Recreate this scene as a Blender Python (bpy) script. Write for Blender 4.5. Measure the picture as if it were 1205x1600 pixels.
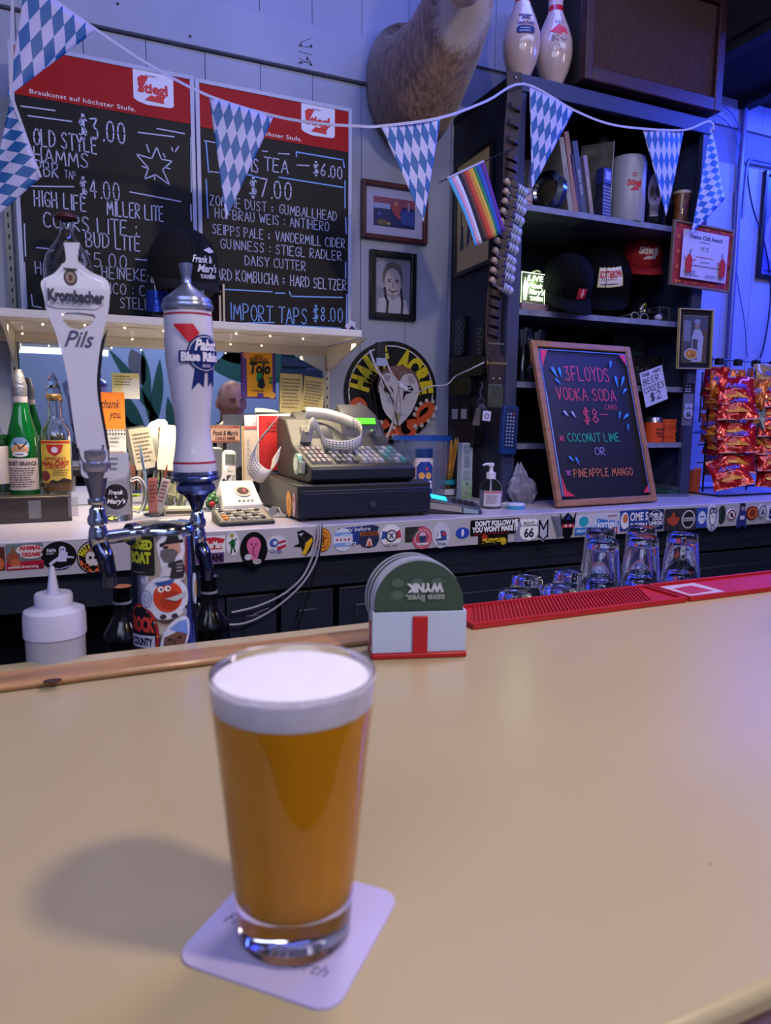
import bpy, bmesh, math, random
from mathutils import Vector, Matrix
random.seed(7)
for o in list(bpy.data.objects): bpy.data.objects.remove(o)
SC = bpy.context.scene
COL = SC.collection
PI = math.pi
sin, cos = math.sin, math.cos

# ---------------------------------------------------------------- camera
FPX = 1110.0
CAM = Vector((0, 0, 1.353))
_y, _p, _r = math.radians(23.95), math.radians(7.7), math.radians(.6)
FW = Vector((sin(_y)*cos(_p), cos(_y)*cos(_p), -sin(_p)))
_R0 = Vector((cos(_y), -sin(_y), 0)); _U0 = _R0.cross(FW)
RT = _R0*cos(_r) + _U0*sin(_r); UP = -_R0*sin(_r) + _U0*cos(_r)
cd = bpy.data.cameras.new('camera'); cam = bpy.data.objects.new('camera', cd); COL.objects.link(cam)
cam.matrix_world = Matrix(((RT.x, UP.x, -FW.x, 0), (RT.y, UP.y, -FW.y, 0), (RT.z, UP.z, -FW.z, CAM.z), (0, 0, 0, 1)))
cd.sensor_fit = 'VERTICAL'; cd.sensor_height = 36; cd.lens = FPX/1600*36
cd.clip_start = .02
cd.dof.use_dof = True; cd.dof.focus_distance = 1.9; cd.dof.aperture_fstop = 9.0
SC.camera = cam

def ray(x, y): return FW + RT*((x-602.5)/FPX) - UP*((y-800)/FPX)
def at(x, y, ax, v):
    """world point seen at photograph pixel x,y on the plane axis=v"""
    d = ray(x, y); return CAM + d*((v-CAM[ax])/d[ax])
def atY(x, y, v): return at(x, y, 1, v)
def atZ(x, y, v): return at(x, y, 2, v)

# key planes
BAR = 1.07; CZ = 1.065; YE = 1.76; YC = 2.035; YW = 2.42; MIR = YW-.012
SZ = 1.589   # underside of the wall shelf

# ---------------------------------------------------------------- world and lights
w = bpy.data.worlds.new('world'); SC.world = w; w.use_nodes = True
w.node_tree.nodes['Background'].inputs[0].default_value = (.05, .05, .12, 1)
w.node_tree.nodes['Background'].inputs[1].default_value = .3
def area(name, loc, tgt, sx, sy, power, color, spread=180):
    l = bpy.data.lights.new(name, 'AREA'); l.shape = 'RECTANGLE'; l.size = sx; l.size_y = sy
    l.energy = power; l.color = color; l.spread = math.radians(spread)
    o = bpy.data.objects.new(name, l); COL.objects.link(o); o.location = loc
    o.rotation_euler = (Vector(tgt)-Vector(loc)).to_track_quat('-Z', 'Y').to_euler(); return o
def point(name, loc, power, color, r=.02):
    l = bpy.data.lights.new(name, 'POINT'); l.energy = power; l.color = color; l.shadow_soft_size = r
    o = bpy.data.objects.new(name, l); COL.objects.link(o); o.location = loc; return o
area('room_led_light', (-.6, -.9, 2.9), (.7, 2.2, 1.5), 2.2, 1.0, 42, (.62, .68, 1))
area('bar_ceiling_light', (1.0, -.5, 2.75), (.15, .5, 1.07), .17, .17, 24, (1, .80, .56))
area('side_ceiling_light', (2.6, .3, 2.6), (.4, .6, 1.07), .35, .35, 8, (.85, .72, .85))
area('blue_wall_light', (3.3, 1.75, 2.72), (2.9, 2.4, 1.6), 1.6, .1, 100, (.04, .085, 1))
area('blue_back_light', (1.1, 1.9, 2.85), (1.0, 2.4, 2.2), 2.2, .1, 9, (.14, .2, 1))
area('aisle_cool_light', (1.3, 1.1, 2.9), (1.2, 1.5, 1.0), 1.6, .3, 10, (.5, .58, 1))
area('customer_wall_fill', (1.2, -1.2, 2.95), (1.4, -2.4, 1.5), 2.6, .3, 38, (.62, .72, 1))  # added fill, no fixture: brightens the opposite wall for the mirror
area('patron_fill', (.7, 1.0, 2.7), (.95, .2, 1.4), .3, .3, 10, (1, .82, .8))  # added fill, no fixture: lifts the man's face in the mirror
area('shelf_strip_light', (.35, 2.13, SZ-.012), (.35, 2.13, 1.0), 1.0, .03, 7, (1, .80, .50), 120)
point('card_lamp_light', (.27, 2.30, 1.30), .5, (1, .85, .6), .03)
SC.view_settings.view_transform = 'Standard'; SC.view_settings.look = 'None'
SC.view_settings.exposure = 0; SC.view_settings.gamma = 1; SC.view_settings.use_curve_mapping = False

# ---------------------------------------------------------------- materials
def lin(c):
    c /= 255
    return c/12.92 if c <= .04045 else ((c+.055)/1.055)**2.4
def rgb(h):
    if isinstance(h, str):
        h = h.lstrip('#'); return tuple(lin(int(h[i:i+2], 16)) for i in (0, 2, 4))
    return h
_M = {}
def mat(col, rough=.5, metal=0, noise=0, ns=20, bump=0, bs=60, em=0, trans=0, ior=1.45, coat=0, sss=0, alpha=1, stretch=None, spec=None):
    key = (str(col), rough, metal, noise, ns, bump, bs, em, trans, ior, coat, sss, alpha, str(stretch), spec)
    if key in _M: return _M[key]
    m = bpy.data.materials.new('m_%d' % len(_M)); m.use_nodes = True
    nt = m.node_tree; b = nt.nodes['Principled BSDF']; c = rgb(col)
    b.inputs['Base Color'].default_value = (*c, 1); b.inputs['Roughness'].default_value = rough
    b.inputs['Metallic'].default_value = metal; b.inputs['Transmission Weight'].default_value = trans
    b.inputs['IOR'].default_value = ior; b.inputs['Coat Weight'].default_value = coat
    if spec is not None: b.inputs['Specular IOR Level'].default_value = spec
    if sss: b.inputs['Subsurface Weight'].default_value = sss; b.inputs['Subsurface Radius'].default_value = (.01, .01, .01)
    if alpha < 1: b.inputs['Alpha'].default_value = alpha
    if em: b.inputs['Emission Color'].default_value = (*c, 1); b.inputs['Emission Strength'].default_value = em
    if noise or bump:
        tc = nt.nodes.new('ShaderNodeTexCoord'); mp = nt.nodes.new('ShaderNodeMapping')
        nt.links.new(tc.outputs['Object'], mp.inputs[0])
        if stretch: mp.inputs['Scale'].default_value = stretch
    if noise:
        n = nt.nodes.new('ShaderNodeTexNoise'); n.inputs['Scale'].default_value = ns; n.inputs['Detail'].default_value = 6
        nt.links.new(mp.outputs[0], n.inputs['Vector'])
        r = nt.nodes.new('ShaderNodeValToRGB'); r.color_ramp.elements[0].position = .3; r.color_ramp.elements[1].position = .7
        r.color_ramp.elements[0].color = (*[x*(1-noise) for x in c], 1); r.color_ramp.elements[1].color = (*[min(1, x*(1+noise)) for x in c], 1)
        nt.links.new(n.outputs['Fac'], r.inputs[0]); nt.links.new(r.outputs[0], b.inputs['Base Color'])
    if bump:
        n2 = nt.nodes.new('ShaderNodeTexNoise'); n2.inputs['Scale'].default_value = bs; n2.inputs['Detail'].default_value = 4
        nt.links.new(mp.outputs[0], n2.inputs['Vector'])
        bp = nt.nodes.new('ShaderNodeBump'); bp.inputs['Strength'].default_value = bump; bp.inputs['Distance'].default_value = .004
        nt.links.new(n2.outputs['Fac'], bp.inputs['Height']); nt.links.new(bp.outputs[0], b.inputs['Normal'])
    _M[key] = m; return m
GLASS = mat('FFFFFF', .02, trans=1, ior=1.45)
THIN = mat('E8EEF0', .05, trans=1, ior=1.1)
CHROME = mat('C8CCD8', .09, 1)
STEEL = mat('9A9CA4', .28, 1, noise=.1)
BLACKP = mat('101116', .35)
BLACKM = mat('16161A', .6)
WHITEP = mat('E6E4EE', .4)

# ---------------------------------------------------------------- geometry
class MB:
    def __init__(s): s.v = []; s.f = []; s.M = None
    def add(s, vs, fs):
        b = len(s.v)
        s.v += [tuple(s.M @ Vector(p)) if s.M else tuple(p) for p in vs]
        s.f += [tuple(b+i for i in f) for f in fs]; return s
    def box(s, x0, y0, z0, x1, y1, z1):
        v = [(x0,y0,z0),(x1,y0,z0),(x1,y1,z0),(x0,y1,z0),(x0,y0,z1),(x1,y0,z1),(x1,y1,z1),(x0,y1,z1)]
        return s.add(v, [(0,3,2,1),(4,5,6,7),(0,1,5,4),(1,2,6,5),(2,3,7,6),(3,0,4,7)])
    def hexa(s, v):  # 8 corner points, bottom ring then top ring
        return s.add(v, [(0,3,2,1),(4,5,6,7),(0,1,5,4),(1,2,6,5),(2,3,7,6),(3,0,4,7)])
    def cyl(s, p0, p1, r0, r1=None, n=16, cap=True):
        r1 = r0 if r1 is None else r1
        p0 = Vector(p0); p1 = Vector(p1); d = (p1-p0).normalized()
        a = d.orthogonal().normalized(); b = d.cross(a); v = []
        for p, r in ((p0, r0), (p1, r1)):
            for i in range(n): t = 2*PI*i/n; v.append(p+a*(r*cos(t))+b*(r*sin(t)))
        f = [(i, (i+1) % n, n+(i+1) % n, n+i) for i in range(n)]
        if cap: f += [tuple(range(n-1, -1, -1)), tuple(range(n, 2*n))]
        return s.add(v, f)
    def lathe(s, prof, n=32, c=(0, 0, 0), sy=1, closed=False):
        v = []; f = []; m = len(prof)
        for r, z in prof:
            for i in range(n): t = 2*PI*i/n; v.append((c[0]+r*cos(t), c[1]+r*sin(t)*sy, c[2]+z))
        for j in range(m-1 + (1 if closed else 0)):
            k = (j+1) % m
            for i in range(n): f.append((j*n+i, j*n+(i+1) % n, k*n+(i+1) % n, k*n+i))
        if not closed:
            if prof[0][0] > 1e-5: f.append(tuple(range(n-1, -1, -1)))
            if prof[-1][0] > 1e-5: f.append(tuple((m-1)*n+i for i in range(n)))
        return s.add(v, f)
    def tube(s, pts, r, n=8, closed=False):
        pts = [Vector(p) for p in pts]; v = []; f = []; m = len(pts); a = None
        for i, p in enumerate(pts):
            q0 = pts[i-1] if (i or closed) else p; q1 = pts[(i+1) % m] if (i < m-1 or closed) else p
            d = (q1-q0).normalized()
            a = d.orthogonal().normalized() if a is None else (a-d*a.dot(d)).normalized()
            b = d.cross(a); rr = r[i] if isinstance(r, (list, tuple)) else r
            for k in range(n): t = 2*PI*k/n; v.append(p+a*(rr*cos(t))+b*(rr*sin(t)))
        for j in range(m if closed else m-1):
            k2 = (j+1) % m
            for i in range(n): f.append((j*n+i, j*n+(i+1) % n, k2*n+(i+1) % n, k2*n+i))
        if not closed: f += [tuple(range(n-1, -1, -1)), tuple((m-1)*n+i for i in range(n))]
        return s.add(v, f)
    def sphere(s, c, r, n=14, m=9, sc=(1, 1, 1)):
        pr = [(max(1e-6, r*sin(PI*j/m)), -r*cos(PI*j/m)) for j in range(m+1)]
        v = []; f = []
        for rr, z in pr:
            for i in range(n): t = 2*PI*i/n; v.append((c[0]+rr*cos(t)*sc[0], c[1]+rr*sin(t)*sc[1], c[2]+z*sc[2]))
        for j in range(m):
            for i in range(n): f.append((j*n+i, j*n+(i+1) % n, (j+1)*n+(i+1) % n, (j+1)*n+i))
        return s.add(v, f)
    def prism(s, pts, y0, y1):  # outline in XZ, from y0 (front) to y1 (back)
        n = len(pts); v = [(p[0], y0, p[1]) for p in pts]+[(p[0], y1, p[1]) for p in pts]
        return s.add(v, [tuple(range(n)), tuple(range(2*n-1, n-1, -1))]+[(i, n+i, n+(i+1) % n, (i+1) % n) for i in range(n)])
    def zprism(s, pts, z0, z1):
        n = len(pts); v = [(p[0], p[1], z0) for p in pts]+[(p[0], p[1], z1) for p in pts]
        return s.add(v, [tuple(range(n-1, -1, -1)), tuple(range(n, 2*n))]+[(i, (i+1) % n, n+(i+1) % n, n+i) for i in range(n)])
    def flat(s, pts, y): return s.add([(p[0], y, p[1]) for p in pts], [tuple(range(len(pts)))])
    def ribbon(s, pts, w, y):
        for i in range(len(pts)-1):
            ax, az = pts[i]; bx, bz = pts[i+1]; dx, dz = bx-ax, bz-az; L = math.hypot(dx, dz) or 1e-6
            nx, nz = -dz/L*w/2, dx/L*w/2; ex, ez = dx/L*w*.35, dz/L*w*.35
            s.flat([(ax-nx-ex, az-nz-ez), (bx-nx+ex, bz-nz+ez), (bx+nx+ex, bz+nz+ez), (ax+nx-ex, az+nz-ez)], y)
        return s
    def sweep(s, pts, w, t, up=(0, 0, 1)):  # flat strap along pts: w across (along 'up'), t thick
        pts = [Vector(p) for p in pts]; up = Vector(up); v = []; f = []; m = len(pts)
        for i, p in enumerate(pts):
            d = (pts[min(i+1, m-1)]-pts[max(i-1, 0)]).normalized(); u = (up-d*up.dot(d)).normalized(); nn = d.cross(u)
            for a, b in ((-1, -1), (1, -1), (1, 1), (-1, 1)): v.append(p+u*(a*w/2)+nn*(b*t/2))
        for j in range(m-1):
            for i in range(4): f.append((4*j+i, 4*j+(i+1) % 4, 4*j+4+(i+1) % 4, 4*j+4+i))
        f += [(3, 2, 1, 0), (4*m-4, 4*m-3, 4*m-2, 4*m-1)]
        return s.add(v, f)
def ell(cx, cz, rx, rz, n=28, a0=0, a1=2*PI):
    full = abs(a1-a0-2*PI) < 1e-6
    return [(cx+rx*cos(a0+(a1-a0)*i/(n if full else n-1)), cz+rz*sin(a0+(a1-a0)*i/(n if full else n-1))) for i in range(n)]
def rrect(x0, z0, x1, z1, r, n=5):
    o = []
    for cx, cz, a in ((x1-r, z0+r, -90), (x1-r, z1-r, 0), (x0+r, z1-r, 90), (x0+r, z0+r, 180)):
        for i in range(n+1): t = math.radians(a+90*i/n); o.append((cx+r*cos(t), cz+r*sin(t)))
    return o
def catmull(P, k=6):
    P = [Vector(p) for p in P]; o = []
    for i in range(len(P)-1):
        p0 = P[max(i-1, 0)]; p1 = P[i]; p2 = P[i+1]; p3 = P[min(i+2, len(P)-1)]
        for j in range(k):
            t = j/k
            o.append(.5*((2*p1)+(p2-p0)*t+(2*p0-5*p1+4*p2-p3)*t*t+(3*p1-p0-3*p2+p3)*t**3))
    o.append(P[-1]); return o

def part(name, mb, m, parent=None, label=None, bevel=0, sharp=38, kind=None, remap=None, cut=0, subsurf=0, recalc=False):
    me = bpy.data.meshes.new(name); me.from_pydata(mb.v, [], mb.f)
    if cut or remap or recalc:
        bm = bmesh.new(); bm.from_mesh(me)
        if recalc: bmesh.ops.recalc_face_normals(bm, faces=bm.faces)
        if cut:
            bmesh.ops.triangulate(bm, faces=bm.faces)
            for _ in range(5):
                es = [e for e in bm.edges if e.calc_length() > cut]
                if not es: break
                bmesh.ops.subdivide_edges(bm, edges=es, cuts=1)
                bmesh.ops.triangulate(bm, faces=bm.faces)
        if remap:
            for v in bm.verts: v.co = Vector(remap(*v.co))
        bm.to_mesh(me); bm.free()
    me.polygons.foreach_set('use_smooth', [True]*len(me.polygons))
    me.set_sharp_from_angle(angle=math.radians(sharp))
    me.materials.append(m)
    o = bpy.data.objects.new(name, me); COL.objects.link(o); o.parent = parent
    if label: o['label'] = label
    if kind: o['kind'] = kind
    if bevel:
        b = o.modifiers.new('bevel', 'BEVEL'); b.width = bevel; b.segments = 2; b.limit_method = 'ANGLE'; b.angle_limit = math.radians(40)
    if subsurf:
        b = o.modifiers.new('sub', 'SUBSURF'); b.levels = subsurf; b.render_levels = subsurf
    return o
def thing(name, label, cat, loc=(0, 0, 0), rot=(0, 0, 0), group=None, M=None):
    o = bpy.data.objects.new(name, None); COL.objects.link(o); o.empty_display_size = .02
    if M is not None: o.matrix_world = M
    else: o.location = loc; o.rotation_euler = rot
    return tag(o, label, cat, group)
def tag(o, label, cat, group=None):
    o['label'] = label; o['category'] = cat
    if group: o['group'] = group
    return o
def struct(name, mb, m, parent=None, **k):
    o = part(name, mb, m, parent, **k)
    if not parent: o['kind'] = 'structure'
    return o
def clone(root, label=None, group=None, parent=None):
    c = root.copy(); COL.objects.link(c)
    if parent: c.parent = parent
    if label: c['label'] = label
    if group: c['group'] = group
    for ch in root.children: clone(ch, parent=c)
    return c
def frame3(BL, BR, TL):
    """matrix of a board given by three world corners: x along the bottom, z up the board, front = -y"""
    X = (BR-BL); w_ = X.length; X.normalize(); Z = TL-BL; Z = Z-X*Z.dot(X); h = Z.length; Z.normalize(); Y = Z.cross(X)
    o = (BL+BR)/2
    M = Matrix(((X.x, Y.x, Z.x, o.x), (X.y, Y.y, Z.y, o.y), (X.z, Y.z, Z.z, o.z), (0, 0, 0, 1)))
    return M, w_, h
def wall_rect(x0, y0, x1, y1, Y):
    """centre-bottom location, width and height of an upright rectangle facing the bar"""
    cx, cy = (x0+x1)/2, (y0+y1)/2
    l = atY(x0, cy, Y); r = atY(x1, cy, Y); t = atY(cx, y0, Y); b = atY(cx, y1, Y)
    return Vector(((l.x+r.x)/2, Y, b.z)), r.x-l.x, t.z-b.z

# ---------------------------------------------------------------- lettering
def font_mesh(txt, h=1, bold=0, shear=0, space=1):
    c = bpy.data.curves.new('t', 'FONT'); c.body = txt; c.size = 1; c.resolution_u = 3; c.shear = shear; c.offset = bold; c.space_character = space
    c.align_x = 'CENTER'; o = bpy.data.objects.new('t', c); me = o.to_mesh()
    v = [(p.co.x*h/.7, p.co.y*h/.7) for p in me.vertices]; f = [tuple(p.vertices) for p in me.polygons]
    o.to_mesh_clear(); bpy.data.objects.remove(o); bpy.data.curves.remove(c); return v, f
_G = {
'A':'0,0 .3,1 .6,0;.1,.35 .5,.35','B':'0,0 0,1 .4,.95 .5,.75 .4,.55 0,.5 .45,.45 .55,.25 .4,.03 0,0','C':'.55,.85 .35,1 .1,.85 0,.5 .1,.12 .35,0 .55,.12',
'D':'0,0 0,1 .3,.95 .55,.7 .55,.3 .3,.05 0,0','E':'.5,1 0,1 0,0 .5,0;0,.52 .4,.52','F':'.5,1 0,1 0,0;0,.5 .4,.5','G':'.55,.85 .35,1 .1,.85 0,.5 .1,.12 .35,0 .55,.15 .55,.45 .3,.45',
'H':'0,0 0,1;.5,0 .5,1;0,.5 .5,.5','I':'.1,0 .1,1','J':'.45,1 .45,.2 .3,0 .1,.05 0,.2','K':'0,0 0,1;.5,1 0,.45 .55,0','L':'0,1 0,0 .5,0','M':'0,0 .08,1 .35,.3 .62,1 .7,0',
'N':'0,0 0,1 .5,0 .5,1','O':'.3,1 .1,.85 0,.5 .1,.12 .3,0 .5,.12 .6,.5 .5,.85 .3,1','P':'0,0 0,1 .4,.95 .52,.75 .4,.5 0,.45','Q':'.3,1 .05,.8 0,.4 .3,0 .6,.4 .5,.85 .3,1;.35,.25 .6,-.05',
'R':'0,0 0,1 .4,.95 .5,.75 .4,.52 0,.48 .5,0','S':'.5,.85 .3,1 .08,.88 .05,.68 .45,.38 .48,.15 .3,0 0,.12','T':'0,1 .6,1;.3,1 .3,0','U':'0,1 .02,.2 .2,0 .4,.05 .5,.25 .5,1',
'V':'0,1 .28,0 .55,1','W':'0,1 .18,0 .38,.8 .56,0 .75,1','X':'0,0 .5,1;0,1 .5,0','Y':'0,1 .27,.5 .27,0;.27,.5 .55,1','Z':'0,1 .5,1 0,0 .5,0',
'0':'.25,1 .06,.85 0,.5 .06,.12 .25,0 .42,.12 .48,.5 .42,.85 .25,1','2':'.02,.8 .2,1 .42,.9 .45,.68 0,0 .5,0','3':'0,.95 .45,1 .2,.6 .45,.45 .45,.12 .2,0 0,.1','4':'.35,0 .35,1 0,.35 .5,.35',
'5':'.45,1 .05,1 .03,.55 .3,.6 .47,.4 .42,.1 .2,0 0,.08','6':'.4,1 .1,.6 0,.25 .2,0 .42,.1 .45,.35 .25,.5 .05,.35','7':'0,1 .48,1 .15,0','8':'.25,.52 .05,.75 .22,1 .42,.78 .25,.52 .02,.25 .22,0 .47,.22 .25,.52',
'$':'.5,.8 .3,.92 .08,.8 .05,.62 .45,.38 .48,.2 .3,.05 0,.15;.22,1.08 .2,-.1;.33,1.08 .31,-.1','.':'.08,0 .13,.06',':':'.1,.15 .15,.22;.1,.6 .15,.67',"'":'.1,.95 .05,.7','-':'.05,.5 .5,.5',
'&':'.1,.3 .3,.3;.1,.6 .3,.6;.2,.1 .2,.15','*':'.05,.2 .5,.8;.05,.8 .5,.2;.28,.1 .28,.9','!':'.1,1 .1,.3;.1,.05 .1,0','?':'0,.7 .3,.85 .3,.5;.1,.2 .2,.2',',':'.1,.05 .03,-.12'}
def chalk(mb, txt, x, z, h, y, wgt=.09, ws=1.0, slope=0, width=None, jit=.03):
    """single-stroke hand lettering starting at x,z"""
    adv = {'I': .32, '.': .3, ':': .4, "'": .28, ' ': .45, 'M': .9, 'W': .95, ',': .3, '!': .3}
    tot = sum(adv.get(c.upper(), .76) for c in txt)-.16
    if width: ws = width/(tot*h)
    cx = 0
    for ch in txt:
        g = _G.get(ch.upper()); sc = 1
        if g:
            dz = random.uniform(-jit, jit)*h; sk = random.uniform(-.04, .04)
            for pl in g.split(';'):
                P = []
                for q in pl.split():
                    a, b = map(float, q.split(',')); a += b*sk
                    px = x+(cx+a)*h*ws; P.append((px, z+b*h+dz+slope*(px-x)))
                mb.ribbon(P, wgt*h, y)
        cx += adv.get(ch.upper(), .76)
    return mb
LY = .00035
def art(parent, w_, h, items, y=-.001, x0=None, z0=0, remap=None, cut=0, rough=.5, seed=1, em=0):
    """flat print on a face of size w_ x h (local x,z; front -y). item coordinates run 0..1 over the face"""
    x0 = -w_/2 if x0 is None else x0
    rs = random.Random(seed); groups = {}; L = 0
    for it in items:
        k, colr = it[0], it[1]; a = it[2:]; L += 1; yy = y-LY*L
        nm = 'lettering' if k in 'tkc' else 'print'
        mb = groups.setdefault((nm, colr), MB())
        X = lambda u: x0+u*w_
        Z = lambda v: z0+v*h
        if k == 'r': mb.flat([(X(a[0]), Z(a[1])), (X(a[2]), Z(a[1])), (X(a[2]), Z(a[3])), (X(a[0]), Z(a[3]))], yy)
        elif k == 'R': mb.flat(rrect(X(a[0]), Z(a[1]), X(a[2]), Z(a[3]), a[4]*h), yy)
        elif k == 'e': mb.flat(ell(X(a[0]), Z(a[1]), a[2]*w_, a[3]*h), yy)
        elif k == 'p': mb.flat([(X(p[0]), Z(p[1])) for p in a[0]], yy)
        elif k == 'l': mb.ribbon([(X(p[0]), Z(p[1])) for p in a[0]], a[1]*h, yy)
        elif k == 'o':  # ring
            cx, cz, rx, rz, wd = a; mb.ribbon([(X(p[0]), Z(p[1])) for p in ell(cx, cz, rx, rz, 30)+[(cx+rx, cz)]], wd*h, yy)
        elif k == 't':
            txt, cx, cz, hh = a[:4]; op = a[4] if len(a) > 4 else {}
            v, f = font_mesh(txt, 1, op.get('b', .01), op.get('s', 0), op.get('sp', 1))
            xs = [q[0] for q in v]; wd = max(xs)-min(xs); mid = (max(xs)+min(xs))/2; s_ = hh*h; sx = s_
            if 'w' in op: sx = op['w']*w_/wd
            ro = op.get('rot', 0); vv = []
            for p in v:
                px, pz = (p[0]-mid)*sx, (p[1]-.5)*s_
                if 'arc' in op:  # letters bent around an arc of radius arc*h, centre below
                    R = op['arc']*h; t = px/abs(R)
                    rr = abs(R)+pz*(1 if R > 0 else -1); px, pz = rr*sin(t), (rr*cos(t)-abs(R))*(1 if R > 0 else -1)
                vv.append((X(cx)+px*cos(ro)-pz*sin(ro), yy, Z(cz)+px*sin(ro)+pz*cos(ro)))
            mb.add(vv, f)
        elif k == 'k':
            txt, cx, cz, hh, wd = a[:5]; chalk(mb, txt, X(cx), Z(cz), hh*h, yy, a[5] if len(a) > 5 else .1, width=wd*w_)
        elif k == 'g':  # n lines of small unreadable type
            ax, az, bx, bz, n = a[:5]; lh = (bz-az)/n
            for i in range(n):
                u = ax+rs.uniform(0, .04)*(bx-ax); e = bx-rs.uniform(0, .25)*(bx-ax)
                while u < e:
                    d = rs.uniform(.03, .12)*(bx-ax); zz = az+lh*(i+.25)
                    mb.flat([(X(u), Z(zz)), (X(min(u+d, e)), Z(zz)), (X(min(u+d, e)), Z(zz+lh*.45)), (X(u), Z(zz+lh*.45))], yy); u += d+.025*(bx-ax)
    for (nm, colr), mb in groups.items():
        m = colr if not isinstance(colr, (str, tuple)) else (mat(colr, rough, em=em) if em else mat(colr, rough))
        part(nm, mb, m, parent, remap=remap, cut=cut)
# ================================================================ room shell
WALLM = mat('8E93A8', .55, noise=.08, ns=3, bump=.15, bs=40)
PLANKM = mat('979CB2', .5, noise=.07, ns=4, bump=.12, bs=50)
X0, X1, Y0, ZC = -2.2, 4.4, -2.4, 3.05
ZSOF = 2.737
struct('floor', MB().box(X0, Y0, -.05, X1, YW+.1, 0), mat('3A2E28', .5, noise=.2, ns=8))
struct('ceiling', MB().box(X0, Y0, ZC, X1, YW+.1, ZC+.05), mat('1E2026', .8))
wb = struct('wall_back', MB().box(X0, YW+.012, 0, X1, YW+.1, ZC), mat('7A7E94', .7))
struct('wall_left', MB().box(X0-.05, Y0, 0, X0, YW+.1, ZC), WALLM)
struct('wall_right', MB().box(X1, Y0, 0, X1+.05, YW+.1, ZC), mat('7A80A8', .6))
wf = struct('wall_front', MB().box(X0, Y0-.05, 0, X1, Y0, ZC), mat('A9BBDD', .6))
# vertical tongue and groove boards on the back wall, above and below the wide fascia board
FZ0, FZ1 = 2.476, 2.62
x = X0; i = 0
while x < X1-.01:
    wdt = .176
    for z0, z1 in ((1.0, FZ0-.004), (FZ1+.004, ZC-.01)):
        d = random.uniform(0, .0015)
        part('plank', MB().box(x+.0007, YW-.002-d, z0, min(x+wdt-.0007, X1), YW+.013, z1), PLANKM, wb, bevel=.0012)
    x += wdt; i += 1
fas = part('fascia_board', MB().box(X0, YW-.022, FZ0, 1.35, YW+.012, FZ1), PLANKM, wb, bevel=.002)
nm_ = MB()
for px, py in ((184, 6), (297, 57), (470, 70), (486, 72), (470, 98), (480, 92), (486, 101)):
    p = atY(px, py, YW-.022); nm_.cyl((p.x, YW-.024, p.z), (p.x, YW-.02, p.z), .004, n=8)
part('nail', nm_, BLACKM, wb)
mk = MB()
for (a, b, c, d) in ((466, 72, 488, 74), (467, 80, 487, 86), (466, 98, 487, 96), (468, 91, 486, 101), (480, 88, 486, 100), (470, 66, 486, 60)):
    p, q = atY(a, b, YW-.0225), atY(c, d, YW-.0225); mk.ribbon([(p.x, p.z), (q.x, q.z)], .0022, YW-.0225)
part('scuff_mark', mk, mat('3A3F55'), wb)
# dark lowered ceiling over the right-hand end, with joists
sof = struct('trim_1', MB().box(2.28, .9, ZSOF, X1, YW+.01, ZC), mat('15151B', .8, noise=.3, ns=5))
for k in range(5):
    part('joist', MB().box(2.30+k*.44, .92, ZSOF-.035, 2.36+k*.44, YW-.003, ZSOF), mat('1C1C25', .7), sof)
# mural leaves and dado on the opposite wall (seen in the mirror)
leafm = mat('1F5A50', .6)
for pts in ([(-1.2, 1.9), (-.7, 2.3), (0, 2.35), (.5, 2.1), (.2, 1.75), (-.4, 1.6), (-.9, 1.65)],):
    pass
def leaf(cx, cz, L, W, ang, col='1F5A50'):
    P = []
    for k in range(13): t = k/12; P.append((t*L, W*sin(PI*t)**.8*(1+.2*sin(7*t))))
    for k in range(11, 0, -1): t = k/12; P.append((t*L, -W*.8*sin(PI*t)**.8))
    c_, s_ = cos(ang), sin(ang)
    mb = MB().prism([(cx+a*c_-b*s_, cz+a*s_+b*c_) for a, b in P], Y0, Y0+.004)
    part('mural_leaf', mb, mat(col, .6), wf, recalc=True)
def virt(px, py):  # where the mirror shows the opposite wall
    d = ray(px, py); Yv = 2*MIR-Y0; p = CAM+d*((Yv)/d.y); return p.x, p.z
for (px, py, L, W, an) in ((330, 575, 1.0, .22, .05), (345, 560, .7, .16, .25), (170, 545, .8, .05, -1.0), (190, 640, .9, .05, -1.2), (222, 545, .7, .05, -1.5),
                           (250, 560, .9, .06, -1.7), (205, 660, .6, .05, -.8), (175, 600, .8, .09, -1.1), (262, 620, .5, .05, -1.5), (235, 640, .6, .04, -1.4)):
    X, Z = virt(px, py); leaf(X, Z, L, W, an)
X, Z = virt(205, 545)
leaf(X, Z, .35, .09, -1.3, '6E6A72'); leaf(X+.3, Z-.1, .5, .05, .3, '8C98AE'); leaf(X+.35, Z-.2, .5, .05, .25, '8C98AE'); leaf(X+.4, Z+.02, .5, .05, .35, '8C98AE')
for k in range(7):  # dark slatted booth to the right
    X, Z = virt(440, 640); part('slat', MB().box(X, Y0, Z+k*.11, X+1.3, Y0+.03, Z+k*.11+.085), mat('26304A', .6), wf)
X, Z = virt(170, 690)
part('wainscot', MB().box(X0, Y0, 0, X1, Y0+.02, Z), mat('4B4650', .6), wf)
# tube lamp hanging on the customer side, seen as the bright bar in the mirror
d = ray(70, 548); Yt = -.9; p = CAM+d*((2*MIR-Yt)/d.y)
t = thing('tube_lamp', 'long white tube lamp seen reflected at the left end of the mirror', 'lamp', (p.x, Yt, p.z))
part('tube', MB().cyl((-.6, 0, 0), (.42, 0, 0), .02, n=12), mat('DDEEFF', em=4), t)
part('housing', MB().box(-.63, -.04, .02, .45, .04, .07), mat('C8D4E0'), t)
part('hanger', MB().cyl((-.5, 0, .07), (-.5, 0, ZC-p.z), .004, n=6).cyl((.32, 0, .07), (.32, 0, ZC-p.z), .004, n=6), BLACKM, t)

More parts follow.
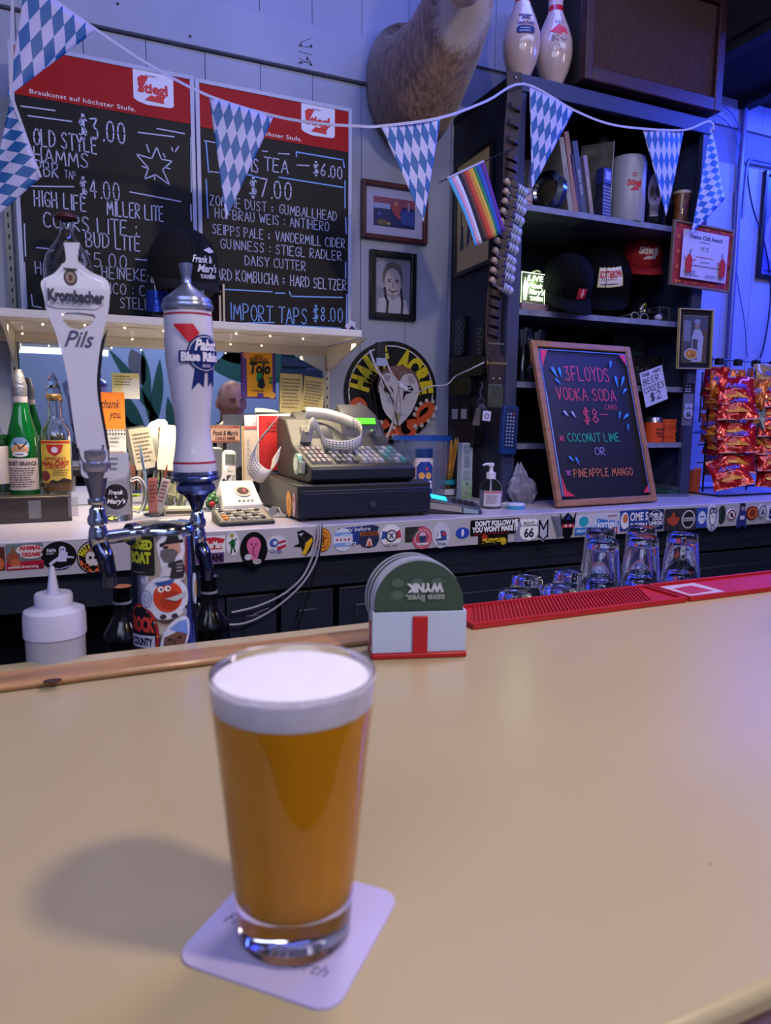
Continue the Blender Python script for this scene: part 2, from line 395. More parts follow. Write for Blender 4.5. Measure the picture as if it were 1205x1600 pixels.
# ================================================================ back counter
NAVY = mat('23283A', .42, noise=.15, ns=6, bump=.08, bs=30)
bc = thing('back_counter', 'long pale back counter on dark navy cupboards, its front edge covered in stickers', 'counter', (1.0, YE, 0))
part('worktop', MB().box(X0+.02-1, .012, CZ-.035, X1-.02-1, YW-YE-.004, CZ), mat('A9A4B4', .32, noise=.05, ns=5), bc, bevel=.003)
ZS = atY(600, 862, YE).z
part('front_edge', MB().box(X0+.02-1, 0, ZS, X1-.02-1, .012, CZ), mat('B4B0BE', .4, noise=.04, ns=9), bc, bevel=.0015)
part('cupboard_rail', MB().box(X0+.02-1, .03, ZS-.09, X1-.02-1, .06, ZS+.01), NAVY, bc, bevel=.003)
part('carcass', MB().box(X0+.02-1, .30, .02, X1-.02-1, .6, CZ-.04), mat('0C0D12', .7), bc)
xx = atY(352, 950, YE+.04).x-1
def cup_door(xa, xb, z0=.12, z1=None):
    z1 = ZS-.10 if z1 is None else z1
    dr = part('cupboard_door', MB().box(xa+.004, .04, z0, xb-.004, .06, z1), NAVY, bc, bevel=.003)
    part('door_panel', MB().box(xa+.05, .034, z0+.06, xb-.05, .041, z1-.05), NAVY, dr, bevel=.004)
xs = [xx, xx+.30, xx+.80, xx+1.28, xx+1.62]
xr = atY(1075, 900, YE+.04).x-1
part('cupboard_stile', MB().box(xx-.03, .045, .05, xx, .32, ZS-.05), NAVY, bc)
for a, b in ((xx, xx+.14), (xx+.145, xx+.30), (xx+.31, xx+.92), (xx+.93, xr-.02), (xr, xr+.6), (xr+.61, xr+1.2)): cup_door(a, b)
part('kickboard', MB().box(xx-.03, .08, 0, X1-1.02, .1, .1), BLACKM, bc)
part('side_panel', MB().box(X0-.98, .045, .05, -1.35, .32, ZS-.05), NAVY, bc)
for k in range(2): part('rail_groove', MB().box(xx+.3, .0285, ZS-.032-k*.03, X1-1.05, .031, ZS-.030-k*.03), BLACKM, bc)
# ---- stickers (parts of the counter edge)
SK = [0]
def sticker(x0, x1, y0, y1, shape, colr, items=(), label=None, rim=None):
    o, w_, h = wall_rect(x0, y0, x1, y1, YE)
    SK[0] += 1; mb = MB(); T = .0006+.00009*SK[0]
    if shape == 'r': pts = rrect(-w_/2, 0, w_/2, h, h*.06, 2)
    elif shape == 'e': pts = ell(0, h/2, w_/2, h/2, 32)
    elif shape == 'shield': pts = [(a*w_, b*h) for a, b in ((-.5,.3),(-.35,.08),(0,0),(.35,.08),(.5,.3),(.5,.55),(.42,.75),(.5,.92),(.3,1),(.12,.95),(0,1),(-.12,.95),(-.3,1),(-.5,.92),(-.42,.75),(-.5,.55))]
    else: pts = [((a-.5)*w_, b*h) for a, b in shape]
    mb.prism(pts, -T, 0)
    st = part('sticker', mb, mat(colr, .35), bc, label=label, recalc=True)
    st.location = (o.x-1, 0, o.z)
    if rim:
        s2 = .9; items = [('p', rim, [((a/w_)*s2+.5, (b/h-.5)*s2+.5) for a, b in pts])]+list(items)
    art(st, w_, h, items, y=-T, rough=.35)
W = 'E6E2EE'
def fig(c, c2=None):  # little abstract standing figure
    return [('e', c, .5, .72, .13, .16), ('p', c, [(.3,.15),(.7,.15),(.66,.6),(.34,.6)]), ('p', c, [(.15,.5),(.34,.6),(.36,.5),(.2,.38)]), ('p', c, [(.85,.5),(.66,.6),(.64,.5),(.8,.38)])]+([('r', c2, .3, .1, .44, .2), ('r', c2, .56, .1, .7, .2), ('e', c2, .46, .75, .03, .03), ('e', c2, .55, .75, .03, .03)] if c2 else [])
OWL = [('e','E8E0D0',.5,.5,.46,.46),('e','111111',.5,.5,.44,.44),('t','D8D020','HALF ACRE',.5,.80,.2,{'b':.05,'arc':.36,'w':.95}),('e','8A5A4A',.5,.52,.24,.27),('e','CFC8C8',.42,.46,.15,.22),('e','CFC8C8',.58,.46,.15,.22),
       ('e','111111',.42,.5,.05,.05),('e','111111',.58,.5,.05,.05),('l','D8602E',[(.12,.4),(.2,.25),(.32,.28),(.3,.16),(.42,.1)],.08),('l','D8602E',[(.88,.4),(.8,.25),(.68,.28),(.7,.16),(.58,.1)],.08)]
stk = [
 (-30,8,855,893,'r','5A2B22',[('e','C8643C',.75,.3,.2,.25),('e','203A6A',.5,.6,.3,.2)],'dark red sticker at the left end'),
 (9,68,849,890,'r','6B7A80',[('r','A51E3C',0,0,1,.33),('e','9A4A30',.18,.45,.16,.25),('e','B8603A',.25,.25,.13,.2),('p','8A5A40',[(.1,.6),(.2,.95),(.28,.6)]),('e','D8C8C8',.63,.75,.36,.2),('t','C22838','ANIMAL',.66,.83,.15,{'b':.05,'w':.6}),('e','D8C8C8',.68,.55,.3,.14),('t','C22838','DREAMS',.68,.58,.15,{'b':.05,'w':.5}),('t','F0E8F0','animal.dreaming',.45,.13,.1,{'w':.8}),('o','F0E8F0',.92,.13,.035,.07,.025)],'comic sticker with red bubble lettering'),
 (64,120,846,891,'e','0C0C12',[('t','D8D8F0','PAPA',.3,.7,.12,{'b':.03,'w':.26}),('g','B8B8D8',.15,.55,.42,.64,1),('e','C8C8EC',.6,.7,.1,.14),('p','C8C8EC',[(.45,.3),(.7,.3),(.75,.62),(.5,.62)]),('p','C8C8EC',[(.2,.25),(.3,.35),(.5,.5),(.45,.35),(.25,.18)]),('p','C8C8EC',[(.72,.5),(.92,.45),(.93,.4),(.72,.42)]),('l','9A9AC8',[(.2,.12),(.5,.05),(.8,.14)],.04),('e','15151C',.57,.73,.02,.03),('e','15151C',.64,.73,.02,.03)],'black oval sticker with pale cartoon figure'),
 (120,170,845,896,'e','0C0C10',OWL,'owl sticker with yellow lettering behind the left tap'),
 (306,352,838,864,'r',W,[('p','C82A3E',[(0,.2),(.9,.2),(.88,.45),(1,.8),(.6,.95),(0,.85)]),('t','F4F0F4','BeTheMan',.46,.5,.42,{'b':.03,'w':.86,'s':.3})],'red and white arrow sticker'),
 (306,350,864,880,'r','6A4A86',[('t','1A1020','FMAN!',.6,.5,.7,{'b':.05,'w':.7})],'small purple sticker'),
 (353,374,831,868,'e',W,[('e','B8A040',.45,.85,.14,.1),('e','2A7A4A',.5,.5,.2,.2),('l','1F5A3A',[(.35,.1),(.48,.5),(.68,.15)],.06),('l','1F5A3A',[(.2,.55),(.5,.6),(.8,.7)],.05)],'white oval sticker with green figure'),
 (375,418,831,886,'e','0B0B10',[('e','D86A9A',.5,.62,.26,.24),('p','D86A9A',[(.3,.45),(.42,.2),(.6,.2),(.7,.45)]),('l','70304E',[(.5,.6),(.46,.4),(.55,.3)],.03),('e','70304E',.42,.66,.03,.03),('e','70304E',.58,.66,.03,.03),('e','C8C8D8',.28,.3,.13,.09),('e','B0A8B0',.6,.16,.16,.08)],'black oval sticker with pink figure'),
 (417,448,837,864,'e','D8D4E4',[('p','B8304A',[(.5,.1),(.95,.3),(.98,.5),(.5,.35)]),('p','B8304A',[(.5,.5),(.98,.62),(.9,.75),(.5,.62)]),('e','3A5AB0',.35,.6,.22,.25),('e','D8D4E4',.4,.6,.1,.12),('t','3A4A9A','Chicago',.45,.15,.2,{'w':.6})],'oval sticker with red stripes and blue disc'),
 (458,490,828,869,[(0,.4),(.3,.5),(.2,.95),(.5,1),(.95,.75),(1,.55),(.85,.2),(.6,0),(.45,.15),(.4,.35)],'16161C',[('p','E0B020',[(.4,.1),(.6,.05),(.95,.55),(.9,.7),(.6,.5),(.55,.3)]),('p','C8C8D8',[(.25,.85),(.5,.9),(.4,.78)]),('l','3A3A48',[(.3,.8),(.6,.6),(.5,.4)],.04)],'black and yellow parrot sticker'),
 (493,517,825,862,'e','8A4A20',[('e','E09030',.5,.5,.46,.46),('e','7A3A18',.5,.5,.34,.34),('e','E09030',.5,.5,.3,.3),('l','7A3A18',[(.5,.3),(.5,.7)],.06),('l','7A3A18',[(.3,.45),(.7,.6)],.05)],'round orange seal sticker behind the cables'),
 (528,584,821,852,[(0,.9),(.6,.95),(1,1),(.98,.1),(.05,0)],'2A3E8A',[('t','D8DCF4','try before',.55,.82,.2,{'w':.7}),('t','D8DCF4','other',.25,.55,.2),('t','D8DCF4','very',.25,.35,.2),('t','D8DCF4','parts',.35,.14,.2)],'blue sticker with white words'),
 (520,551,825,861,'e','D4D8F0',[('r','7AA0E0',.08,.66,.92,.82),('r','7AA0E0',.08,.2,.92,.36)]+[('e','C83048',.2+.2*i,.51,.05,.05) for i in range(4)],'round sticker with pale blue bands and red stars'),
 (561,592,821,856,'shield','2A3050',[('r','B0603A',.03,.55,.97,.72),('t','201018','CARPENTERS',.5,.635,.12,{'b':.03,'w':.85}),('e','C8704A',.5,.25,.14,.18),('l','E8E0F0',[(.35,.1),(.5,.45),(.65,.1)],.04)],'shield sticker with brown band'),
 (594,628,820,854,'e',W,[('p','3A50A0',[(.03,.35),(.3,.4),(.3,.7),(.1,.75)]),('p','B03A50',[(.7,.35),(.97,.4),(.9,.78),(.7,.65)]),('e','2A2A3A',.5,.5,.26,.28),('e','D8D4E4',.5,.5,.2,.22),('l','2A2A3A',[(.42,.4),(.58,.62)],.05),('l','2A2A3A',[(.58,.4),(.42,.62)],.05),('t','2A2A3A','CHICAGO',.5,.1,.12,{'w':.6})],'round badge sticker between two flags'),
 (633,664,823,846,'r','30302E',[('p','46463E',[(.1,.2),(.6,.9),(.9,.5)])],'small dark camouflage sticker'),
 (644,675,823,858,'e','C85A70',[('e','D8C8D8',.5,.5,.38,.38),('e','B85068',.5,.5,.35,.35),('e','C8B8D0',.5,.62,.16,.15),('p','38406A',[(.3,.6),(.7,.6),(.62,.3),(.5,.22),(.38,.3)]),('r','D8C8D8',.2,.2,.8,.3)],'round pink sticker with bearded face'),
 (675,703,817,856,'e','C4C8DE',[('e','3A4A90',.55,.5,.25,.2),('p','E8E8F4',[(.3,.4),(.4,.75),(.5,.4)]),('p','C03A4A',[(.55,.5),(.8,.5),(.75,.6),(.55,.65)]),('r','3A4A90',.2,.32,.8,.38),('t','4A4A70','Trust',.5,.18,.14,{'w':.5})],'round sticker with a little boat'),
 (712,733,824,841,'e','2A48B8',[('p','E8E8F8',[(.42,.2),(.5,.15),(.6,.4),(.58,.8),(.45,.85),(.4,.5)])],'small blue oval sticker with white shape'),
 (747,793,834,852,'r','1A1612',[('e','C8A030',.85,.3,.1,.3),('e','A83828',.2,.7,.1,.3),('t','E8C820','gumgum',.5,.55,.5,{'b':.02,'w':.8,'s':.3})],'black sticker with yellow script'),
 (735,811,811,835,'r','0B0B10',[('t','F0EEF8',"DON'T FOLLOW ME",.53,.76,.3,{'b':.06,'w':.88}),('t','F0EEF8',"YOU WON'T MAKE IT",.5,.38,.32,{'b':.06,'w':.95}),('g','C02030',.06,.04,.97,.14,1)],'black bumper sticker with white capitals'),
 (805,830,815,846,'r','8A8CA8',[],'plain grey sticker edge'),
 (812,840,811,844,'shield','F0EEF6',[('t','20203A','66',.5,.36,.4,{'b':.03,'w':.55}),('l','20203A',[(.08,.7),(.92,.7)],.03),('t','20203A','ROUTE',.5,.82,.14,{'w':.6})],'white shield road sticker'),
 (840,857,807,846,[(0,1),(.5,.75),(1,1),(1,.25),(.5,0),(0,.25)],'B8BCD4',[('l','14141C',[(.12,.2),(.12,.85),(.5,.5),(.88,.85),(.88,.2)],.07),('l','14141C',[(.15,.25),(.5,.07),(.85,.25)],.05)],'chevron sticker with a black letter'),
 (858,880,806,840,[(.1,1),(1,.95),(1,.1),(.6,0)],'6E7288',[('l','4A4E66',[(.2,.95),(.7,.1)],.04)],'grey folded paper sticker'),
 (874,899,801,844,[(0,1),(.15,.75),(.25,.85),(.5,1),(.75,.85),(.85,.75),(1,1),(.95,.6),(.85,.5),(.8,.2),(.5,0),(.2,.2),(.15,.5),(.05,.6)],'0C0C14',[('r','C02A40',.15,.46,.85,.6),('e','E8E4F0',.36,.53,.08,.04),('e','E8E4F0',.64,.53,.08,.04),('p','2A3A80',[(.3,.75),(.5,.95),(.7,.75)])],'black bearded face sticker with red glasses'),
 (898,924,806,835,'r','C8C8E0',[('e','2AA0B8',.5,.7,.28,.28),('r','2A70C8',0,0,1,.38),('t','E0F0F8','BREWERY',.5,.2,.16,{'w':.8})],'pale sticker with teal disc'),
 (924,968,803,835,'r','C4C6E0',[('p','3A7AD0',[(.05,.35),(.9,.3),(.98,.6),(.2,.8)]),('t','E8ECFC','Norrigan',.5,.54,.34,{'b':.03,'w':.8}),('e','B02A3A',.3,.15,.15,.1),('t','B02A3A','21',.8,.18,.3,{'b':.04}),('g','B84050',.55,.85,.95,.97,1)],'blue and white script sticker'),
 (968,1012,797,828,'r','24429A',[('e','E8E4F4',.16,.5,.14,.42),('e','C87850',.18,.6,.09,.22),('t','E8E4F4','OME S',.66,.68,.4,{'b':.03,'w':.64}),('t','E8E4F4','UNION',.6,.2,.28,{'b':.05,'w':.7})],'dark blue home union sticker'),
 (1011,1036,796,827,'r','1A2A5A',[('o','D8DCF4',.5,.55,.46,.4,.03),('t','E8E8FA','THIS IS',.5,.74,.17,{'b':.05,'w':.8}),('t','E8E8FA','LOCAL',.6,.55,.16,{'b':.05,'w':.6}),('t','E8E8FA','UNION',.5,.33,.17,{'b':.05,'w':.8})],'navy sticker with white block words'),
 (1038,1064,795,829,'r','34303A',[('p','B04A38',[(.2,.35),(.1,.6),(.3,.6),(.5,.9),(.65,.6),(.9,.6),(.78,.35),(.55,.2)])],'dark sticker with red leaf'),
 (1062,1087,794,828,'r','38383E',[('e','C8C8D4',.5,.5,.42,.42),('e','2A2A30',.5,.5,.34,.36),('r','C8C8D4',.1,.42,.9,.58),('t','2A2A30','BRASS',.5,.5,.1,{'w':.7})],'dark sticker with round emblem'),
 (1087,1104,793,824,'r','3452B0',[('e','D0D8F4',.5,.5,.35,.32),('e','3452B0',.4,.55,.07,.05),('e','3452B0',.6,.55,.07,.05)],'blue sticker with white animal head'),
 (1103,1122,788,830,'e','C8CCE4',[('o','50588A',.5,.55,.3,.3,.03),('e','E8E8F4',.5,.5,.18,.25),('e','30386A',.43,.55,.04,.03),('e','30386A',.57,.55,.04,.03),('o','50588A',.35,.78,.14,.1,.03),('o','50588A',.65,.78,.14,.1,.03),('o','50588A',.5,.15,.14,.1,.03)],'white oval sticker with line-drawn face'),
 (1122,1133,790,818,'e','26302E',[('o','60706A',.5,.5,.36,.4,.04)],'narrow dark oval sticker'),
 (1135,1149,796,813,'e',W,[('o','B03048',.5,.5,.42,.42,.1),('l','B03048',[(.25,.75),(.75,.25)],.1),('e','30303A',.5,.5,.15,.2)],'small round sticker with red bar'),
 (1150,1167,786,825,[(.3,1),(.7,1),(.7,.7),(.9,.6),(.9,.3),(1,0),(.6,.1),(.1,0),(.1,.35),(.3,.6)],'2E3A78',[('e','9A8A90',.5,.8,.15,.1),('r','16161C',.3,.88,.72,.95),('r','D8D8EC',.3,.35,.7,.5)],'blue figure sticker'),
 (1165,1184,791,812,'e','6A2418',[('e','D07040',.5,.5,.4,.4),('e','8A3A20',.5,.5,.25,.28)],'dark red oval seal sticker'),
 (1184,1197,788,810,'e','C4C6D8',[('o','50587A',.5,.5,.4,.42,.06),('p','50587A',[(.3,.3),(.5,.75),(.7,.3)])],'pale round sticker'),
 (1198,1240,790,812,'r','D8D6EA',[('t','1E2A66','Saint',.45,.5,.62,{'b':.07,'w':.8}),('g','3A4A8A',.05,.86,.9,.98,1)],'white sticker with bold navy letters'),
]
for s in stk: sticker(*s[:6], s[6], s[7])
ds = MB().ribbon([(0, 0), (.035, -.028), (.03, -.005)], .004, 0)
o, _, _ = wall_rect(834, 838, 856, 862, YE)
part('loose_sticker_backing', MB().prism([(0, .035), (.045, .03), (.04, -.005), (.034, .018)], -.004, -.003), THIN, bc, recalc=True).location = (o.x-1-.02, 0, o.z)

# ================================================================ mirror and shelf
mr = [atY(28, 527, MIR), atY(506, 547, MIR)]
mt = thing('wall_mirror', 'wide frameless mirror behind the back counter, under the lit shelf', 'mirror', ((mr[0].x+mr[1].x)/2, MIR, CZ))
hw = (mr[1].x-mr[0].x)/2; mh = 1.578-CZ
part('glass', MB().box(-hw, 0, .002, hw, .004, mh), mat('D0D8E4', .015, 1), mt)
part('backing', MB().box(-hw, .0045, .002, hw, .009, mh), BLACKM, mt)
SF = atY(320, 512, 2.0)
SYF = (SZ-1.353)/(ray(320, 513).z/ray(320, 513).y)
sx0, sx1 = -.75, atY(566, 520, SYF).x
sh = thing('wall_shelf', 'white wall shelf on metal brackets above the mirror, lit from below', 'shelf', ((sx0+sx1)/2, YW, SZ))
SHX = (sx0+sx1)/2
part('board', MB().box(sx0-SHX, SYF-YW, 0, sx1-SHX, -.004, .022), mat('D4CFCB', .4, noise=.04, ns=7), sh, bevel=.003)
part('back_cleat', MB().box(sx0-SHX, -.03, -.03, sx1-SHX, -.004, 0), mat('D8CFC0', .5), sh)
for px in (25, 508):
    xb = atY(px, 600, YW).x-SHX
    br = part('bracket', MB().hexa([(xb-.002, -.03, -.085), (xb+.002, -.03, -.085), (xb+.002, -.032, -.085), (xb-.002, -.032, -.085), (xb-.006, -.38, -.003), (xb+.006, -.38, -.003), (xb+.006, -.02, -.003), (xb-.006, -.02, -.003)]), mat('CFC7B4', .4), sh)
    up = MB().box(xb-.009, -.022, -.35 if px > 100 else -.30, xb+.009, -.004, -.001)
    ur = part('upright', up, mat('BDB6A6', .35, .4), sh)
    sl = MB()
    for k in range(9): sl.box(xb-.002, -.0228, -.04-k*.032-.01, xb+.002, -.0218, -.04-k*.032)
    part('slot', sl, BLACKM, ur)
xb = atY(16, 400, YW-.02).x-SHX
ur = part('upright', MB().box(xb-.009, -.022, .024, xb+.009, -.004, .42), mat('6F6A62', .35, .4), sh)
sl = MB()
for k in range(12): sl.box(xb-.002, -.0228, .05+k*.03, xb+.002, -.0218, .062+k*.03)
part('slot', sl, BLACKM, ur)
# fairy lights under the shelf edge
fl = thing('fairy_lights', 'thin string of tiny warm fairy lights clipped under the wall shelf', 'string lights', (SHX, SYF+.03, SZ-.006))
pts = [(sx0-SHX+.1+i*.05, .005*sin(i*1.7), .002*cos(i*2.3)) for i in range(int((sx1-sx0-.15)/.05))]
part('wire', MB().tube(pts, .0009, 5), mat('B8A890'), fl)
bulbm = mat('FFE6B0', em=9)
for i, p in enumerate(pts):
    if i % 2 == 0: part('bulb', MB().sphere((p[0], p[1]-.004, p[2]-.003), .0026, 8, 5), bulbm, fl)
pts2 = [(-.35+i*.05, .26+.004*sin(i*1.3), -.003) for i in range(19)]
part('wire', MB().tube(pts2, .0009, 5), mat('B8A890'), fl)
for p in pts2[::2]: part('bulb', MB().sphere((p[0], p[1], p[2]-.003), .0026, 8, 5), bulbm, fl)

# ================================================================ menu boards
CH = 'B9BEDF'; CHB = '7FA6E6'
def menu_board(x0, x1, yt, yb, label):
    yc = 2.3
    l = atY(x0, (yt[0]+yb[0])/2, yc); r = atY(x1, (yt[1]+yb[1])/2, yc)
    zt = (atY(x0, yt[0], yc).z+atY(x1, yt[1], yc).z)/2; zb = SZ+.0225
    t = thing('menu_board', label, 'menu board', ((l.x+r.x)/2, yc, zb)); w_ = r.x-l.x; h = zt-zb
    part('panel', MB().box(-w_/2+.004, 0, .004, w_/2-.004, .008, h-.004), mat('07070C', .5, noise=.3, ns=7, spec=.25), t)
    f = .012
    fr = mat('A9ADC8', .35)
    for b in ((-w_/2, 0, -w_/2+f, h), (w_/2-f, 0, w_/2, h), (-w_/2+f, 0, w_/2-f, f), (-w_/2+f, h-f, w_/2-f, h)):
        part('frame_side', MB().box(b[0], -.004, b[1], b[2], .01, b[3]), fr, t, bevel=.001)
    hz = h-.135
    hd = part('header', MB().box(-w_/2+f, -.0012, hz, w_/2-f, -.0002, h-f), mat('9C0812', .5, spec=.2), t)
    # white crest with logo
    lw, lx = .112, w_/2-.115
    crest = [(lx-lw/2, h-.009), (lx-lw/2, hz+.045), (lx-lw/2+.01, hz+.038), (lx-.02, hz+.032), (lx+lw/2-.008, hz+.034), (lx+lw/2, hz+.04), (lx+lw/2, h-.009)]
    cr = part('crest', MB().prism(crest, -.0022, -.0013), mat('D2D2E6', .4), t, recalc=True)
    art(cr, lw, .1, [('t', 'C1121C', 'Stiegl', .48, .48, .26, {'b': .045, 'w': .74, 'rot': .02}), ('p', 'C1121C', [(.08,.34),(.2,.4),(.38,.78),(.2,.8),(.1,.7),(.14,.42)]), ('p', 'C1121C', [(.28,.14),(.75,.12),(.75,.34),(.68,.3),(.6,.33),(.52,.27),(.44,.3),(.36,.23)]), ('g', 'A06070', .3, .78, .65, .84, 1)], y=-.0024, x0=lx-lw/2, z0=hz+.03)
    ht = art(hd, w_, .14, [('t', 'D8C8CC', 'Braukunst auf h\u00f6chster Stufe.', .38, .1, .085, {'b': .015, 'w': .56, 'sp': 1.1})], y=-.0016, z0=hz)
    return t, w_, h, hz
t, w_, h, hz = menu_board(22, 307, (62, 122), (480, 507), 'left menu board with red header and chalked beer list from $3.00 to $5.00')
def ck(u0, py, txt, u1, hh, c=CH, wg=.085):
    """chalk a line: px start, px baseline, px end, px height"""
    p = atY(u0, py, 2.3); q = atY(u1, py, 2.3)
    x_, z_ = p.x-t.location.x, p.z-t.location.z
    hm = hh/485.0
    sl = 0
    return (txt, x_, z_, hm, q.x-p.x, c, wg)
def write(lines, t):
    by = {}
    for (txt, x_, z_, hm, wd, c, wg) in lines:
        chalk(by.setdefault(c, MB()), txt, x_, z_, hm, -.0012, wg, width=wd)
    for c, mb in by.items(): part('lettering', mb, mat(c, .8), t)
def strokes(lst, t, c, w_=.004):
    mb = MB()
    for P in lst:
        Q = []
        for a, b in P: p = atY(a, b, 2.3); Q.append((p.x-t.location.x, p.z-t.location.z))
        mb.ribbon(Q, w_, -.0012)
    part('chalk_line', mb, mat(c, .8), t)
write([ck(124, 214, '$3.00', 198, 28, wg=.07), ck(53, 226, 'OLD STYLE', 152, 21), ck(54, 252, 'HAMMS', 139, 19), ck(56, 274, 'PBR', 92, 20), ck(101, 278, 'TAP', 119, 10),
       ck(126, 306, '$4.00', 189, 24, wg=.07), ck(54, 321, 'HIGH LIFE', 135, 20), ck(168, 336, 'MILLER LITE', 256, 20), ck(68, 355, 'COORS LITE :', 215, 20), ck(135, 385, 'BUD LITE', 220, 20),
       ck(120, 414, ' $5.00', 200, 19, wg=.07), ck(56, 428, 'H', 66, 16), ck(134, 432, 'L  HEINEKEN', 240, 16), ck(120, 455, 'PACIFICO : CO', 238, 15), ck(188, 481, 'STELLA', 244, 15)], t)
strokes([[(33, 166), (86, 173)], [(44, 181), (112, 190)], [(216, 207), (272, 214)], [(245, 201), (288, 209)], [(48, 291), (115, 292)], [(203, 300), (282, 315)], [(57, 387), (80, 389)], [(212, 405), (250, 409)],
         [(213, 241), (237, 248), (245, 230), (252, 249), (269, 252), (254, 265), (265, 289), (243, 273), (226, 280), (232, 263), (213, 241)], [(229, 226), (233, 238)], [(279, 229), (274, 237)], [(268, 231), (270, 236)], [(222, 260), (230, 263)],
         [(258, 262), (266, 264)], [(241, 275), (242, 281)], [(255, 240), (258, 246)], [(49, 460), (51, 478), (65, 481)], [(38, 350), (40, 400)], [(38, 410), (42, 480)], [(298, 215), (299, 300)], [(298, 320), (299, 345)]], t, CH, .0035)
T2 = menu_board(309, 549, (124, 169), (508, 517), 'right menu board with red header and chalked list ending in import taps')
t = T2[0]
write([ck(345, 262, 'LONG IS', 404, 20), ck(413, 266, 'TEA', 450, 19), ck(490, 273, '$6.00', 536, 18, wg=.1),
       ck(390, 305, '$7.00', 457, 26, wg=.075), ck(328, 320, 'ZOMBIE DUST & GUMBALLHEAD', 526, 14), ck(336, 340, 'HOFBRAU WEIS : ANTIHERO', 514, 14), ck(332, 365, 'SEIPPS PALE & VANDERMILL CIDER', 539, 14),
       ck(345, 388, 'GUINNESS : STIEGL RADLER', 534, 14), ck(383, 414, 'DAISY CUTTER', 478, 14), ck(330, 436, 'HARD KOMBUCHA & HARD SELTZER', 541, 16)], t)
write([ck(360, 499, 'IMPORT TAPS', 480, 24, CHB, .07), ck(489, 501, '$8.00', 537, 22, CHB, .07)], t)
strokes([[(346, 452), (425, 456)], [(430, 458), (445, 458)], [(452, 456), (455, 463), (535, 465)], [(372, 505), (428, 504)], [(445, 508), (532, 513)], [(463, 237), (463, 245)], [(465, 238), (536, 250), (538, 262)],
         [(436, 277), (536, 293)], [(380, 271), (406, 278)], [(539, 283), (539, 325)], [(540, 340), (541, 365)], [(540, 410), (540, 435)], [(322, 222), (326, 270)], [(322, 280), (325, 340)], [(542, 460), (541, 510)]], t, CHB, .004)
strokes([[(464, 258), (483, 259)], [(319, 220), (336, 223)], [(410, 236), (418, 237)], [(435, 240), (452, 241)], [(325, 268), (345, 270)]], t, CH, .003)
# ================================================================ things on the back counter
def card(name, label, cat, x0, y0, x1, y1, Y, colr, items=(), tilt=0, th=.0012, group=None, rough=.6, lean=0, em=0, seed=1):
    o, w_, h = wall_rect(x0, y0, x1, y1, Y)
    t = thing(name, label, cat, o, (lean, tilt, 0), group)
    part('sheet', MB().box(-w_/2, 0, 0, w_/2, th, h), mat(colr, rough), t)
    art(t, w_, h, list(items), y=-.0003, seed=seed, rough=rough)
    return t
def bottle(name, label, px, py, pt, prof, m, Y=None, z=None, group=None):
    p = atZ(px, py, z) if Y is None else atY(px, py, Y)
    if Y is not None: p.z = z
    t = thing(name, label, 'bottle', p, group=group); part('body', MB().lathe(prof, 32), m, t); return t
# riser under the bottles
ry = 2.13; rz = .048
rp = atZ(0, 817, CZ)
xl, xr = -.45, atZ(113, 815, CZ).x
t = thing('bottle_riser', 'low dark brown wooden riser the liquor bottles stand on', 'riser', ((xl+xr)/2, atZ(60, 816, CZ).y, CZ))
RY = t.location.y
rz = atY(60, 776, RY).z-CZ
part('board', MB().box(-(xr-xl)/2, 0, 0, (xr-xl)/2, .26, rz), mat('3A322E', .3, noise=.25, ns=20, stretch=(1, 1, 6), coat=.3), t, bevel=.002)
part('tape_patch', MB().box(-.03+.15, -.001, .01, .0+.15, 0, rz-.01).box(.215, -.001, .012, .24, 0, rz-.004), mat('B8B8BC', .25, alpha=.35), t)
GT = CZ+rz
def prof_bottle(R, H, neck=.013, sh=.62, nk=.78):
    return [(0, 0), (R*.92, 0), (R, .006), (R, H*sh*.9), (R*.93, H*sh), (R*.6, H*(sh+nk)/2), (neck*1.1, H*nk), (neck, H*.98), (neck*1.15, H*.985), (neck*1.15, H), (0, H)]
# green liqueur bottle
Yb = RY+.10
def bx(px): return atY(px, 700, Yb).x
def hz(px, py, Y=None): return atY(px, py, Y or Yb).z
R = (bx(61)-bx(11))/2
Hn = hz(33, 622)-GT
t = thing('liquor_bottle', 'green liqueur bottle with cream label and a globe emblem', 'bottle', (bx(36), Yb, GT))
part('body', MB().lathe([(0, 0), (R*.95, 0), (R, .008), (R, Hn*.50), (R*.92, Hn*.64), (R*.55, Hn*.86), (.017, Hn*.97), (.0165, Hn)], 36), mat('0E7A34', .06, trans=.55, ior=1.3, coat=.5), t)
part('foil_neck', MB().lathe([(.0178, Hn-.012), (.0182, Hn), (.0182, Hn+.004), (0, Hn+.004)], 20), mat('B9AEB8', .3), t)
part('capsule', MB().lathe([(.0175, Hn), (.019, Hn+.03), (.014, Hn+.055), (.008, Hn+.075), (0, Hn+.076)], 14), mat('8E909C', .25, .6, bump=.6, bs=90), t)
wr = lambda RR: (lambda x, y, z: ((RR-y)*sin(x/RR), -(RR-y)*cos(x/RR), z))
def wrap_at(RR, rot=0): return lambda x, y, z: ((RR-y)*sin(x/RR+rot), -(RR-y)*cos(x/RR+rot), z)
lb = part('label', MB().prism(rrect(-R*1.25, .012, R*1.25, hz(36, 715)-GT, .002), -.0008, 0), mat('D9C6BC', .6), t, cut=.012, remap=wrap_at(R+.0004, -.15), recalc=True)
LH = hz(36, 715)-GT-.012
art(lb, R*2.5, LH, [('t', '2A201E', 'FERNET-BRANCA', .5, .84, .13, {'b': .03, 'w': .86}), ('g', '4A3A38', .1, .08, .9, .72, 9)], y=-.0009, z0=.012, cut=.01, remap=wrap_at(R+.0006, -.15))
